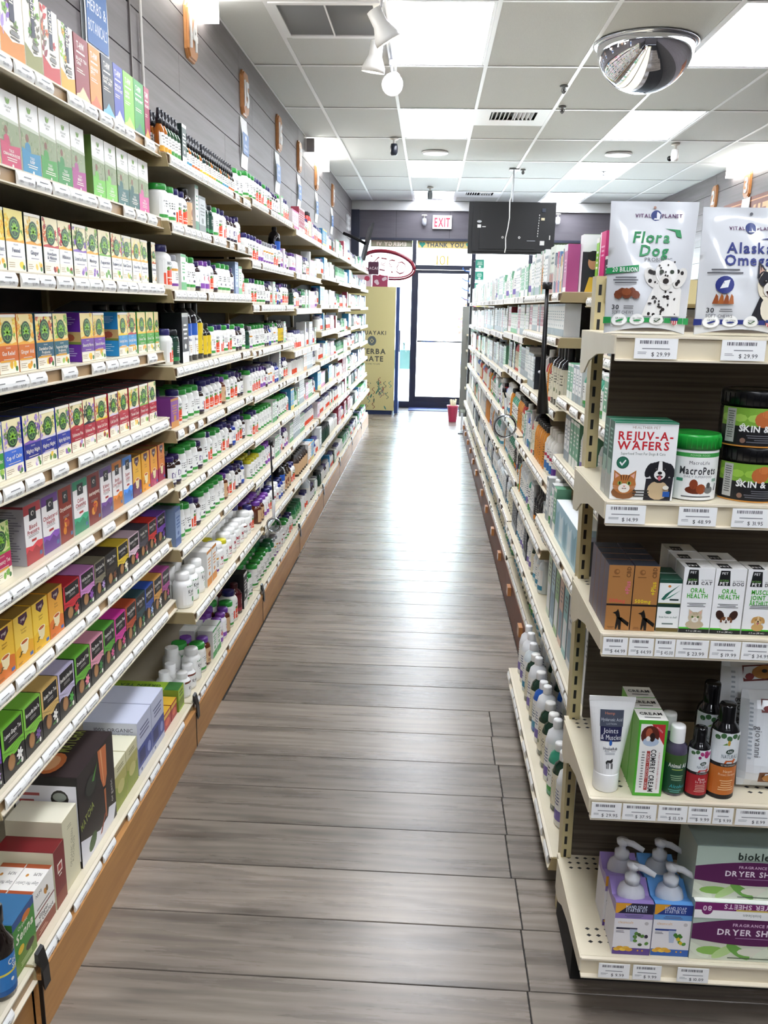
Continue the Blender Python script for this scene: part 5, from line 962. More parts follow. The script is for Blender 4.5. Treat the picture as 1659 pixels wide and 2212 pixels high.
SQ = {('B', 1): 'ggnneHSmmgnnd', ('B', 2): 'NcxggdppndgggdB', ('B', 3): 'nmQTTYzzgnngngddgxg', ('B', 4): 'UngggdnnnnagnnddxgddG', ('B', 5): 'ddgggdGnggnndbnndg', ('B', 6): 'BGgndgggggannddbnW', ('B', 7): 'kkkXXcWyWWWWwW', ('B', 8): 'wwkgaxxppagNRQggxgppxgh',
 ('C', 0): 'gggnnngnndddgx', ('C', 1): 'nnnnvvccccnnTpP', ('C', 2): 'gnngggddnxnbd', ('C', 3): 'mcggggddbgcgzzz', ('C', 4): 'gnnnvvdccnbbH', ('C', 5): 'gnngggggxx', ('C', 6): 'yyyyggpppdxxI', ('C', 7): 'aappnnWWbbTeee', ('C', 8): 'ggggghhccWWwgg',
 ('D', 0): 'PPPPMMMMnnnrr', ('D', 1): 'vvPPPPmddnn', ('D', 2): 'mcnnddhhxhx', ('D', 3): 'WWnnnnccInn', ('D', 4): 'cnnnccccXX', ('D', 5): 'AAhhxIIIIn', ('D', 6): 'xxIIIIIxxx', ('D', 7): 'eeeeeeXXAAbb', ('D', 8): 'hhhhWWnnll'}
for bk in 'BCDEFGH':
    B = LB[bk]
    for si in range(9):
        if bk == 'B' and si == 0: continue
        fill(B, si, SQ.get((bk, si), ''), BN[bk], 'left', SUP, pool=PL[bk], back=1 if bk in 'BC' and si >= 3 else 0, lim=290 if bk in 'BCD' else 0 if bk in 'FGH' else 290)
# big dark jugs at the back of the fourth shelf and an odd white bottle pair
for k, x in enumerate((.02, .17, .33)): 
    a, c, l = bottle_meshes('J', 0); o = tag(ob('jug', a, None, at(LB['B'] if k else LB['B'], x+.05, .16, 1.328), LEFT), f'large dark jug at back of fourth shelf, {ordn(k)} from the teas', 'jug', 'dark jugs'); o.scale = (1, 1, .72); ob('cap', c, o)

# ---- right-hand run: books, toiletries (x runs from the far end of a bay towards the viewer, so fill in reverse)
TOI = ('toiletry bottle', 'toiletry box')
def book(B, x, df, z, w, h, d, col, label, n):
    if okay('book', 280):
        b = MB(); b.box(-w/2, w/2, 0, d, 0, h, col, top='#efe9dc'); b.box(-w/2, w/2, -.0005, 0, h*.1, h*.9, shade(col, .9)); 
        b.fn = FRONT(0, -.0007, 0); b.rect(-w*.3, h*.3, w*.3, h*.7, '#f0ebe0'); tag(ob('book', b.mesh('book', M_card), None, at(B, x, df, z), B.rot), label, 'book', 'books on the right-hand shelves')
BKC = ['#2f3f6a', '#4a5f9a', '#b0486a', '#c8506a', '#3f5a8a', '#6a5fa0', '#c9a23a', '#c98a2c', '#8a3f7a', '#d9d4c8', '#e9e6de', '#3f8a7a']
TP = [['x', 'I', 'g2', 'L', 'I'], ['I', 'I', 'I', 'x', 'M', 'k2'], ['D', 'I', 'r', 'k2', 'g2', 'I'], ['O', 'q', 'r', 's', 'F', 'I', 'l'], ['K', 'L', 'F', 't', 'O', 'I'], ['L', 't', 'E', 'l', 'I', 'k2'], ['L', 'l', 'E', 'F', 's', 't']]
def near(B): return [q for q in B]
# second bay (R1 index 1): top shelf with books
B = RB[1]; z, d = B.sh[0]; n = B.W
xx = n-.02
put_box('hair_colour_box', .095, .06, .20, ('#f2f3f4', '#7fb04a', '#e9ebec'), lambda b, w, h: (b.rect(0, 0, w, h*.70, '#20222c'), b.disc(w*.42, h*.52, w*.20, h*.13, '#c98f6a', 16), b.disc(w*.42, h*.63, w*.24, h*.09, '#1a1416', 14), b.poly([(w*.15, 0), (w*.75, 0), (w*.62, h*.26), (w*.3, h*.26)], '#e0b43a'), b.text('W', w*.78, h*.86, h*.08, '#2a2a30', w*.2, True)), (.590, 3.225, z), 0, 'white hair colour box showing a dark-haired woman, top right-hand shelf', 'toiletry box')
put_box('gift_pack', .075, .045, .17, ('#b0508c', '#a0467e', '#a8487f'), lambda b, w, h: (b.rect(0, h*.86, w, h, '#e9e2ea'), b.rect(0, 0, w, h*.1, '#eae4ea'), b.lines(w*.2, w*.8, h*.4, h*.7, 4, '#d9a0c4')), at(B, xx-.09, d-.024, z), RIGHT, 'purple-pink gift pack at near end of the book row', 'toiletry box')
x = xx-.14; k = 0
for col in ['#8f8f98', '#c98a2c', '#c9a23a', '#6a5fa0', '#4a6f9a', '#c8506a', '#c0587a', '#2f3f5a', '#3f4f6a', '#34456a', '#d9d6d0']: w_ = R.uniform(.018, .026); book(B, x-w_/2, d-.024, z, w_, R.uniform(.13, .16), .11, col, f'thin paperback with {["grey", "orange", "mustard", "violet", "blue", "rose", "pink", "navy", "slate", "indigo", "pale"][k]} spine in book row on top right-hand shelf', k); x -= w_+.002; k += 1
put_box('lipstick_display', .16, .08, .19, ('#dfe6dc', '#c9d4c9', '#d4dcd2'), lambda b, w, h: (b.rect(0, 0, w, h*.45, '#b9b4b4'), [b.rect(w*(.05+.09*i), 0, w*(.12+.09*i), h*.42, R.choice(['#c8847a', '#8a4a5a', '#d9a08a', '#6a4a6a'])) for i in range(10)], b.lines(w*.2, w*.8, h*.6, h*.9, 3, '#5a6a60')), at(B, x-.085, d-.03, z), RIGHT, 'pale green counter display of lip balms on top right-hand shelf', 'display box'); x -= .175
fill(B, 0, ['I', 'I', 'H', 'O', 'H', 'I', 'I', 'I', 'H', 'I'], RN[1], 'right', TOI, x0=B.W-x, pool=TP[0], rev=True, gap=(.001, .006))
fill(B, 1, ['I', 'I', 'I', 'I', 'I', 'I', 'I', 'I', 'I', 'k2', 'M', 'M', 'M'], RN[1], 'right', TOI, x0=.05, pool=TP[1], rev=True, gap=(.0, .004))
fill(B, 2, ['D', 'D', 'D', 'D', 'r', 'O', 'r', 'L'], RN[1], 'right', TOI, x0=.04, x1=.62, rev=True, gap=(.001, .004))
# woven basket with pouches
bk_ = tag(bpy.data.objects.new('basket', None), 'dark blue and white woven basket on third right-hand shelf', 'basket'); COL.objects.link(bk_); bk_.location = at(B, B.W-.74, d-.13, B.sh[2][0]); bk_.rotation_euler = (0, 0, RIGHT)
def f(b):
    n_ = 20
    for j in range(6):
        for i in range(n_):
            a0, a1 = 2*PI*i/n_, 2*PI*(i+1)/n_; r0, r1 = .075+.004*j, .079+.004*j; b.face([(r0*math.cos(a0)*1.1, r0*math.sin(a0), .015*j), (r0*math.cos(a1)*1.1, r0*math.sin(a1), .015*j), (r1*math.cos(a1)*1.1, r1*math.sin(a1), .015*(j+1)), (r1*math.cos(a0)*1.1, r1*math.sin(a0), .015*(j+1))], '#e9e9ee' if (i+j) % 3 == 0 else '#232a44')
    b.tube([(.109*math.cos(t), .099*math.sin(t), .09) for t in [k*2*PI/20 for k in range(21)]], .005, '#d9dbe4', 6); b.lathe([(.07, .003, '#232a44'), (0, .003, '#232a44')], 16)
quick('weave', M_paper, f, bk_)
for q in range(3):
    b = MB(); b.prism([(-.075, 0), (.075, 0), (.08, .09), (.0, .105), (-.08, .09)], -.008, .008, 'y', ['#d9dbe2', '#8f86b0', '#c9ccd6'][q]); o = tag(ob('pouch', b.mesh('pouch', M_foil), None, tuple(Vector(bk_.location)+Vector((-.05, .01*(q-1), .112+.020*q))), (math.radians(-88), 0, RIGHT+.2*(q-1))), f'silvery pouch lying across the woven basket, {ordn(q)} one', 'pouch')
fill(B, 2, ['k2', 'I', 'I', 'I', 'I', 'x'], RN[1], 'right', TOI, x0=.87, pool=TP[2], rev=True)
fill(B, 3, ['q', 'q', 'q', 'q', 'O', 'O', 'O', 'O', 'O', 'O', 'D', 'r', 'H', 's', 's', 'I', 'g2'], RN[1], 'right', TOI, x0=.04, pool=TP[3], rev=True, gap=(.0, .003))
fill(B, 4, ['E', 'I', 'K', 'K', 'K', 'K', 'K', 'I', 'I', 'F', 'F', 'L', 't'], RN[1], 'right', TOI, x0=.04, pool=TP[4], rev=True, gap=(.0, .005)); fill(B, 5, [], RN[1], 'right', TOI, pool=TP[5], rev=True); fill(B, 6, [], RN[1], 'right', TOI, pool=TP[6], rev=True)
# nearest bay
B = RB[0]; z, d = B.sh[0]
def pk(b, w, h): b.rect(0, 0, w, h, '#d42a78'); b.rect(w*.04, 0, w*.2, h, '#f6f0f2'); b.text('BODY CARE', w*.12, h*.5, w*.10, '#8a8a90', h*.6, rot=PI/2); b.lines(w*.3, w*.9, h*.6, h*.8, 3, '#f0b0cc')
put_box('gift_box', .10, .08, .215, ('#d42a78', '#c2266c', '#c2266c'), pk, at(B, .115, d-.02, z), RIGHT, 'tall hot-pink gift box on the uppermost near right-hand shelf', 'toiletry box', tilt=0)
put_box('gift_box', .05, .08, .20, ('#7fc23c', '#5fa02c', '#5fa02c'), bx_print('#8fcf4a', '#f3f3ee'), at(B, .02+.012, d-.02, z), RIGHT, 'lime green and white box beside the hot-pink gift box', 'toiletry box')
put_box('gift_box', .11, .08, .13, ('#23262c', '#1a1c20', '#1a1c20'), bx_print('#23262c', '#c9c9c4'), at(B, .235, d-.02, z), RIGHT, 'black and white box beside the hot-pink gift box', 'toiletry box')
fill(B, 1, ['I', 'A', 'I', 'I', 'g2'], RN[0], 'right', TOI, pool=TP[1], rev=True)
fill(B, 2, ['g2', 'F', 'I', 'A', 'r', 'D', 'g2', 'F'], RN[0], 'right', TOI, pool=['g2', 'I', 'F', 'A'], rev=True)
fill(B, 3, ['I', 'I', 'I', 'k2', 'I', 'I', 'l', 'l', 'g2'], RN[0], 'right', TOI, pool=['I', 'l', 'g2', 'L'], rev=True)
put_box('display_tray', .42, .13, .13, ('#a9cfe0', '#f4f8fa', '#bcd9e6'), lambda b, w, h: (b.rect(0, 0, w, h, '#a9cfe0'), [b.poly([(w*i/5+.01, h*.1), (w*i/5+.07, h*.1), (w*i/5+.075, h*.85), (w*i/5+.04, h*.7), (w*i/5+.005, h*.85)], ['#7fb0c4', '#d9ecf4'][i % 2]) for i in range(5)]), at(B, .55, B.sh[4][1]-.02, B.sh[4][0]), RIGHT, 'pale blue tray box with white top on near right-hand shelf', 'toiletry box')
fill(B, 4, ['E', 'E', 'D', 'k2'], RN[0], 'right', TOI, x0=.03, x1=.38, rev=True)
fill(B, 4, ['g2', 'I', 'F', 'I'], RN[0], 'right', TOI, x0=.90, rev=True, pool=['I', 'g2'])
for k in range(11):
    put_box('refill_pouch', .075, .04, .24, ('#c9cfd6' if k < 6 else ['#8fc2c8', '#d9a08a', '#7fb07a', '#a8c8d8', '#c0d4c0'][k-6], '#b4bac2', '#aab0b8'), lambda b, w, h: (b.rect(0, 0, w, h, '#d4d9df' if k < 6 else ['#8fc8cc', '#e0c0b0', '#9ac48f', '#b0d0e0', '#c8dcc8'][k-6]), b.rect(w*.1, h*.1, w*.9, h*.5, ['#e9edf0', '#7a9ab0'][k % 2]), b.lines(w*.2, w*.8, h*.6, h*.85, 4, '#6a747c')), at(B, 1.16-k*.095, B.sh[5][1]-.03, B.sh[5][0]), RIGHT, f'tall pale pack, {ordn(k)} from the far end of the second-lowest near shelf', 'toiletry box')
z, d = B.base; k = 0
for row_ in range(2):
    x = .05
    for c in 'LLlELEsLEELFEL':
        if x > 1.14: break
        item(B, c, x, d-.03-row_*.08, z, f'{desc_of(c)}, {ordn(k % 14)} along lowest near shelf, {"front" if row_ == 0 else "back"} row', TOI, 'lotion bottles on the lowest near shelf'); x += .078; k += 1
for i in range(2, 7):
    for si in range(7): fill(RB[i], si, ['H', 'I', 'I', 'x'] if si == 1 else [], RN[i], 'right', TOI, pool=TP[si], rev=True, gap=(.001, .006), lim=250 if i < 4 else 0)
# hook dispensers near the far end of the gondola top
for k in range(4):
    b = MB(); b.tube([(0, 0, 0), (0, -.05, .01), (0, -.09, .035), (0, -.08, .05)], .007, '#3a6fc0', 6); b.box(-.03, .03, -.004, .01, -.03, .04, '#dfe6f2'); tag(ob('blue_hook', b.mesh('blue_hook', M_plas), None, (.462, 10.62, 1.62+.11*k), RIGHT), f'blue display hook, {ordn(k)} from below, at far end of gondola top', 'hook')
for k in range(3): put_box('blister_pack', .10, .02, .13, ('#2f9a84', '#237a68', '#237a68'), bx_print('#2f9a84', '#d9efe8'), (.575, 10.60, 1.70+.135*k), 0, f'teal blister pack hanging at far end of gondola top, {ordn(k)} from below', 'blister pack')
b = MB(); b.box(-.012, .012, -.012, .012, 0, 2.1, '#2a2c34'); b.box(-.10, .10, -.10, .10, 0, .01, '#2a2c34'); b.tube([(0, 0, 2.08), (.08, -.02, 2.08)], .006, '#2a2c34', 6); tag(ob('display_post', b.mesh('display_post', M_metalp), None, (.49, 10.66, .001)), 'dark post carrying blue hooks at far end of gondola top', 'post')
for k in range(5):
    b = MB(); w_ = .05; b.prism([(-w_, 0), (w_, 0), (w_*.8, .07), (w_*.3, .13), (-w_*.3, .13), (-w_*.8, .07)], -.02, .02, 'y', ['#b9c2cc', '#8a949e', '#d9dee4', '#5a646e', '#9ab0a8'][k]); tag(ob('snack_bag', b.mesh('snack_bag', M_foil), None, (.58+.03*(k % 2), 11.25, (.30, .52, .78, 1.0, 1.2)[k]+.0)), f'silvery bag on {ordn(4-k)} shelf from top of the far end unit', 'bag')

# ---- things hanging from shelves
def magnifier(name, loc, drop, lab, rl=.032):
    rt = tag(bpy.data.objects.new(name, None), lab, 'magnifier'); COL.objects.link(rt); rt.location = loc
    b = MB(); b.tube([(0, 0, 0), (.002, .01, -drop*.5), (.01, .0, -drop)], .0045, '#101114', 6); b.lathe([(.011, -.012, '#101114'), (.011, .012, '#101114')], 8); ob('cord', b.mesh('cord', M_black), rt)
    b = MB(); b.tube([(.01, 0, -drop), (.012, -.005, -drop-.09)], [.010, .006], '#f0f0f0', 8); ob('handle', b.mesh('handle', M_clear), rt)
    b = MB(); b.lathe([(.0, -.004, '#ffffff'), (rl*.7, -.003, '#ffffff'), (rl, 0, '#ffffff'), (rl*.7, .003, '#ffffff'), (0, .004, '#ffffff')], 20, c=(.012, -.006, -drop-.09-rl), ax='y'); ob('lens', b.mesh('lens', M_glass), rt)
    b = MB(); b.tube([(.012+rl*math.cos(t), -.006, -drop-.09-rl+rl*math.sin(t)) for t in [k*2*PI/24 for k in range(25)]], .004, '#cfd3d8', 6); ob('rim', b.mesh('rim', M_chrome), rt)
magnifier('magnifying_glass', (XL+.492, 3.93, .895), .275, 'clear magnifying glass hanging on black cord from left shelves', .034)
magnifier('magnifying_glass', (RX-.455, 4.55, 1.11), .04, 'clear round magnifying glass hanging beside right-hand shelves', .062)
b = MB(); b.tube([(0, 0, 0), (.004, .01, -.30), (.012, .0, -.46)], [.007, .010, .024], '#121318', 8); b.lathe([(.018, -.005, '#121318'), (.018, .02, '#121318')], 10); tag(ob('hanging_strap', b.mesh('hanging_strap', M_black), None, (.425, 3.24, 1.605)), 'black strap hanging from corner of top right-hand shelf', 'strap')

# ---- cooler, boxes on it, bucket
fr_ = tag(bpy.data.objects.new('drinks_cooler', None), 'tall drinks cooler with yellow printed side, left of the door', 'cooler'); COL.objects.link(fr_); fr_.location = (-.82, 12.35, 0)
quick('cabinet', M_metalp, lambda b: b.box(-.39, .30, 0, .6, .0, 1.80, '#22345e'), fr_); quick('side_panel', M_card, lambda b: b.box(-.39, .33, -.012, 0, .06, 1.80, '#ded296'), fr_)
quick('glass_door', M_metalp, lambda b: (b.box(.335, .385, -.012, .6, .02, 1.80, '#2a4580'), b.box(.385, .40, .05, .09, .9, 1.2, '#1a2a4e')), fr_)
b = MB(FRONT(0, -.0125, 0)); tc = '#4f4f46'
b.text('GUAYAKI', .02, 1.165, .055, tc, .36, True); b.disc(.0, 1.05, .062, .068, '#6b7476', 20); b.disc(.0, 1.05, .03, .034, '#ded296', 4); b.disc(0, 1.05, .016, .018, '#6b7476', 12); b.text('YERBA', .02, .905, .075, tc, .36, True); b.text('MATE', .02, .80, .075, tc, .30, True); b.text('COME TO LIFE', .02, .725, .022, tc, .24)
for k in range(46):
    u, v = R.uniform(-.30, .30), R.uniform(.08, .46); c = R.choice(['#3f7f6a', '#4f8f86', '#9a5a4a', '#5a6f5a', '#7f5f6a']); 
    if k % 3 == 0: [b.disc(u+.018*math.sin(q*1.1), v+q*.014, .007, .009, c, 6, same=q > 0) for q in range(7)]
    elif k % 3 == 1: b.disc(u, v+.08*R.random(), .008, .008, c, 6)
    else: b.disc(u, v, .010, .032, c, 8, rot=R.uniform(-.6, .6))
ob('printed_art', b.mesh('printed_art', M_card), fr_)
for k, (x, y, z, w, d, h, c1, c2, lab) in enumerate(((-.19, 12.36, 1.80, .32, .2, .165, '#e9c9d4', '#c23a5a', 'pink strawberry carton on top of the drinks cooler'), (.10, 12.36, 1.80, .22, .2, .15, '#a83a5c', '#e9d0d8', 'crimson carton at right on top of the drinks cooler'), (-.24, 12.38, 1.966, .20, .2, .22, '#8fa4a8', '#d9e0e0', 'grey-blue carton stacked on the strawberry carton'), (.0, 12.40, 1.966, .15, .2, .17, '#5a2440', '#f0e0e4', 'dark plum snack carton stacked above the strawberry carton'))):
    w_ = w
    put_box('snack_carton', w, d, h, (c1, shade(c1, .8), shade(c1, .7)), lambda b, w, h: (b.rect(0, 0, w, h, c1), [b.disc(R.uniform(.15, .85)*w, R.uniform(.2, .8)*h, w*.11, w*.11, c2, 10) for _ in range(5)] if k < 2 else b.text(['', '', 'SNACK', 'ACAI'][k], w*.5, h*.5, h*.22, c2, w*.8, True)), (-.82+x, y, z), 0, lab, 'carton')
b = MB(); b.lathe([(.085, 0, '#c23a5c'), (.115, .27, '#d84a6c'), (.125, .28, '#d84a6c'), (.125, .30, '#d84a6c'), (.11, .30, '#b23450'), (.085, .05, '#b23450'), (0, .05, '#b23450')], 20, closed=False); b.lathe([(0, .001, '#c23a5c'), (.085, 0, '#c23a5c')], 20, closed=False)
bu = tag(ob('bucket', b.mesh('bucket', M_plas), None, (.352, 11.75, 0)), 'red plastic bucket on the floor by the door', 'bucket'); bu.scale = (.66, .66, .75); b = MB(); [b.tube([(R.uniform(-.025, .025), R.uniform(-.025, .025), .045), (R.uniform(-.04, .04), R.uniform(-.04, .04), .26+.05*R.random())], .014, '#d8cfae', 6) for _ in range(6)]
tag(ob('paper_roll', b.mesh('paper_roll', M_paper), None, (.352, 11.75, .0)), 'cream paper rolls standing in the red bucket', 'paper rolls')
mt = MB(); mt.box(-.45, .45, -.35, .05, 0, .008, '#2f3f78'); tag(ob('door_mat', mt.mesh('door_mat', M_paper), None, (.16, 13.25, 0)), 'dark blue door mat just inside the shop door', 'mat')

# ================================================================== PET GOODS ON THE END DISPLAY
def face_dog(b, u, v, s, fur, patch, tongue=True, ears='flop', white='#f1ece4'):
    if ears == 'flop':
        for k in (-1, 1): b.disc(u+k*s*.82, v+s*.12, s*.30, s*.62, patch, 12, rot=k*.35)
    else:
        for k in (-1, 1): b.poly([(u+k*s*.85, v+s*.35), (u+k*s*.78, v+s*1.30), (u+k*s*.18, v+s*.70)], patch); b.poly([(u+k*s*.72, v+s*.5), (u+k*s*.70, v+s*1.08), (u+k*s*.34, v+s*.72)], '#c9a08c')
    b.disc(u, v, s*.80, s*.88, fur, 18); b.disc(u-s*.40, v+s*.35, s*.40, s*.42, patch, 14); b.disc(u+s*.40, v+s*.35, s*.40, s*.42, patch, 14); b.poly([(u-s*.12, v+s*.86), (u+s*.12, v+s*.86), (u+s*.20, v), (u-s*.20, v)], white); b.disc(u, v-s*.22, s*.44, s*.40, white, 14)
    for k in (-1, 1): b.disc(u+k*s*.34, v+s*.20, s*.10, s*.10, '#1a120e', 10); b.disc(u+k*s*.34+s*.03, v+s*.24, s*.03, s*.03, '#f4f4f4', 6)
    b.disc(u, v-s*.08, s*.17, s*.13, '#15110f', 12); b.poly([(u-s*.28, v-s*.34), (u, v-s*.24), (u+s*.28, v-s*.34), (u, v-s*.62)], '#3a1a18')
    if tongue: b.disc(u, v-s*.50, s*.13, s*.19, '#d9707a', 10)
def face_cat(b, u, v, s, fur, stripe, white='#f3ece0'):
    for k in (-1, 1): b.poly([(u+k*s*.92, v+s*.15), (u+k*s*.95, v+s*1.25), (u+k*s*.15, v+s*.70)], fur); b.poly([(u+k*s*.80, v+s*.4), (u+k*s*.84, v+s*1.02), (u+k*s*.38, v+s*.68)], '#e3b0a0')
    b.disc(u, v, s, s*.86, fur, 18)
    for k in (-.36, -.12, .12, .36): b.poly([(u+k*s-.03*s, v+s*.80), (u+k*s+.07*s, v+s*.80), (u+k*s*.7+.02*s, v+s*.36), (u+k*s*.7-.03*s, v+s*.36)], stripe)
    b.disc(u, v-s*.34, s*.50, s*.42, white, 14)
    for k in (-1, 1):
        b.disc(u+k*s*.40, v+s*.10, s*.19, s*.17, '#8fae5a', 12); b.disc(u+k*s*.40, v+s*.10, s*.08, s*.15, '#141210', 8)
        for j in (-1, 0, 1): b.poly([(u+k*s*.3, v-s*.30+j*s*.06), (u+k*s*1.1, v-s*.26+j*s*.16), (u+k*s*1.1, v-s*.28+j*s*.16)], '#faf6ee')
    b.poly([(u-s*.12, v-s*.12), (u+s*.12, v-s*.12), (u, v-s*.26)], '#d98a84'); b.disc(u-s*.1, v-s*.36, s*.1, s*.04, '#8a5a50', 8); b.disc(u+s*.1, v-s*.36, s*.1, s*.04, '#8a5a50', 8)
def pouch(name, x, y, z, w, h, prt, label):
    """stand-up foil pouch: bellied front, gusset at the base, crimped flat top"""
    b = MB(); nu, nv = 14, 18
    def surf(u, v, s): # u -1..1, v 0..1
        wd = w/2*(.94+.06*v) if v < .9 else w/2
        belly = (.030*(1-v)**.8*(1-abs(u)**2.2)+.010*math.sin(PI*min(1, v/.82))*(1-u*u))*(1 if v < .84 else max(0, (1-v)/.16)*.6)
        wr = .0016*math.sin(9*u+7*v)*math.sin(PI*v)+.0010*math.sin(23*v+4*u)*(1-u*u)
        arch = .012*(1-u*u)*max(0, 1-v*9)
        return (u*wd, s*(belly+.0015)+(wr if s < 0 else -wr), v*h+arch)
    for s in (-1, 1):
        for i in range(nu):
            for j in range(nv):
                q = [surf(-1+2*a/nu, c/nv, s) for a, c in ((i, j), (i+1, j), (i+1, j+1), (i, j+1))]
                b.face(q if s < 0 else q[::-1], '#dfe1e4', True)
    o = tag(ob(name, b.mesh(name, M_foil), None, (x, y, z)), label, 'pouch')
    me = o.data; import bmesh as bm_; q = bm_.new(); q.from_mesh(me); bm_.ops.remove_doubles(q, verts=q.verts, dist=1e-5); q.to_mesh(me); q.free()
    def fn(a, c, l):
        X, Y, Z = surf(max(-1, min(1, (a-w/2)/(w/2))), max(0, min(1, c/h)), -1); return (a-w/2, Y-.0012-l*.00010, c+(Z-c if c < h*.12 else 0))
    p_ = MB(fn); p_.seg = .010; prt(p_, w, h); ob('front_print', p_.mesh('front_print', M_card), o); return o
def badges(b, w, h, col, yb):
    b.L = 2
    for i in range(12): b.rect(w*i/12+.001, yb, w*(i+1)/12, yb+h*.052, col, i > 0)
    for u in (.17, .36, .58): b.disc(w*u, yb+h*.026, w*.082, w*.082, '#f6f6f4', 18); b.disc(w*u, yb+h*.026, w*.074, w*.074, '#fdfdfb', 18)
    for u, t1, t2 in ((.17, 'GRAIN', 'FREE'), (.36, 'GLUTEN', 'FREE'), (.58, 'NON', 'GMO')): b.text(t1, w*u, yb+h*.046, h*.014, '#5a6a5a', w*.1); b.text(t2, w*u, yb+h*.006, h*.014, '#5a6a5a', w*.1)
    b.disc(w*.17, yb+h*.026, w*.045, w*.014, col, 8, rot=.4); b.disc(w*.36, yb+h*.026, w*.045, w*.016, col, 8, rot=.1); b.poly([(w*.545, yb+h*.028), (w*.56, yb+h*.036), (w*.575, yb+h*.02), (w*.615, yb+h*.05), (w*.625, yb+h*.042), (w*.575, yb+h*.005)], '#4a6a4a')
    b.poly([(w*.75, yb+h*.05), (w*.85, yb+h*.05), (w*.84, yb), (w*.80, yb-h*.02), (w*.76, yb)], '#c23a44'); b.rect(w*.75, yb+h*.03, w*.85, yb+h*.055, '#2a3f7a')
    for k in range(3): b.rect(w*(.768+.028*k), yb-h*.008, w*(.778+.028*k), yb+h*.028, '#f3efe8', k > 0)
def logo(b, w, h, v): b.L += 3; b.text('VITAL', w*.37, v, h*.028, '#5a2a5c', w*.2, True); b.text('PLANET', w*.70, v, h*.028, '#5a2a5c', w*.24, True); b.disc(w*.52, v, w*.06, w*.06, '#2f3f7a', 16); b.L += 3; b.poly([(w*.49, v-h*.03), (w*.56, v-h*.03), (w*.57, v+h*.01), (w*.53, v+h*.03), (w*.52, v)], '#e9eaec')
def p(b, w, h):
    b.disc(w*.50, h*.955, w*.016, w*.016, '#b08a7a', 10); logo(b, w, h, h*.895)
    b.L = 1; b.text('Flora', w*.47, h*.735, h*.085, '#1f8a50', w*.42, True, slant=.15); b.text('Dog', w*.50, h*.635, h*.085, '#1f8a50', w*.32, True, slant=.15); b.poly([(w*.62, h*.80), (w*.80, h*.79), (w*.82, h*.73), (w*.76, h*.74), (w*.74, h*.78)], '#1f8a50'); b.text('PROBIOTIC', w*.56, h*.565, h*.03, '#5a5a5e', w*.36)
    b.L = 1; b.poly([(0, h*.455), (w*.34, h*.475), (w*.34, h*.525), (0, h*.50)], '#2a9a58'); b.L += 4; b.text('20 BILLION', w*.195, h*.490, h*.034, '#f4f6f4', w*.26, True); b.lines(w*.08, w*.34, h*.38, h*.44, 3, '#5a5a60')
    for k in range(5): b.disc(w*(.14+.045*k), h*(.30+.02*(k % 2)), w*.045, h*.035, '#7a4028', 8, rot=k)
    b.disc(w*.22, h*.32, w*.05, h*.03, '#92502f', 8)
    b.text('30', w*.12, h*.205, h*.035, '#3a3a3e', w*.08, True); b.lines(w*.18, w*.33, h*.19, h*.22, 2, '#5a5a5e'); b.text('SOFT CHEWS', w*.20, h*.165, h*.026, '#4a4a50', w*.22)
    b.L = 1; b.poly([(w*.40, h*.14), (w*.86, h*.14), (w*.86, h*.34), (w*.78, h*.42), (w*.56, h*.42), (w*.47, h*.28)], '#efede8')
    for q in range(34): b.disc(w*R.uniform(.48, .84), h*R.uniform(.15, .40), w*R.uniform(.008, .026), w*R.uniform(.008, .022), '#2a2422', 7, same=q > 0)
    for k in (-1, 1): b.disc(w*(.66+k*.17), h*.43, w*.075, h*.085, '#e9e6e0', 12, rot=-k*.5); [b.disc(w*(.66+k*R.uniform(.13, .21)), h*R.uniform(.38, .48), w*.022, w*.025, '#26211f', 7, same=q > 0) for q in range(4)]
    b.disc(w*.66, h*.47, w*.135, h*.095, '#f0eee9', 18); b.disc(w*.65, h*.395, w*.08, h*.06, '#e9e5dd', 14)
    for k in (-1, 1): b.disc(w*(.66+k*.065), h*.475, w*.028, w*.024, '#2f3a2c', 10)
    b.disc(w*.65, h*.405, w*.038, w*.032, '#2a2320', 10)
    for q in range(9): b.disc(w*R.uniform(.56, .76), h*R.uniform(.44, .55), w*.012, w*.012, '#2a2422', 6, same=q > 0)
    badges(b, w, h, '#2a9a50', h*.075)
o = pouch('treat_pouch', .402, 1.655, EZ[0], .158, .235, p, 'silver treat pouch with green band and spotted puppy, top shelf of end display')
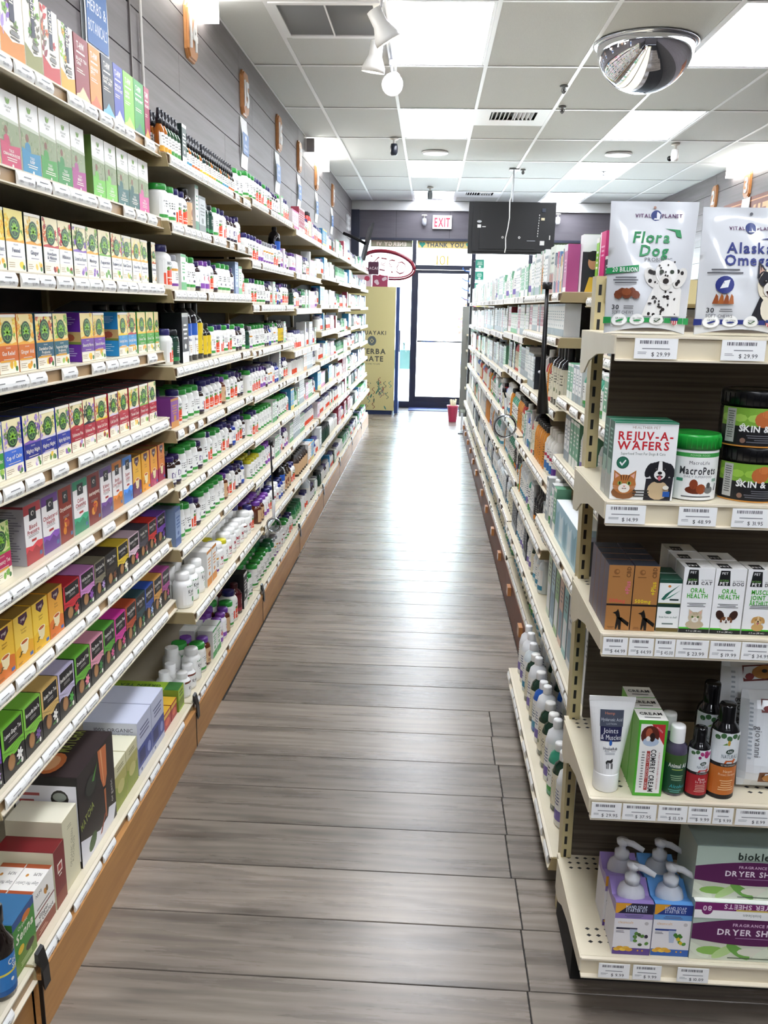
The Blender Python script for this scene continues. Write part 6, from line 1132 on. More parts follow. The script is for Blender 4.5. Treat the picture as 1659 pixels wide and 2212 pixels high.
def p(b, w, h):
    b.disc(w*.52, h*.95, w*.018, w*.018, '#6a6a70', 10); logo(b, w, h, h*.84)
    b.L = 1; b.text('Alaskan', w*.56, h*.69, h*.085, '#23307a', w*.58, True); b.text('Omega-3', w*.58, h*.595, h*.085, '#23307a', w*.66, True); b.poly([(w*.62, h*.755), (w*.80, h*.775), (w*.96, h*.72), (w*.93, h*.70), (w*.80, h*.755)], '#23307a')
    b.lines(w*.08, w*.46, h*.48, h*.53, 2, '#5a5a60'); b.disc(w*.27, h*.40, w*.095, w*.095, '#27337e', 18); b.L += 3; b.poly([(w*.22, h*.37), (w*.30, h*.38), (w*.32, h*.44), (w*.26, h*.43)], '#e9eaec')
    for k in range(4): b.poly([(w*(.16+.05*k), h*.25), (w*(.22+.05*k), h*.25), (w*(.21+.05*k), h*.31), (w*(.19+.05*k), h*.33)], ['#9a5028', '#b0642f'][k % 2])
    b.text('30', w*.15, h*.20, h*.038, '#3a3a3e', w*.09, True); b.lines(w*.22, w*.38, h*.185, h*.215, 2, '#5a5a5e'); b.text('SOFT CHEWS', w*.24, h*.155, h*.026, '#4a4a50', w*.26)
    b.L = 1; b.poly([(w*.56, h*.12), (w*.98, h*.12), (w*.98, h*.36), (w*.86, h*.30), (w*.66, h*.32)], '#26262c'); b.disc(w*.77, h*.22, w*.10, h*.10, '#e9e0cc', 14)
    face_dog(b, w*.77, h*.40, w*.20, '#e9dfc8', '#26262e', True, 'up'); badges(b, w, h, '#27337e', h*.075)
pouch('treat_pouch', .575, 1.665, EZ[0], .165, .228, p, 'silver treat pouch with navy band and husky face, top shelf of end display')
# second shelf
def p(b, w, h):
    b.rect(0, 0, w, h, '#f6f6f4'); b.text('HEALTHIER PET', w*.5, h*.935, h*.035, '#a88a7a', w*.5); b.text('REJUV-A-', w*.5, h*.83, h*.11, '#c8232c', w*.86, True); b.text('WAFERS', w*.47, h*.705, h*.11, '#c8232c', w*.82, True); b.text('Superfood Treat For Dogs & Cats', w*.48, h*.60, h*.035, '#2f4a3a', w*.7)
    b.disc(w*.17, h*.48, w*.10, w*.10, '#1d5a44', 18); b.disc(w*.17, h*.48, w*.085, w*.085, '#2a6f56', 18); b.poly([(w*.115, h*.48), (w*.13, h*.495), (w*.16, h*.465), (w*.21, h*.52), (w*.225, h*.505), (w*.16, h*.435)], '#f4f6f4')
    b.poly([(w*.54, 0), (w*.97, 0), (w*.99, h*.3), (w*.56, h*.28)], '#26242a'); b.disc(w*.76, h*.13, w*.17, h*.125, '#c9b08a', 14); face_dog(b, w*.77, h*.37, w*.205, '#17161b', '#1b1a20', True, 'flop', '#f4f2ee')
    b.disc(w*.22, h*.095, w*.2, h*.09, '#8a5a34', 12); face_cat(b, w*.22, h*.20, w*.185, '#b9743a', '#4a2c18'); b.lines(w*.32, w*.66, h*.03, h*.14, 3, '#3a3a36'); b.rect(w*.84, h*.05, w*.95, h*.12, '#2a5aa8'); b.disc(w*.88, h*.17, w*.05, w*.035, '#e9e6da', 10)
    b.rect(0, h*.985, w, h, '#1f7a5a')
for k in range(2):
    o = put_box('wafer_box', .117, .042, .147, ('#f3f3f0', '#1f7a5a', '#1d6350'), p if k == 0 else None, (.408, 1.592+k*.045, EZ[1]), 0, ['white wafer box with cat and collie, green sides, front of two', 'green-sided wafer box standing behind the front cat and collie one'][k], 'pet food box')
    b = MB(flat((-.0587, .042, 0), (0, -1, 0), (0, 0, 1), (-1, 0, 0))); b.rect(0, 0, .042, .05, '#b9bcb4'); b.rect(.006, .045, .036, .075, '#9fc0b0'); b.lines(.008, .034, .085, .135, 6, '#8fc0b0'); ob('side_print', b.mesh('side_print', M_card), o)
def jar(name, x, y, z, r, h, lid_h, body, lid, prt, label, cat, lid_r=1.04, mat_=None):
    rt = tag(bpy.data.objects.new(name, None), label, cat); COL.objects.link(rt); rt.location = (x, y, z); hb = h-lid_h
    b = MB(); b.lathe([(r*.93, 0, body), (r, .004, body), (r, hb-.006, body), (r*.97, hb, body)], 32); ob('body', b.mesh('body', mat_ or M_plas), rt)
    b = MB(); b.lathe([(r*lid_r, hb+.0005, lid), (r*lid_r, h-.004, lid), (r*lid_r*.97, h, lid), (r*lid_r*.9, h, lid), (r*lid_r*.88, h-.0015, lid), (0, h-.0015, lid)], 32)
    for i in range(32):
        a = 2*PI*i/32; b.box(-.0008, .0008, -.0004, .0006, hb+.003, h-.006, lid); 
        for q in range(8): X, Y, Z = b.v[-8+q]; b.v[-8+q] = (X*math.cos(a)+(r*lid_r+Y)*math.sin(a), -X*math.sin(a)*-1*-1+(r*lid_r+Y)*-math.cos(a), Z)
    ob('lid', b.mesh('lid', M_plas), rt); l = MB(CYL(r+.0004)); l.seg = r*.16; prt(l, r, hb); ob('label', l.mesh('label', M_card), rt); return rt
def p(b, r, h):
    w = r*2.8; b.rect(-w/2, h*.02, w/2, h*.98, '#f5f5f2'); b.rect(-w/2, h*.86, w/2, h*.94, '#3fa04a'); b.text('POWER FOOD', 0, h*.90, h*.04, '#bfe0b8', w*.4)
    b.text('MacroLife', 0, h*.755, h*.07, '#5a5a5e', w*.3); b.text('MacroPets', 0, h*.60, h*.15, '#2f2f33', w*.56, True); b.text('DAILY SUPERFOOD', 0, h*.48, h*.045, '#8a8a8e', w*.5)
    b.disc(-.004, h*.22, r*.42, h*.08, '#6a2c14', 14); b.disc(-.008, h*.33, r*.17, h*.10, '#8a3c1c', 12); b.disc(.006, h*.24, r*.2, h*.1, '#9a4a24', 12); b.disc(.022, h*.22, r*.22, h*.075, '#7a7a78', 12); b.disc(.021, h*.31, r*.1, h*.06, '#4a4a4a', 10); b.poly([(.036, h*.2), (.04, h*.2), (.042, h*.34), (.039, h*.34)], '#6a6a6a')
    b.rect(-r*.9, h*.38, -r*.62, h*.44, '#3f8a6a'); b.rect(r*.62, h*.38, r*.9, h*.44, '#8fae9a'); b.lines(-w*.32, w*.32, h*.06, h*.11, 1, '#4a4a4e')
jar('superfood_jar', .513, 1.640, EZ[1], .0455, .125, .028, '#f3f3f0', '#22a03a', p, 'white powder jar with bright green lid beside the wafer box', 'jar')
def p(b, r, h):
    w = r*2.8; b.rect(-w/2, h*.04, w/2, h*.98, '#17171a'); b.rect(-w/2, h*.52, w/2, h*.98, '#7fae3a')
    for k in range(6): b.disc(-w*.42+k*w*.16, h*.72, w*.08, h*.10, R.choice(['#5c8f2a', '#9cc84a', '#a8d05a']), 8)
    b.disc(-.002, h*.70, r*.26, h*.20, '#c06a34', 12); b.disc(.004, h*.84, r*.16, h*.10, '#d07a40', 10); b.disc(.034, h*.78, r*.32, h*.16, '#2a1a18', 12); b.disc(.030, h*.66, r*.16, h*.10, '#3c2420', 10)
    b.text('SKIN & COAT', .012, h*.47, h*.165, '#f6f6f4', w*.66, True); b.text('bio', -.038, h*.5, h*.1, '#f6f6f4', w*.1, True, rot=PI/2); b.lines(-r*.5, r*.9, h*.10, h*.32, 4, '#6a6a70'); b.rect(-w/2, h*.0, w/2, h*.035, '#c98a3a'); b.disc(-.035, h*.16, .005, .005, '#8a6a5a')
    b.rect(-r*1.18, h*.1, -r*.86, h*.95, '#b8b8b4'); b.lines(-r*1.14, -r*.9, h*.2, h*.9, 12, '#5a5a58')
for k in range(2): jar('coat_jar', .628-.006*k, 1.655, EZ[1]+k*.1045, .060, .104, .030, '#141417', '#0f0f12', p, ['black skin supplement jar with green meadow label, lower of stack', 'black skin supplement jar with green meadow label, upper of stack'][k], 'jar', 1.0, M_gloss)
# third shelf
for c_ in range(2):
    def p(b, w, h):
        b.rect(0, 0, w, h, '#b07a44'); b.rect(0, h*.38, w, h*.41, '#241a14'); b.disc(w*.32, h*.90, w*.12, w*.12, '#8a5a30', 12); b.disc(w*.35, h*.905, w*.06, w*.06, '#b07a44', 10); b.lines(w*.12, w*.5, h*.81, h*.84, 1, '#7a4e28')
        cc = ['#d9584a', '#e9d02a'][c_]; b.text('500mg', w*.42, h*.46, h*.055, cc, w*.7, True); b.text('+Plus', w*.80, h*.66, h*.07, cc if c_ else '#d9708a', h*.2, True, rot=PI/2); b.text('CBD', w*.80, h*.90, h*.06, '#6a4424', h*.16, True, rot=PI/2)
        b.poly([(w*.28, h*.27), (w*.42, h*.29), (w*.50, h*.33), (w*.56, h*.27), (w*.62, h*.18), (w*.95, h*.06), (w*.98, h*.12), (w*.66, h*.20), (w*.66, h*.01), (w*.56, h*.01), (w*.54, h*.09), (w*.48, h*.01), (w*.42, h*.02), (w*.46, h*.20), (w*.40, h*.25)], '#16110e'); b.lines(w*.08, w*.4, h*.02, h*.06, 2, '#7a4e28')
    for k in range(4):
        put_box('oil_carton', .0475, .040, .133, ('#b07a44', '#2f3440', '#5a4a5c'), p if k == 0 else None, (.3855+c_*.0495, 1.594+k*.042, EZ[2]), 0, f'brown pet oil carton with dog silhouette and {["red", "yellow"][c_]} lettering, front of its row' if k == 0 else f'dark-topped oil carton behind the {["red", "yellow"][c_]}-lettered one, {ordn(k-1)} row back', 'pet oil box')
def p(b, w, h):
    b.rect(0, 0, w, h, '#f4f5f2'); b.rect(0, h*.93, w, h, '#1f4a3a'); b.rect(0, h*.47, w, h*.54, '#17362c'); b.rect(0, h*.535, w, h*.55, '#8a8a3a'); b.poly([(w*.12, h*.62), (w*.3, h*.72), (w*.9, h*.90), (w*.5, h*.74), (w*.25, h*.60)], '#2a6a58'); b.poly([(w*.2, h*.6), (w*.5, h*.68), (w*.95, h*.8), (w*.5, h*.65)], '#4a8a74'); b.disc(w*.45, h*.87, w*.07, w*.06, '#d98a3a', 10); b.rect(w*.5, h*.60, w*.9, h*.63, '#1a2a2a'); b.disc(w*.5, h*.37, w*.14, w*.08, '#3f6a5a', 12); b.text('from farm to shelf', w*.5, h*.28, h*.04, '#3a5a50', w*.8); b.lines(w*.1, w*.9, h*.12, h*.18, 1, '#6a7a74'); b.rect(0, 0, w, h*.07, '#6a5a2a')
for k in range(2): put_box('oil_carton', .043, .04, .107, ('#f4f5f2', '#1f4a3a', '#24402f'), p if k == 0 else None, (.483, 1.596+k*.042, EZ[2]), 0, ['small white and green oil carton left of the cat box', 'small green-topped oil carton behind the white and green one'][k], 'pet oil box')
for c_, (x, t, lines_, an) in enumerate(((.5345, 'CAT', ['ORAL', 'HEALTH'], 'cat'), (.5945, 'DOG', ['ORAL', 'HEALTH'], 'papillon'), (.6555, 'DOG', ['MUSCLE', 'JOINT &', 'ARTHRITIS'], 'retriever'))):
    def p(b, w, h):
        b.rect(0, 0, w, h, '#f7f7f6'); b.rect(0, 0, w, h*.06, '#17181a'); b.rect(0, h*.06, w, h*.085, '#4fc02f'); b.text('4 fl oz (118 mL)', w*.5, h*.03, h*.025, '#e9e9e6', w*.6)
        b.poly([(w*.10, h*.74), (w*.50, h*.74), (w*.46, h*.97), (w*.16, h*.97)], '#17181a'); b.text('PET', w*.30, h*.93, h*.035, '#e9e9e6', w*.24, True); b.text('NATURAL', w*.30, h*.82, h*.03, '#7fc05a', w*.3); b.text('PET', w*.30, h*.775, h*.05, '#f4f4f2', w*.3, True); b.text('ALL NATURAL', w*.76, h*.815, h*.024, '#4a4a4e', w*.36); b.text(t, w*.76, h*.77, h*.05, '#4a4a4e', w*.36, True)
        for i, s_ in enumerate(lines_): b.text(s_, w*.5, h*(.66-.085*i), h*.07, '#3fae2a', w*.7, True, sx=.75)
        b.lines(w*.15, w*.85, h*.40, h*.47, 3, '#6a6a6e')
        if an == 'cat': b.disc(w*.5, h*.13, w*.3, h*.07, '#c9b698', 14); face_cat(b, w*.5, h*.24, w*.23, '#d0bfa2', '#a8946f')
        elif an == 'papillon': b.disc(w*.5, h*.12, w*.2, h*.06, '#f0ece4', 12); b.disc(w*.28, h*.29, w*.13, h*.08, '#3a2018', 12, rot=.5); b.disc(w*.72, h*.29, w*.13, h*.08, '#3a2018', 12, rot=-.5); face_dog(b, w*.5, h*.21, w*.17, '#f0ece4', '#7a4a2a', False, 'flop')
        else: b.disc(w*.5, h*.12, w*.2, h*.06, '#d0a868', 12); face_dog(b, w*.5, h*.22, w*.19, '#d9b070', '#c99a58', True, 'flop', '#e6c894')
    for k in range((3, 2, 1)[c_]):
        o = put_box('remedy_carton', .0585, .055, .133, ('#f7f7f6', '#efefec', '#e9e9e4'), p if k == 0 else None, (x, 1.594+k*.058, EZ[2]), 0, f'white {["cat oral health", "papillon oral health", "retriever joint health"][c_]} carton, front of its row' if k == 0 else f'white carton behind the {["cat", "papillon", "retriever"][c_]} one, {ordn(k-1)} row back', 'pet remedy box')
        b = MB(flat((-.029, .0, .1338), (1, 0, 0), (0, 1, 0), (0, 0, 1))); b.rect(.008, 0, .03, .03, '#17181a'); b.text('PET', .019, .012, .008, '#f0f0ee', .018, True); ob('top_print', b.mesh('top_print', M_card), o)
# fourth shelf
rt = tag(bpy.data.objects.new('cream_tube', None), 'white cream tube with navy label standing on its cap', 'tube'); COL.objects.link(rt); rt.location = (.397, 1.622, EZ[3])
def tube_s(t, a): # elliptical to flat
    rx = .026+.021*t; ry = .024*(1-t)**.75+.0012; return rx*math.cos(a), ry*math.sin(a)
b = MB(); N = 28; H_ = .155
for j in range(12):
    for i in range(N):
        q = []
        for jj, ii in ((j, i), (j, i+1), (j+1, i+1), (j+1, i)): x, y = tube_s(jj/12, 2*PI*ii/N); q.append((x, y, .04+H_*jj/12))
        b.face(q, '#f2f2f0', True)
b.box(-.047, .047, -.0012, .0012, .195, .205, '#f2f2f0'); ob('body', b.mesh('body', M_plas), rt)
b = MB(); b.lathe([(.0255, 0, '#f6f6f4'), (.0265, .002, '#f6f6f4'), (.0262, .038, '#f6f6f4'), (.0255, .0402, '#f6f6f4')], 28); ob('cap', b.mesh('cap', M_plas), rt)
def fn(u, v, l): t = max(0, min(1, (v-.04)/H_)); rx = .026+.021*t; ry = .024*(1-t)**.75+.0012; x = max(-.98, min(.98, u/rx)); return (u, -ry*math.sqrt(1-x*x)-.0006-l*.00004, v)
b = MB(fn)
for i in range(8): u0 = -.024+.006*i; b.poly([(u0*.86, .112), ((u0+.006)*.86, .112), (u0+.006, .178), (u0, .178)], '#23244a', i > 0)
for i in range(8): u0 = -.024+.006*i; b.poly([(u0*.97, .143), ((u0+.006)*.97, .143), (u0+.006, .178), (u0, .178)], '#4a5060', i > 0)
b.text('Hemp', -.004, .171, .006, '#d98a6a', .02); b.text('Hyaluronic Acid', 0, .158, .007, '#d9dde4', .042); b.text('LOTION', 0, .149, .004, '#b9bdc4', .02); b.text('Joints', -.001, .135, .011, '#eceef2', .03); b.text('& Muscles', 0, .121, .011, '#eceef2', .04); b.disc(.0, .109, .003, .006, '#2a5fb0', 10); b.text('HyaluaRub', 0, .097, .006, '#3a3a4a', .028, True); b.lines(-.015, .015, .083, .092, 3, '#a0a0a8')
b.poly([(-.007, .063), (-.004, .067), (.003, .066), (.006, .069), (.006, .076), (.003, .074), (.001, .072), (-.005, .072), (-.008, .068)], '#1a1a1c')
for u in (-.006, -.003, .003, .005): b.rect(u, .054, u+.0014, .066, '#1a1a1c', u > -.006)
ob('label', b.mesh('label', M_card), rt)
def p(b, w, h):
    b.rect(0, 0, w, h, '#4fae2f'); b.rect(w*.08, h*.04, w*.92, h*.95, '#f6f5f0'); b.poly([(w*.45, h*.95), (w*.92, h*.95), (w*.92, h*.68)], '#c22c34'); b.disc(w*.42, h*.80, w*.32, h*.13, '#5a2418', 16); b.disc(w*.46, h*.72, w*.28, h*.06, '#b8c8dc', 12); b.disc(w*.38, h*.83, w*.12, h*.07, '#a8563a', 10); b.disc(w*.5, h*.78, w*.10, h*.06, '#2a1814', 10); b.disc(w*.36, h*.76, w*.08, h*.035, '#f0ece6', 8); b.text('NATURAL', w*.74, h*.88, h*.02, '#f6e6e0', w*.3, rot=-.75)
    b.text('COMFREY CREAM', w*.60, h*.34, w*.185, '#1c1c1e', h*.56, True, rot=-PI/2); b.rect(w*.36, h*.08, w*.48, h*.60, '#b03a34'); b.text('JOINTS • MUSCLES • SKIN', w*.42, h*.34, w*.085, '#f4e6e0', h*.5, rot=-PI/2); b.lines(w*.18, w*.30, h*.1, h*.6, 14, '#8a8a86'); b.text('A MUST HAVE FOR EVERY TACK ROOM', w*.80, h*.34, w*.055, '#b03a34', h*.56, rot=-PI/2)
for k in range(3):
    o = put_box('ointment_carton', .058, .050, .170, ('#4fae2f', '#f0efe8', '#6fb84a'), p if k == 0 else None, (.476, 1.592+k*.053, EZ[3]), 0, ['green and white ointment carton with cow picture, front of row', 'green ointment carton, middle of its row of three', 'green ointment carton, rearmost of its row of three'][k], 'pet remedy box')
    b = MB(flat((-.029, .0, .1708), (1, 0, 0), (0, 1, 0), (0, 0, 1))); b.text('CREAM', .029, .028, .012, '#2a2a2c', .045, True); b.lines(.01, .048, .006, .016, 1, '#6a6a68'); ob('top_print', b.mesh('top_print', M_card), o)
def pbottle(name, x, y, r, h, body, cap, capr, cap_h, prt, label, dome=False, z=EZ[3]):
    rt = tag(bpy.data.objects.new(name, None), label, 'pet bottle'); COL.objects.link(rt); rt.location = (x, y, z); hb = h-cap_h; s = hb*.16
    b = MB(); b.lathe([(r*.93, 0, body), (r, .004, body), (r, hb-s, body), (r*.92, hb-s*.45, body), (r*.6, hb-s*.05, body), (capr*.9, hb, body)], 26); ob('body', b.mesh('body', M_gloss), rt)
    b = MB()
    if dome: b.lathe([(r*.99, hb-s*1.0, cap), (r*1.0, hb-s*.8, cap), (r*.86, hb-s*.2, cap), (r*.62, hb+cap_h*.08, cap), (capr, hb+cap_h*.14, cap), (capr, h-.004, cap), (capr*.92, h, cap), (0, h, cap)], 26, closed=False)
    else: b.lathe([(capr, hb-.001, cap), (capr, h-.004, cap), (capr*.93, h, cap), (capr*.4, h, cap), (0, h, cap)], 26, closed=False)
    ob('cap', b.mesh('cap', M_gloss if dome else M_plas), rt); l = MB(CYL(r+.0004)); l.seg = r*.18
    if prt: prt(l, r, hb); ob('label', l.mesh('label', M_card), rt)
    return rt
def p(b, r, h):
    w = r*2.7; b.rect(-w/2, h*.05, w/2, h*.80, '#1d4a34'); b.rect(-w/2, h*.62, w/2, h*.80, '#3a5a2a'); b.text('Animal All', 0, h*.60, h*.08, '#eef0ea', w*.62, True); b.lines(-w*.25, w*.25, h*.50, h*.54, 1, '#a8c05a'); b.lines(-w*.28, w*.28, h*.30, h*.42, 3, '#8fb08a'); b.text('Alcohol', .002, h*.20, h*.07, '#3fb0b8', w*.5, slant=.25); b.lines(-w*.25, w*.2, h*.07, h*.14, 2, '#5fa8a0')
pbottle('tonic_bottle', .534, 1.617, .0228, .150, '#4a4458', '#f4f4f2', .0150, .034, p, 'dark green labelled tonic bottle with white cap, front one')
pbottle('tonic_bottle', .5155+.016, 1.672, .0228, .150, '#4a4458', '#e0e0dc', .0150, .034, None, 'tonic bottle with white cap half hidden behind the front one')
def nat(col, horse):
    def p(b, r, h):
        w = r*2.7; b.rect(-w/2, 0, w/2, h*.06, '#141012'); b.rect(-w/2, h*.06, w/2, h*.46, col); b.rect(-w/2, h*.46, w/2, h*.51, '#141214'); b.rect(-w/2, h*.51, w/2, h*.93, '#e9eef0')
        for k in range(5): u = -w*.3+k*w*.15; b.disc(u, h*(.86+.03*(k % 2)), r*.22, h*.035, '#3f6a3f' if col != '#b0222c' or k < 2 else '#b03a7a', 8, rot=k)
        if col == '#b0222c': b.disc(.010, h*.84, r*.26, h*.06, '#a82a6a', 10); b.disc(-.004, h*.79, r*.14, h*.03, '#8a2a6a', 8)
        else: b.disc(.0, h*.80, r*.10, h*.04, '#c9a03a', 8); b.poly([(-.012, h*.76), (-.004, h*.80), (-.002, h*.77)], '#6f9a4a')
        b.disc(.004, h*.68, r*.30, h*.035, '#1d3a2c', 12, rot=.25); b.text('ARK', .004, h*.68, h*.035, '#e9eef0', w*.14, True); b.text('NATURALS', .006, h*.61, h*.055, '#3a5a6a', w*.46)
        b.poly([(.0-.006, h*.51), (-.003, h*.555), (.010, h*.555), (.014, h*.58), (.018, h*.56), (.013, h*.51), (.011, h*.51), (.010, h*.535), (.0, h*.535), (-.002, h*.51)], horse); b.text('VET RECOMMENDED', .004, h*.485, h*.026, '#d9d4cc', w*.4)
        if col == '#b0222c': b.text('Eyes', .004, h*.38, h*.05, '#f3d0d0', w*.22, True); b.text('So Bright', .004, h*.325, h*.045, '#f3d0d0', w*.4)
        else: b.text('Neem', .004, h*.40, h*.04, '#f6dcb8', w*.24); b.text('Protect Shampoo', .004, h*.355, h*.036, '#f6dcb8', w*.46)
        b.lines(-w*.16, w*.26, h*.12, h*.28, 5, '#e9b0a0' if col == '#b0222c' else '#f3c890')
    return p
pbottle('pet_care_bottle', .579, 1.613, .0222, .150, '#171114', '#0d0d0f', .0125, .034, nat('#b0222c', '#c23a3a'), 'black-capped pet bottle with red lower label', True)
pbottle('pet_care_bottle', .630, 1.621, .0285, .200, '#171114', '#0d0d0f', .0165, .042, nat('#c9702a', '#c9602a'), 'tall black-capped pet bottle with orange lower label, front one', True)
pbottle('pet_care_bottle', .620, 1.690, .0285, .215, '#171114', '#0d0d0f', .0165, .05, nat('#c9702a', '#c9602a'), 'tall black-capped pet bottle behind the orange-labelled one', True)
# wipes pack leaning back
rt = tag(bpy.data.objects.new('wipes_pack', None), 'white plastic pack of pet wipes leaning at right edge of fourth shelf', 'wipes'); COL.objects.link(rt); rt.location = (.752, 1.612, EZ[3]+.011); rt.rotation_euler = (math.radians(-9), 0, 0)
def sp(u, v, s): k = (1-abs(u)**6)*(1-abs(2*v-1)**6); return (u*.080*(1-.02*abs(2*v-1)**4), .03+s*(.026*k+.001), v*.205)
b = MB()
for s in (-1, 1):
    for i in range(12):
        for j in range(12):
            q = [sp(-1+a/6, c/12, s) for a, c in ((i, j), (i+1, j), (i+1, j+1), (i, j+1))]; b.face(q if s < 0 else q[::-1], '#e9edf0', True)
ob('film', b.mesh('film', M_foil), rt)
b = MB(lambda a, c, l: (a-.08, sp(max(-1, min(1, (a-.08)/.08)), c/.205, -1)[1]-.0008-l*.00004, c)); w, h = .16, .205
b.poly([(w*.22, h*.80), (w*.70, h*.80), (w*.70, h*.93), (w*.22, h*.93)], '#6a2a24'); b.disc(w*.5, h*.87, w*.17, h*.055, '#b9803f', 12); b.disc(w*.5, h*.88, w*.04, h*.015, '#2a1a12', 8); b.disc(w*.3, h*.84, w*.06, h*.03, '#8a3a3a', 8)
b.poly([(w*.24, h*.07), (w*.6, h*.07), (w*.6, h*.2), (w*.24, h*.18)], '#7a4a2a'); b.disc(w*.42, h*.12, w*.14, h*.045, '#c98a4a', 12); b.disc(w*.5, h*.60, w*.11, h*.08, '#b9763a', 12); b.disc(w*.52, h*.52, w*.085, h*.055, '#f3efe6', 14); b.disc(w*.50, h*.66, w*.07, h*.03, '#5a3018', 8); b.disc(w*.42, h*.46, w*.05, h*.02, '#5a8a4a', 8)
b.text('giovanni', w*.20, h*.5, w*.085, '#6a6a6e', h*.34, rot=-PI/2); b.disc(w*.75, h*.3, w*.2, h*.09, '#fbfbf9', 14); b.lines(w*.08, w*.13, h*.3, h*.9, 14, '#a8b0b8')
ob('front_print', b.mesh('front_print', M_card), rt)
rt2 = bpy.data.objects.new('wipes_pack', None); COL.objects.link(rt2); tag(rt2, 'clear-sided wipes pack standing behind the leaning white one', 'wipes'); rt2.location = (.745, 1.70, EZ[3]+.009); rt2.rotation_euler = (math.radians(-6), 0, .2)
for c in rt.children: d = c.copy(); COL.objects.link(d); d.parent = rt2; d.scale = (1.1, 1, 1.22)
# bottom shelf: soap kits with pumps
ZS = EZ_B = .171
def soap(x, y, c1, c2, dk, label):
    rt = tag(bpy.data.objects.new('soap_kit', None), label, 'soap kit'); COL.objects.link(rt); rt.location = (x, y, ZS); w, d, h = .080, .080, .128
    b = MB(); v = [(-w/2, 0), (w/2, 0), (w/2, d), (-w/2, d)]; b.box(-w/2, w/2, 0, d, 0, h*.80, '#dfe0ea', side='#d9d8e4', front='#eceaf0')
    b.prism([(0, h*.80), (0, h), (.012, h*1.0), (d*.5, h*.92), (d, h*1.05), (d, h*.80)], -w/2, w/2, 'x', c1); ob('carton', b.mesh('carton', M_card), rt)
    b = MB(FRONT(-w/2, -.0003, 0)); b.rect(0, 0, w, h*.80, '#ece9ea'); b.rect(0, h*.80, w, h*.995, dk); b.poly([(0, h*.80), (w*.06, h*.80), (w*.42, h*.995), (0, h*.995)], '#e0a02c'); b.rect(0, h*.70, w, h*.80, c1); b.text('HAND SOAP', w*.55, h*.93, h*.06, '#cfd8f0', w*.56, True); b.text('STARTER KIT', w*.55, h*.865, h*.06, '#cfd8f0', w*.56, True); b.lines(w*.2, w*.8, h*.72, h*.78, 2, '#5a5a80')
    b.text('cleancult', w*.30, h*.63, h*.05, '#e0b070', w*.4); b.disc(w*.85, h*.62, w*.055, w*.055, '#c9c4c4', 10); b.rect(w*.06, h*.49, w*.62, h*.525, dk); b.lines(w*.06, w*.32, h*.42, h*.47, 2, '#77707a', 'l'); b.poly([(w*.42, h*.5), (w*.62, h*.5), (w*.58, h*.26), (w*.46, h*.26)], '#b9c4d8'); b.rect(0, 0, w, h*.13, c2)
    for k in range(9): b.disc(w*R.uniform(.55, .9), h*R.uniform(.2, .42), w*.06, w*.05, R.choice(['#2a2438', '#3f5a2c', '#5a8a3a'] if c1 != '#5f9ad9' else ['#5a9a3a', '#3f7a2c', '#e0c02a', '#f0d84a']), 8, rot=k)
    for k in range(5): b.disc(w*(.12+.08*k), h*(.10+.03*(k % 2)), w*.10, w*.055, ['#e0b03a', '#d9a02c', '#efc84a'][k % 3], 9)
    for k in range(2): b.disc(w*(.68+.12*k), h*.09, w*.025, w*.03, '#d9a03a', 6)
    ob('front_print', b.mesh('front_print', M_card), rt)
    b = MB(); cx, cyy = 0, d*.5; b.lathe([(.030, h*.80, '#f0f2f4'), (.030, h*.98, '#f0f2f4'), (.026, h*1.08, '#f0f2f4'), (.016, h*1.16, '#f0f2f4'), (.014, h*1.22, '#f0f2f4')], 20, c=(cx, cyy, 0)); ob('bottle', b.mesh('bottle', M_clear), rt)
    b = MB(); b.lathe([(.0165, h*1.18, '#f4f6f8'), (.0165, h*1.30, '#f4f6f8'), (.008, h*1.34, '#f4f6f8'), (.007, h*1.44, '#f4f6f8'), (.013, h*1.45, '#f4f6f8'), (.014, h*1.52, '#f4f6f8'), (0, h*1.55, '#f4f6f8')], 16, c=(cx, cyy, 0)); b.tube([(cx, cyy, h*1.49), (cx+.02, cyy-.01, h*1.50), (cx+.042, cyy-.022, h*1.44)], [.008, .0075, .006], '#f4f6f8', 8); ob('pump', b.mesh('pump', M_clear), rt)
soap(.476, 1.592, '#8f7ab8', '#5a3f8a', '#1f1c3a', 'lavender hand soap kit with clear pump, front row'); soap(.559, 1.594, '#5f9ad9', '#2a5fb0', '#1c3a8a', 'blue hand soap kit with clear pump, front row'); soap(.472, 1.678, '#8f7ab8', '#5a3f8a', '#1f1c3a', 'lavender hand soap kit behind the front lavender one'); soap(.557, 1.680, '#5f9ad9', '#2a5fb0', '#1c3a8a', 'blue hand soap kit behind the front blue one')
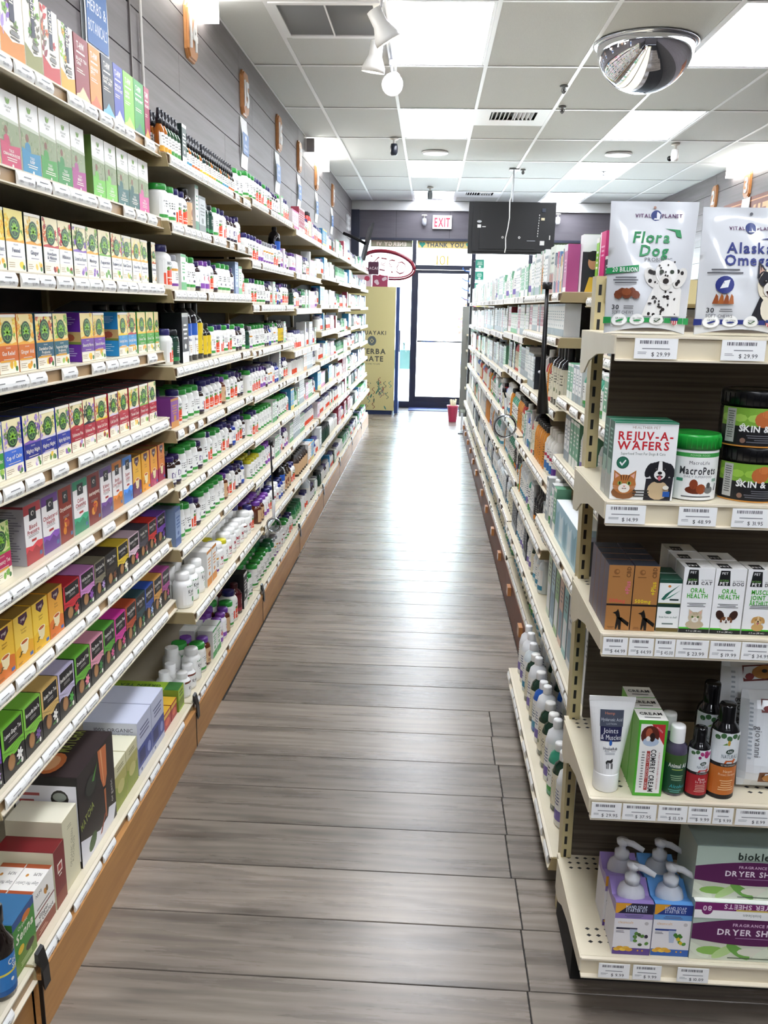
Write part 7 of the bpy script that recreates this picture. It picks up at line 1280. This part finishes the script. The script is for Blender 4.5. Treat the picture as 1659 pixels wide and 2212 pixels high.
def p(b, w, h):
    b.rect(0, 0, w, h, '#b9cbbd')
    b.poly([(0, 0), (w, 0), (w, h*.34), (0, h*.34)], '#d3d8c4')
    for k in range(9): b.disc(w*(.06+.11*k), h*.16, w*.12, h*.075, ['#dfe6d0', '#8fc05a', '#b9d890', '#6fa84a', '#e3e2d0'][k % 5], 12, rot=(k % 3-1)*.6)
    b.poly([(0, h*.36)]+[(w*i/10, h*(.36-.09*math.sin(PI*i/10))) for i in range(11)]+[(w, h*.62)]+[(w*i/10, h*(.62+.11*math.sin(PI*i/10))) for i in range(10, -1, -1)], '#5a1a52')
    b.text('FRAGRANCE FREE', w*.50, h*.625, h*.052, '#d9b8d4', w*.36, True); b.text('DRYER SHEETS', w*.50, h*.50, h*.105, '#f3e6f0', w*.62, True); b.lines(w*.28, w*.76, h*.385, h*.41, 1, '#b08ab0'); b.text('biokleen', w*.50, h*.84, h*.14, '#1d2a24', w*.34, True); b.lines(w*.32, w*.68, h*.74, h*.765, 1, '#5a6a60'); b.disc(w*.93, h*.45, w*.055, w*.055, '#7a2f6a', 14); b.text('80', w*.93, h*.45, h*.10, '#f3e6f0', w*.07, True); b.lines(w*.3, w*.7, h*.03, h*.07, 1, '#4a5a44')
for k in range(2):
    o = put_box('dryer_sheet_box', .262, .115, .1425-.018*k, ('#c3d0c4', '#eef0ea' if k == 0 else '#8fa09a', '#a8b5a8'), p, (.731-.004*k, 1.590+.012*k, ZS+k*.1432), 0, ['pale green dryer sheet box with purple band, lower of stack', 'pale green dryer sheet box with purple band, upper of stack'][k], 'household box')
# flip-up lid of lower box shown as the printed strip between the two boxes
b = MB(FRONT(-.131, .0116, .1434)); o = [q for q in bpy.data.objects if q.name == 'dryer_sheet_box'][0]
b = MB(flat((-.131, -.0006, .104), (1, 0, 0), (0, 0, 1), (0, -1, 0))); w, h = .262, .0385; b.L = 30; b.rect(0, 0, w, h, '#fafaf8'); b.rect(0, h*.52, w, h, '#7a1f6a'); b.disc(w*.10, h*.52, w*.045, h*.30, '#7a1f6a', 14); b.text('80', w*.10, h*.62, h*.32, '#f0d8ea', w*.07, True, rot=PI); b.text('DRYER SHEETS', w*.46, h*.78, h*.30, '#f0d8ea', w*.46, True, rot=PI); b.rect(w*.33, h*.52, w*.58, h*.62, '#d9c060'); b.text('biokleen', w*.46, h*.25, h*.2, '#8a8f8c', w*.2, rot=PI); ob('flap_print', b.mesh('flap_print', M_card), o)

# ---- whatever lies beyond the nearest few hundred of a kind, one mass per kind
SL = {'supplement bottle': 'farther supplement bottles massed on the left wall shelves', 'supplement bottle behind': 'supplement bottles in back rows of the left wall shelves', 'supplement box': 'farther supplement cartons massed on the left wall shelves', 'toiletry bottle': 'farther toiletry bottles massed on right-hand shelves', 'toiletry box': 'farther toiletry cartons massed on right-hand shelves', 'toiletry bottle behind': 'toiletry bottles in back rows'}
for k, b in STUFF.items():
    if b.v: o = ob(k.replace(' ', '_')+('es' if k.endswith('x') else 's') if not k.endswith('behind') else k.replace(' behind', 's_behind').replace(' ', '_'), b.mesh('goods', M_card)); tag(o, SL.get(k, k), k.replace(' behind', ''), None, 'stuff')

for o in list(bpy.data.objects):   # stand every article a hair above the enamel
    if o.parent is None and o.get('category') in GOODS and o.get('kind') != 'stuff': o.location.z += .0007
    elif o.get('kind') == 'stuff' and o.parent is None: o.location.z += .0007
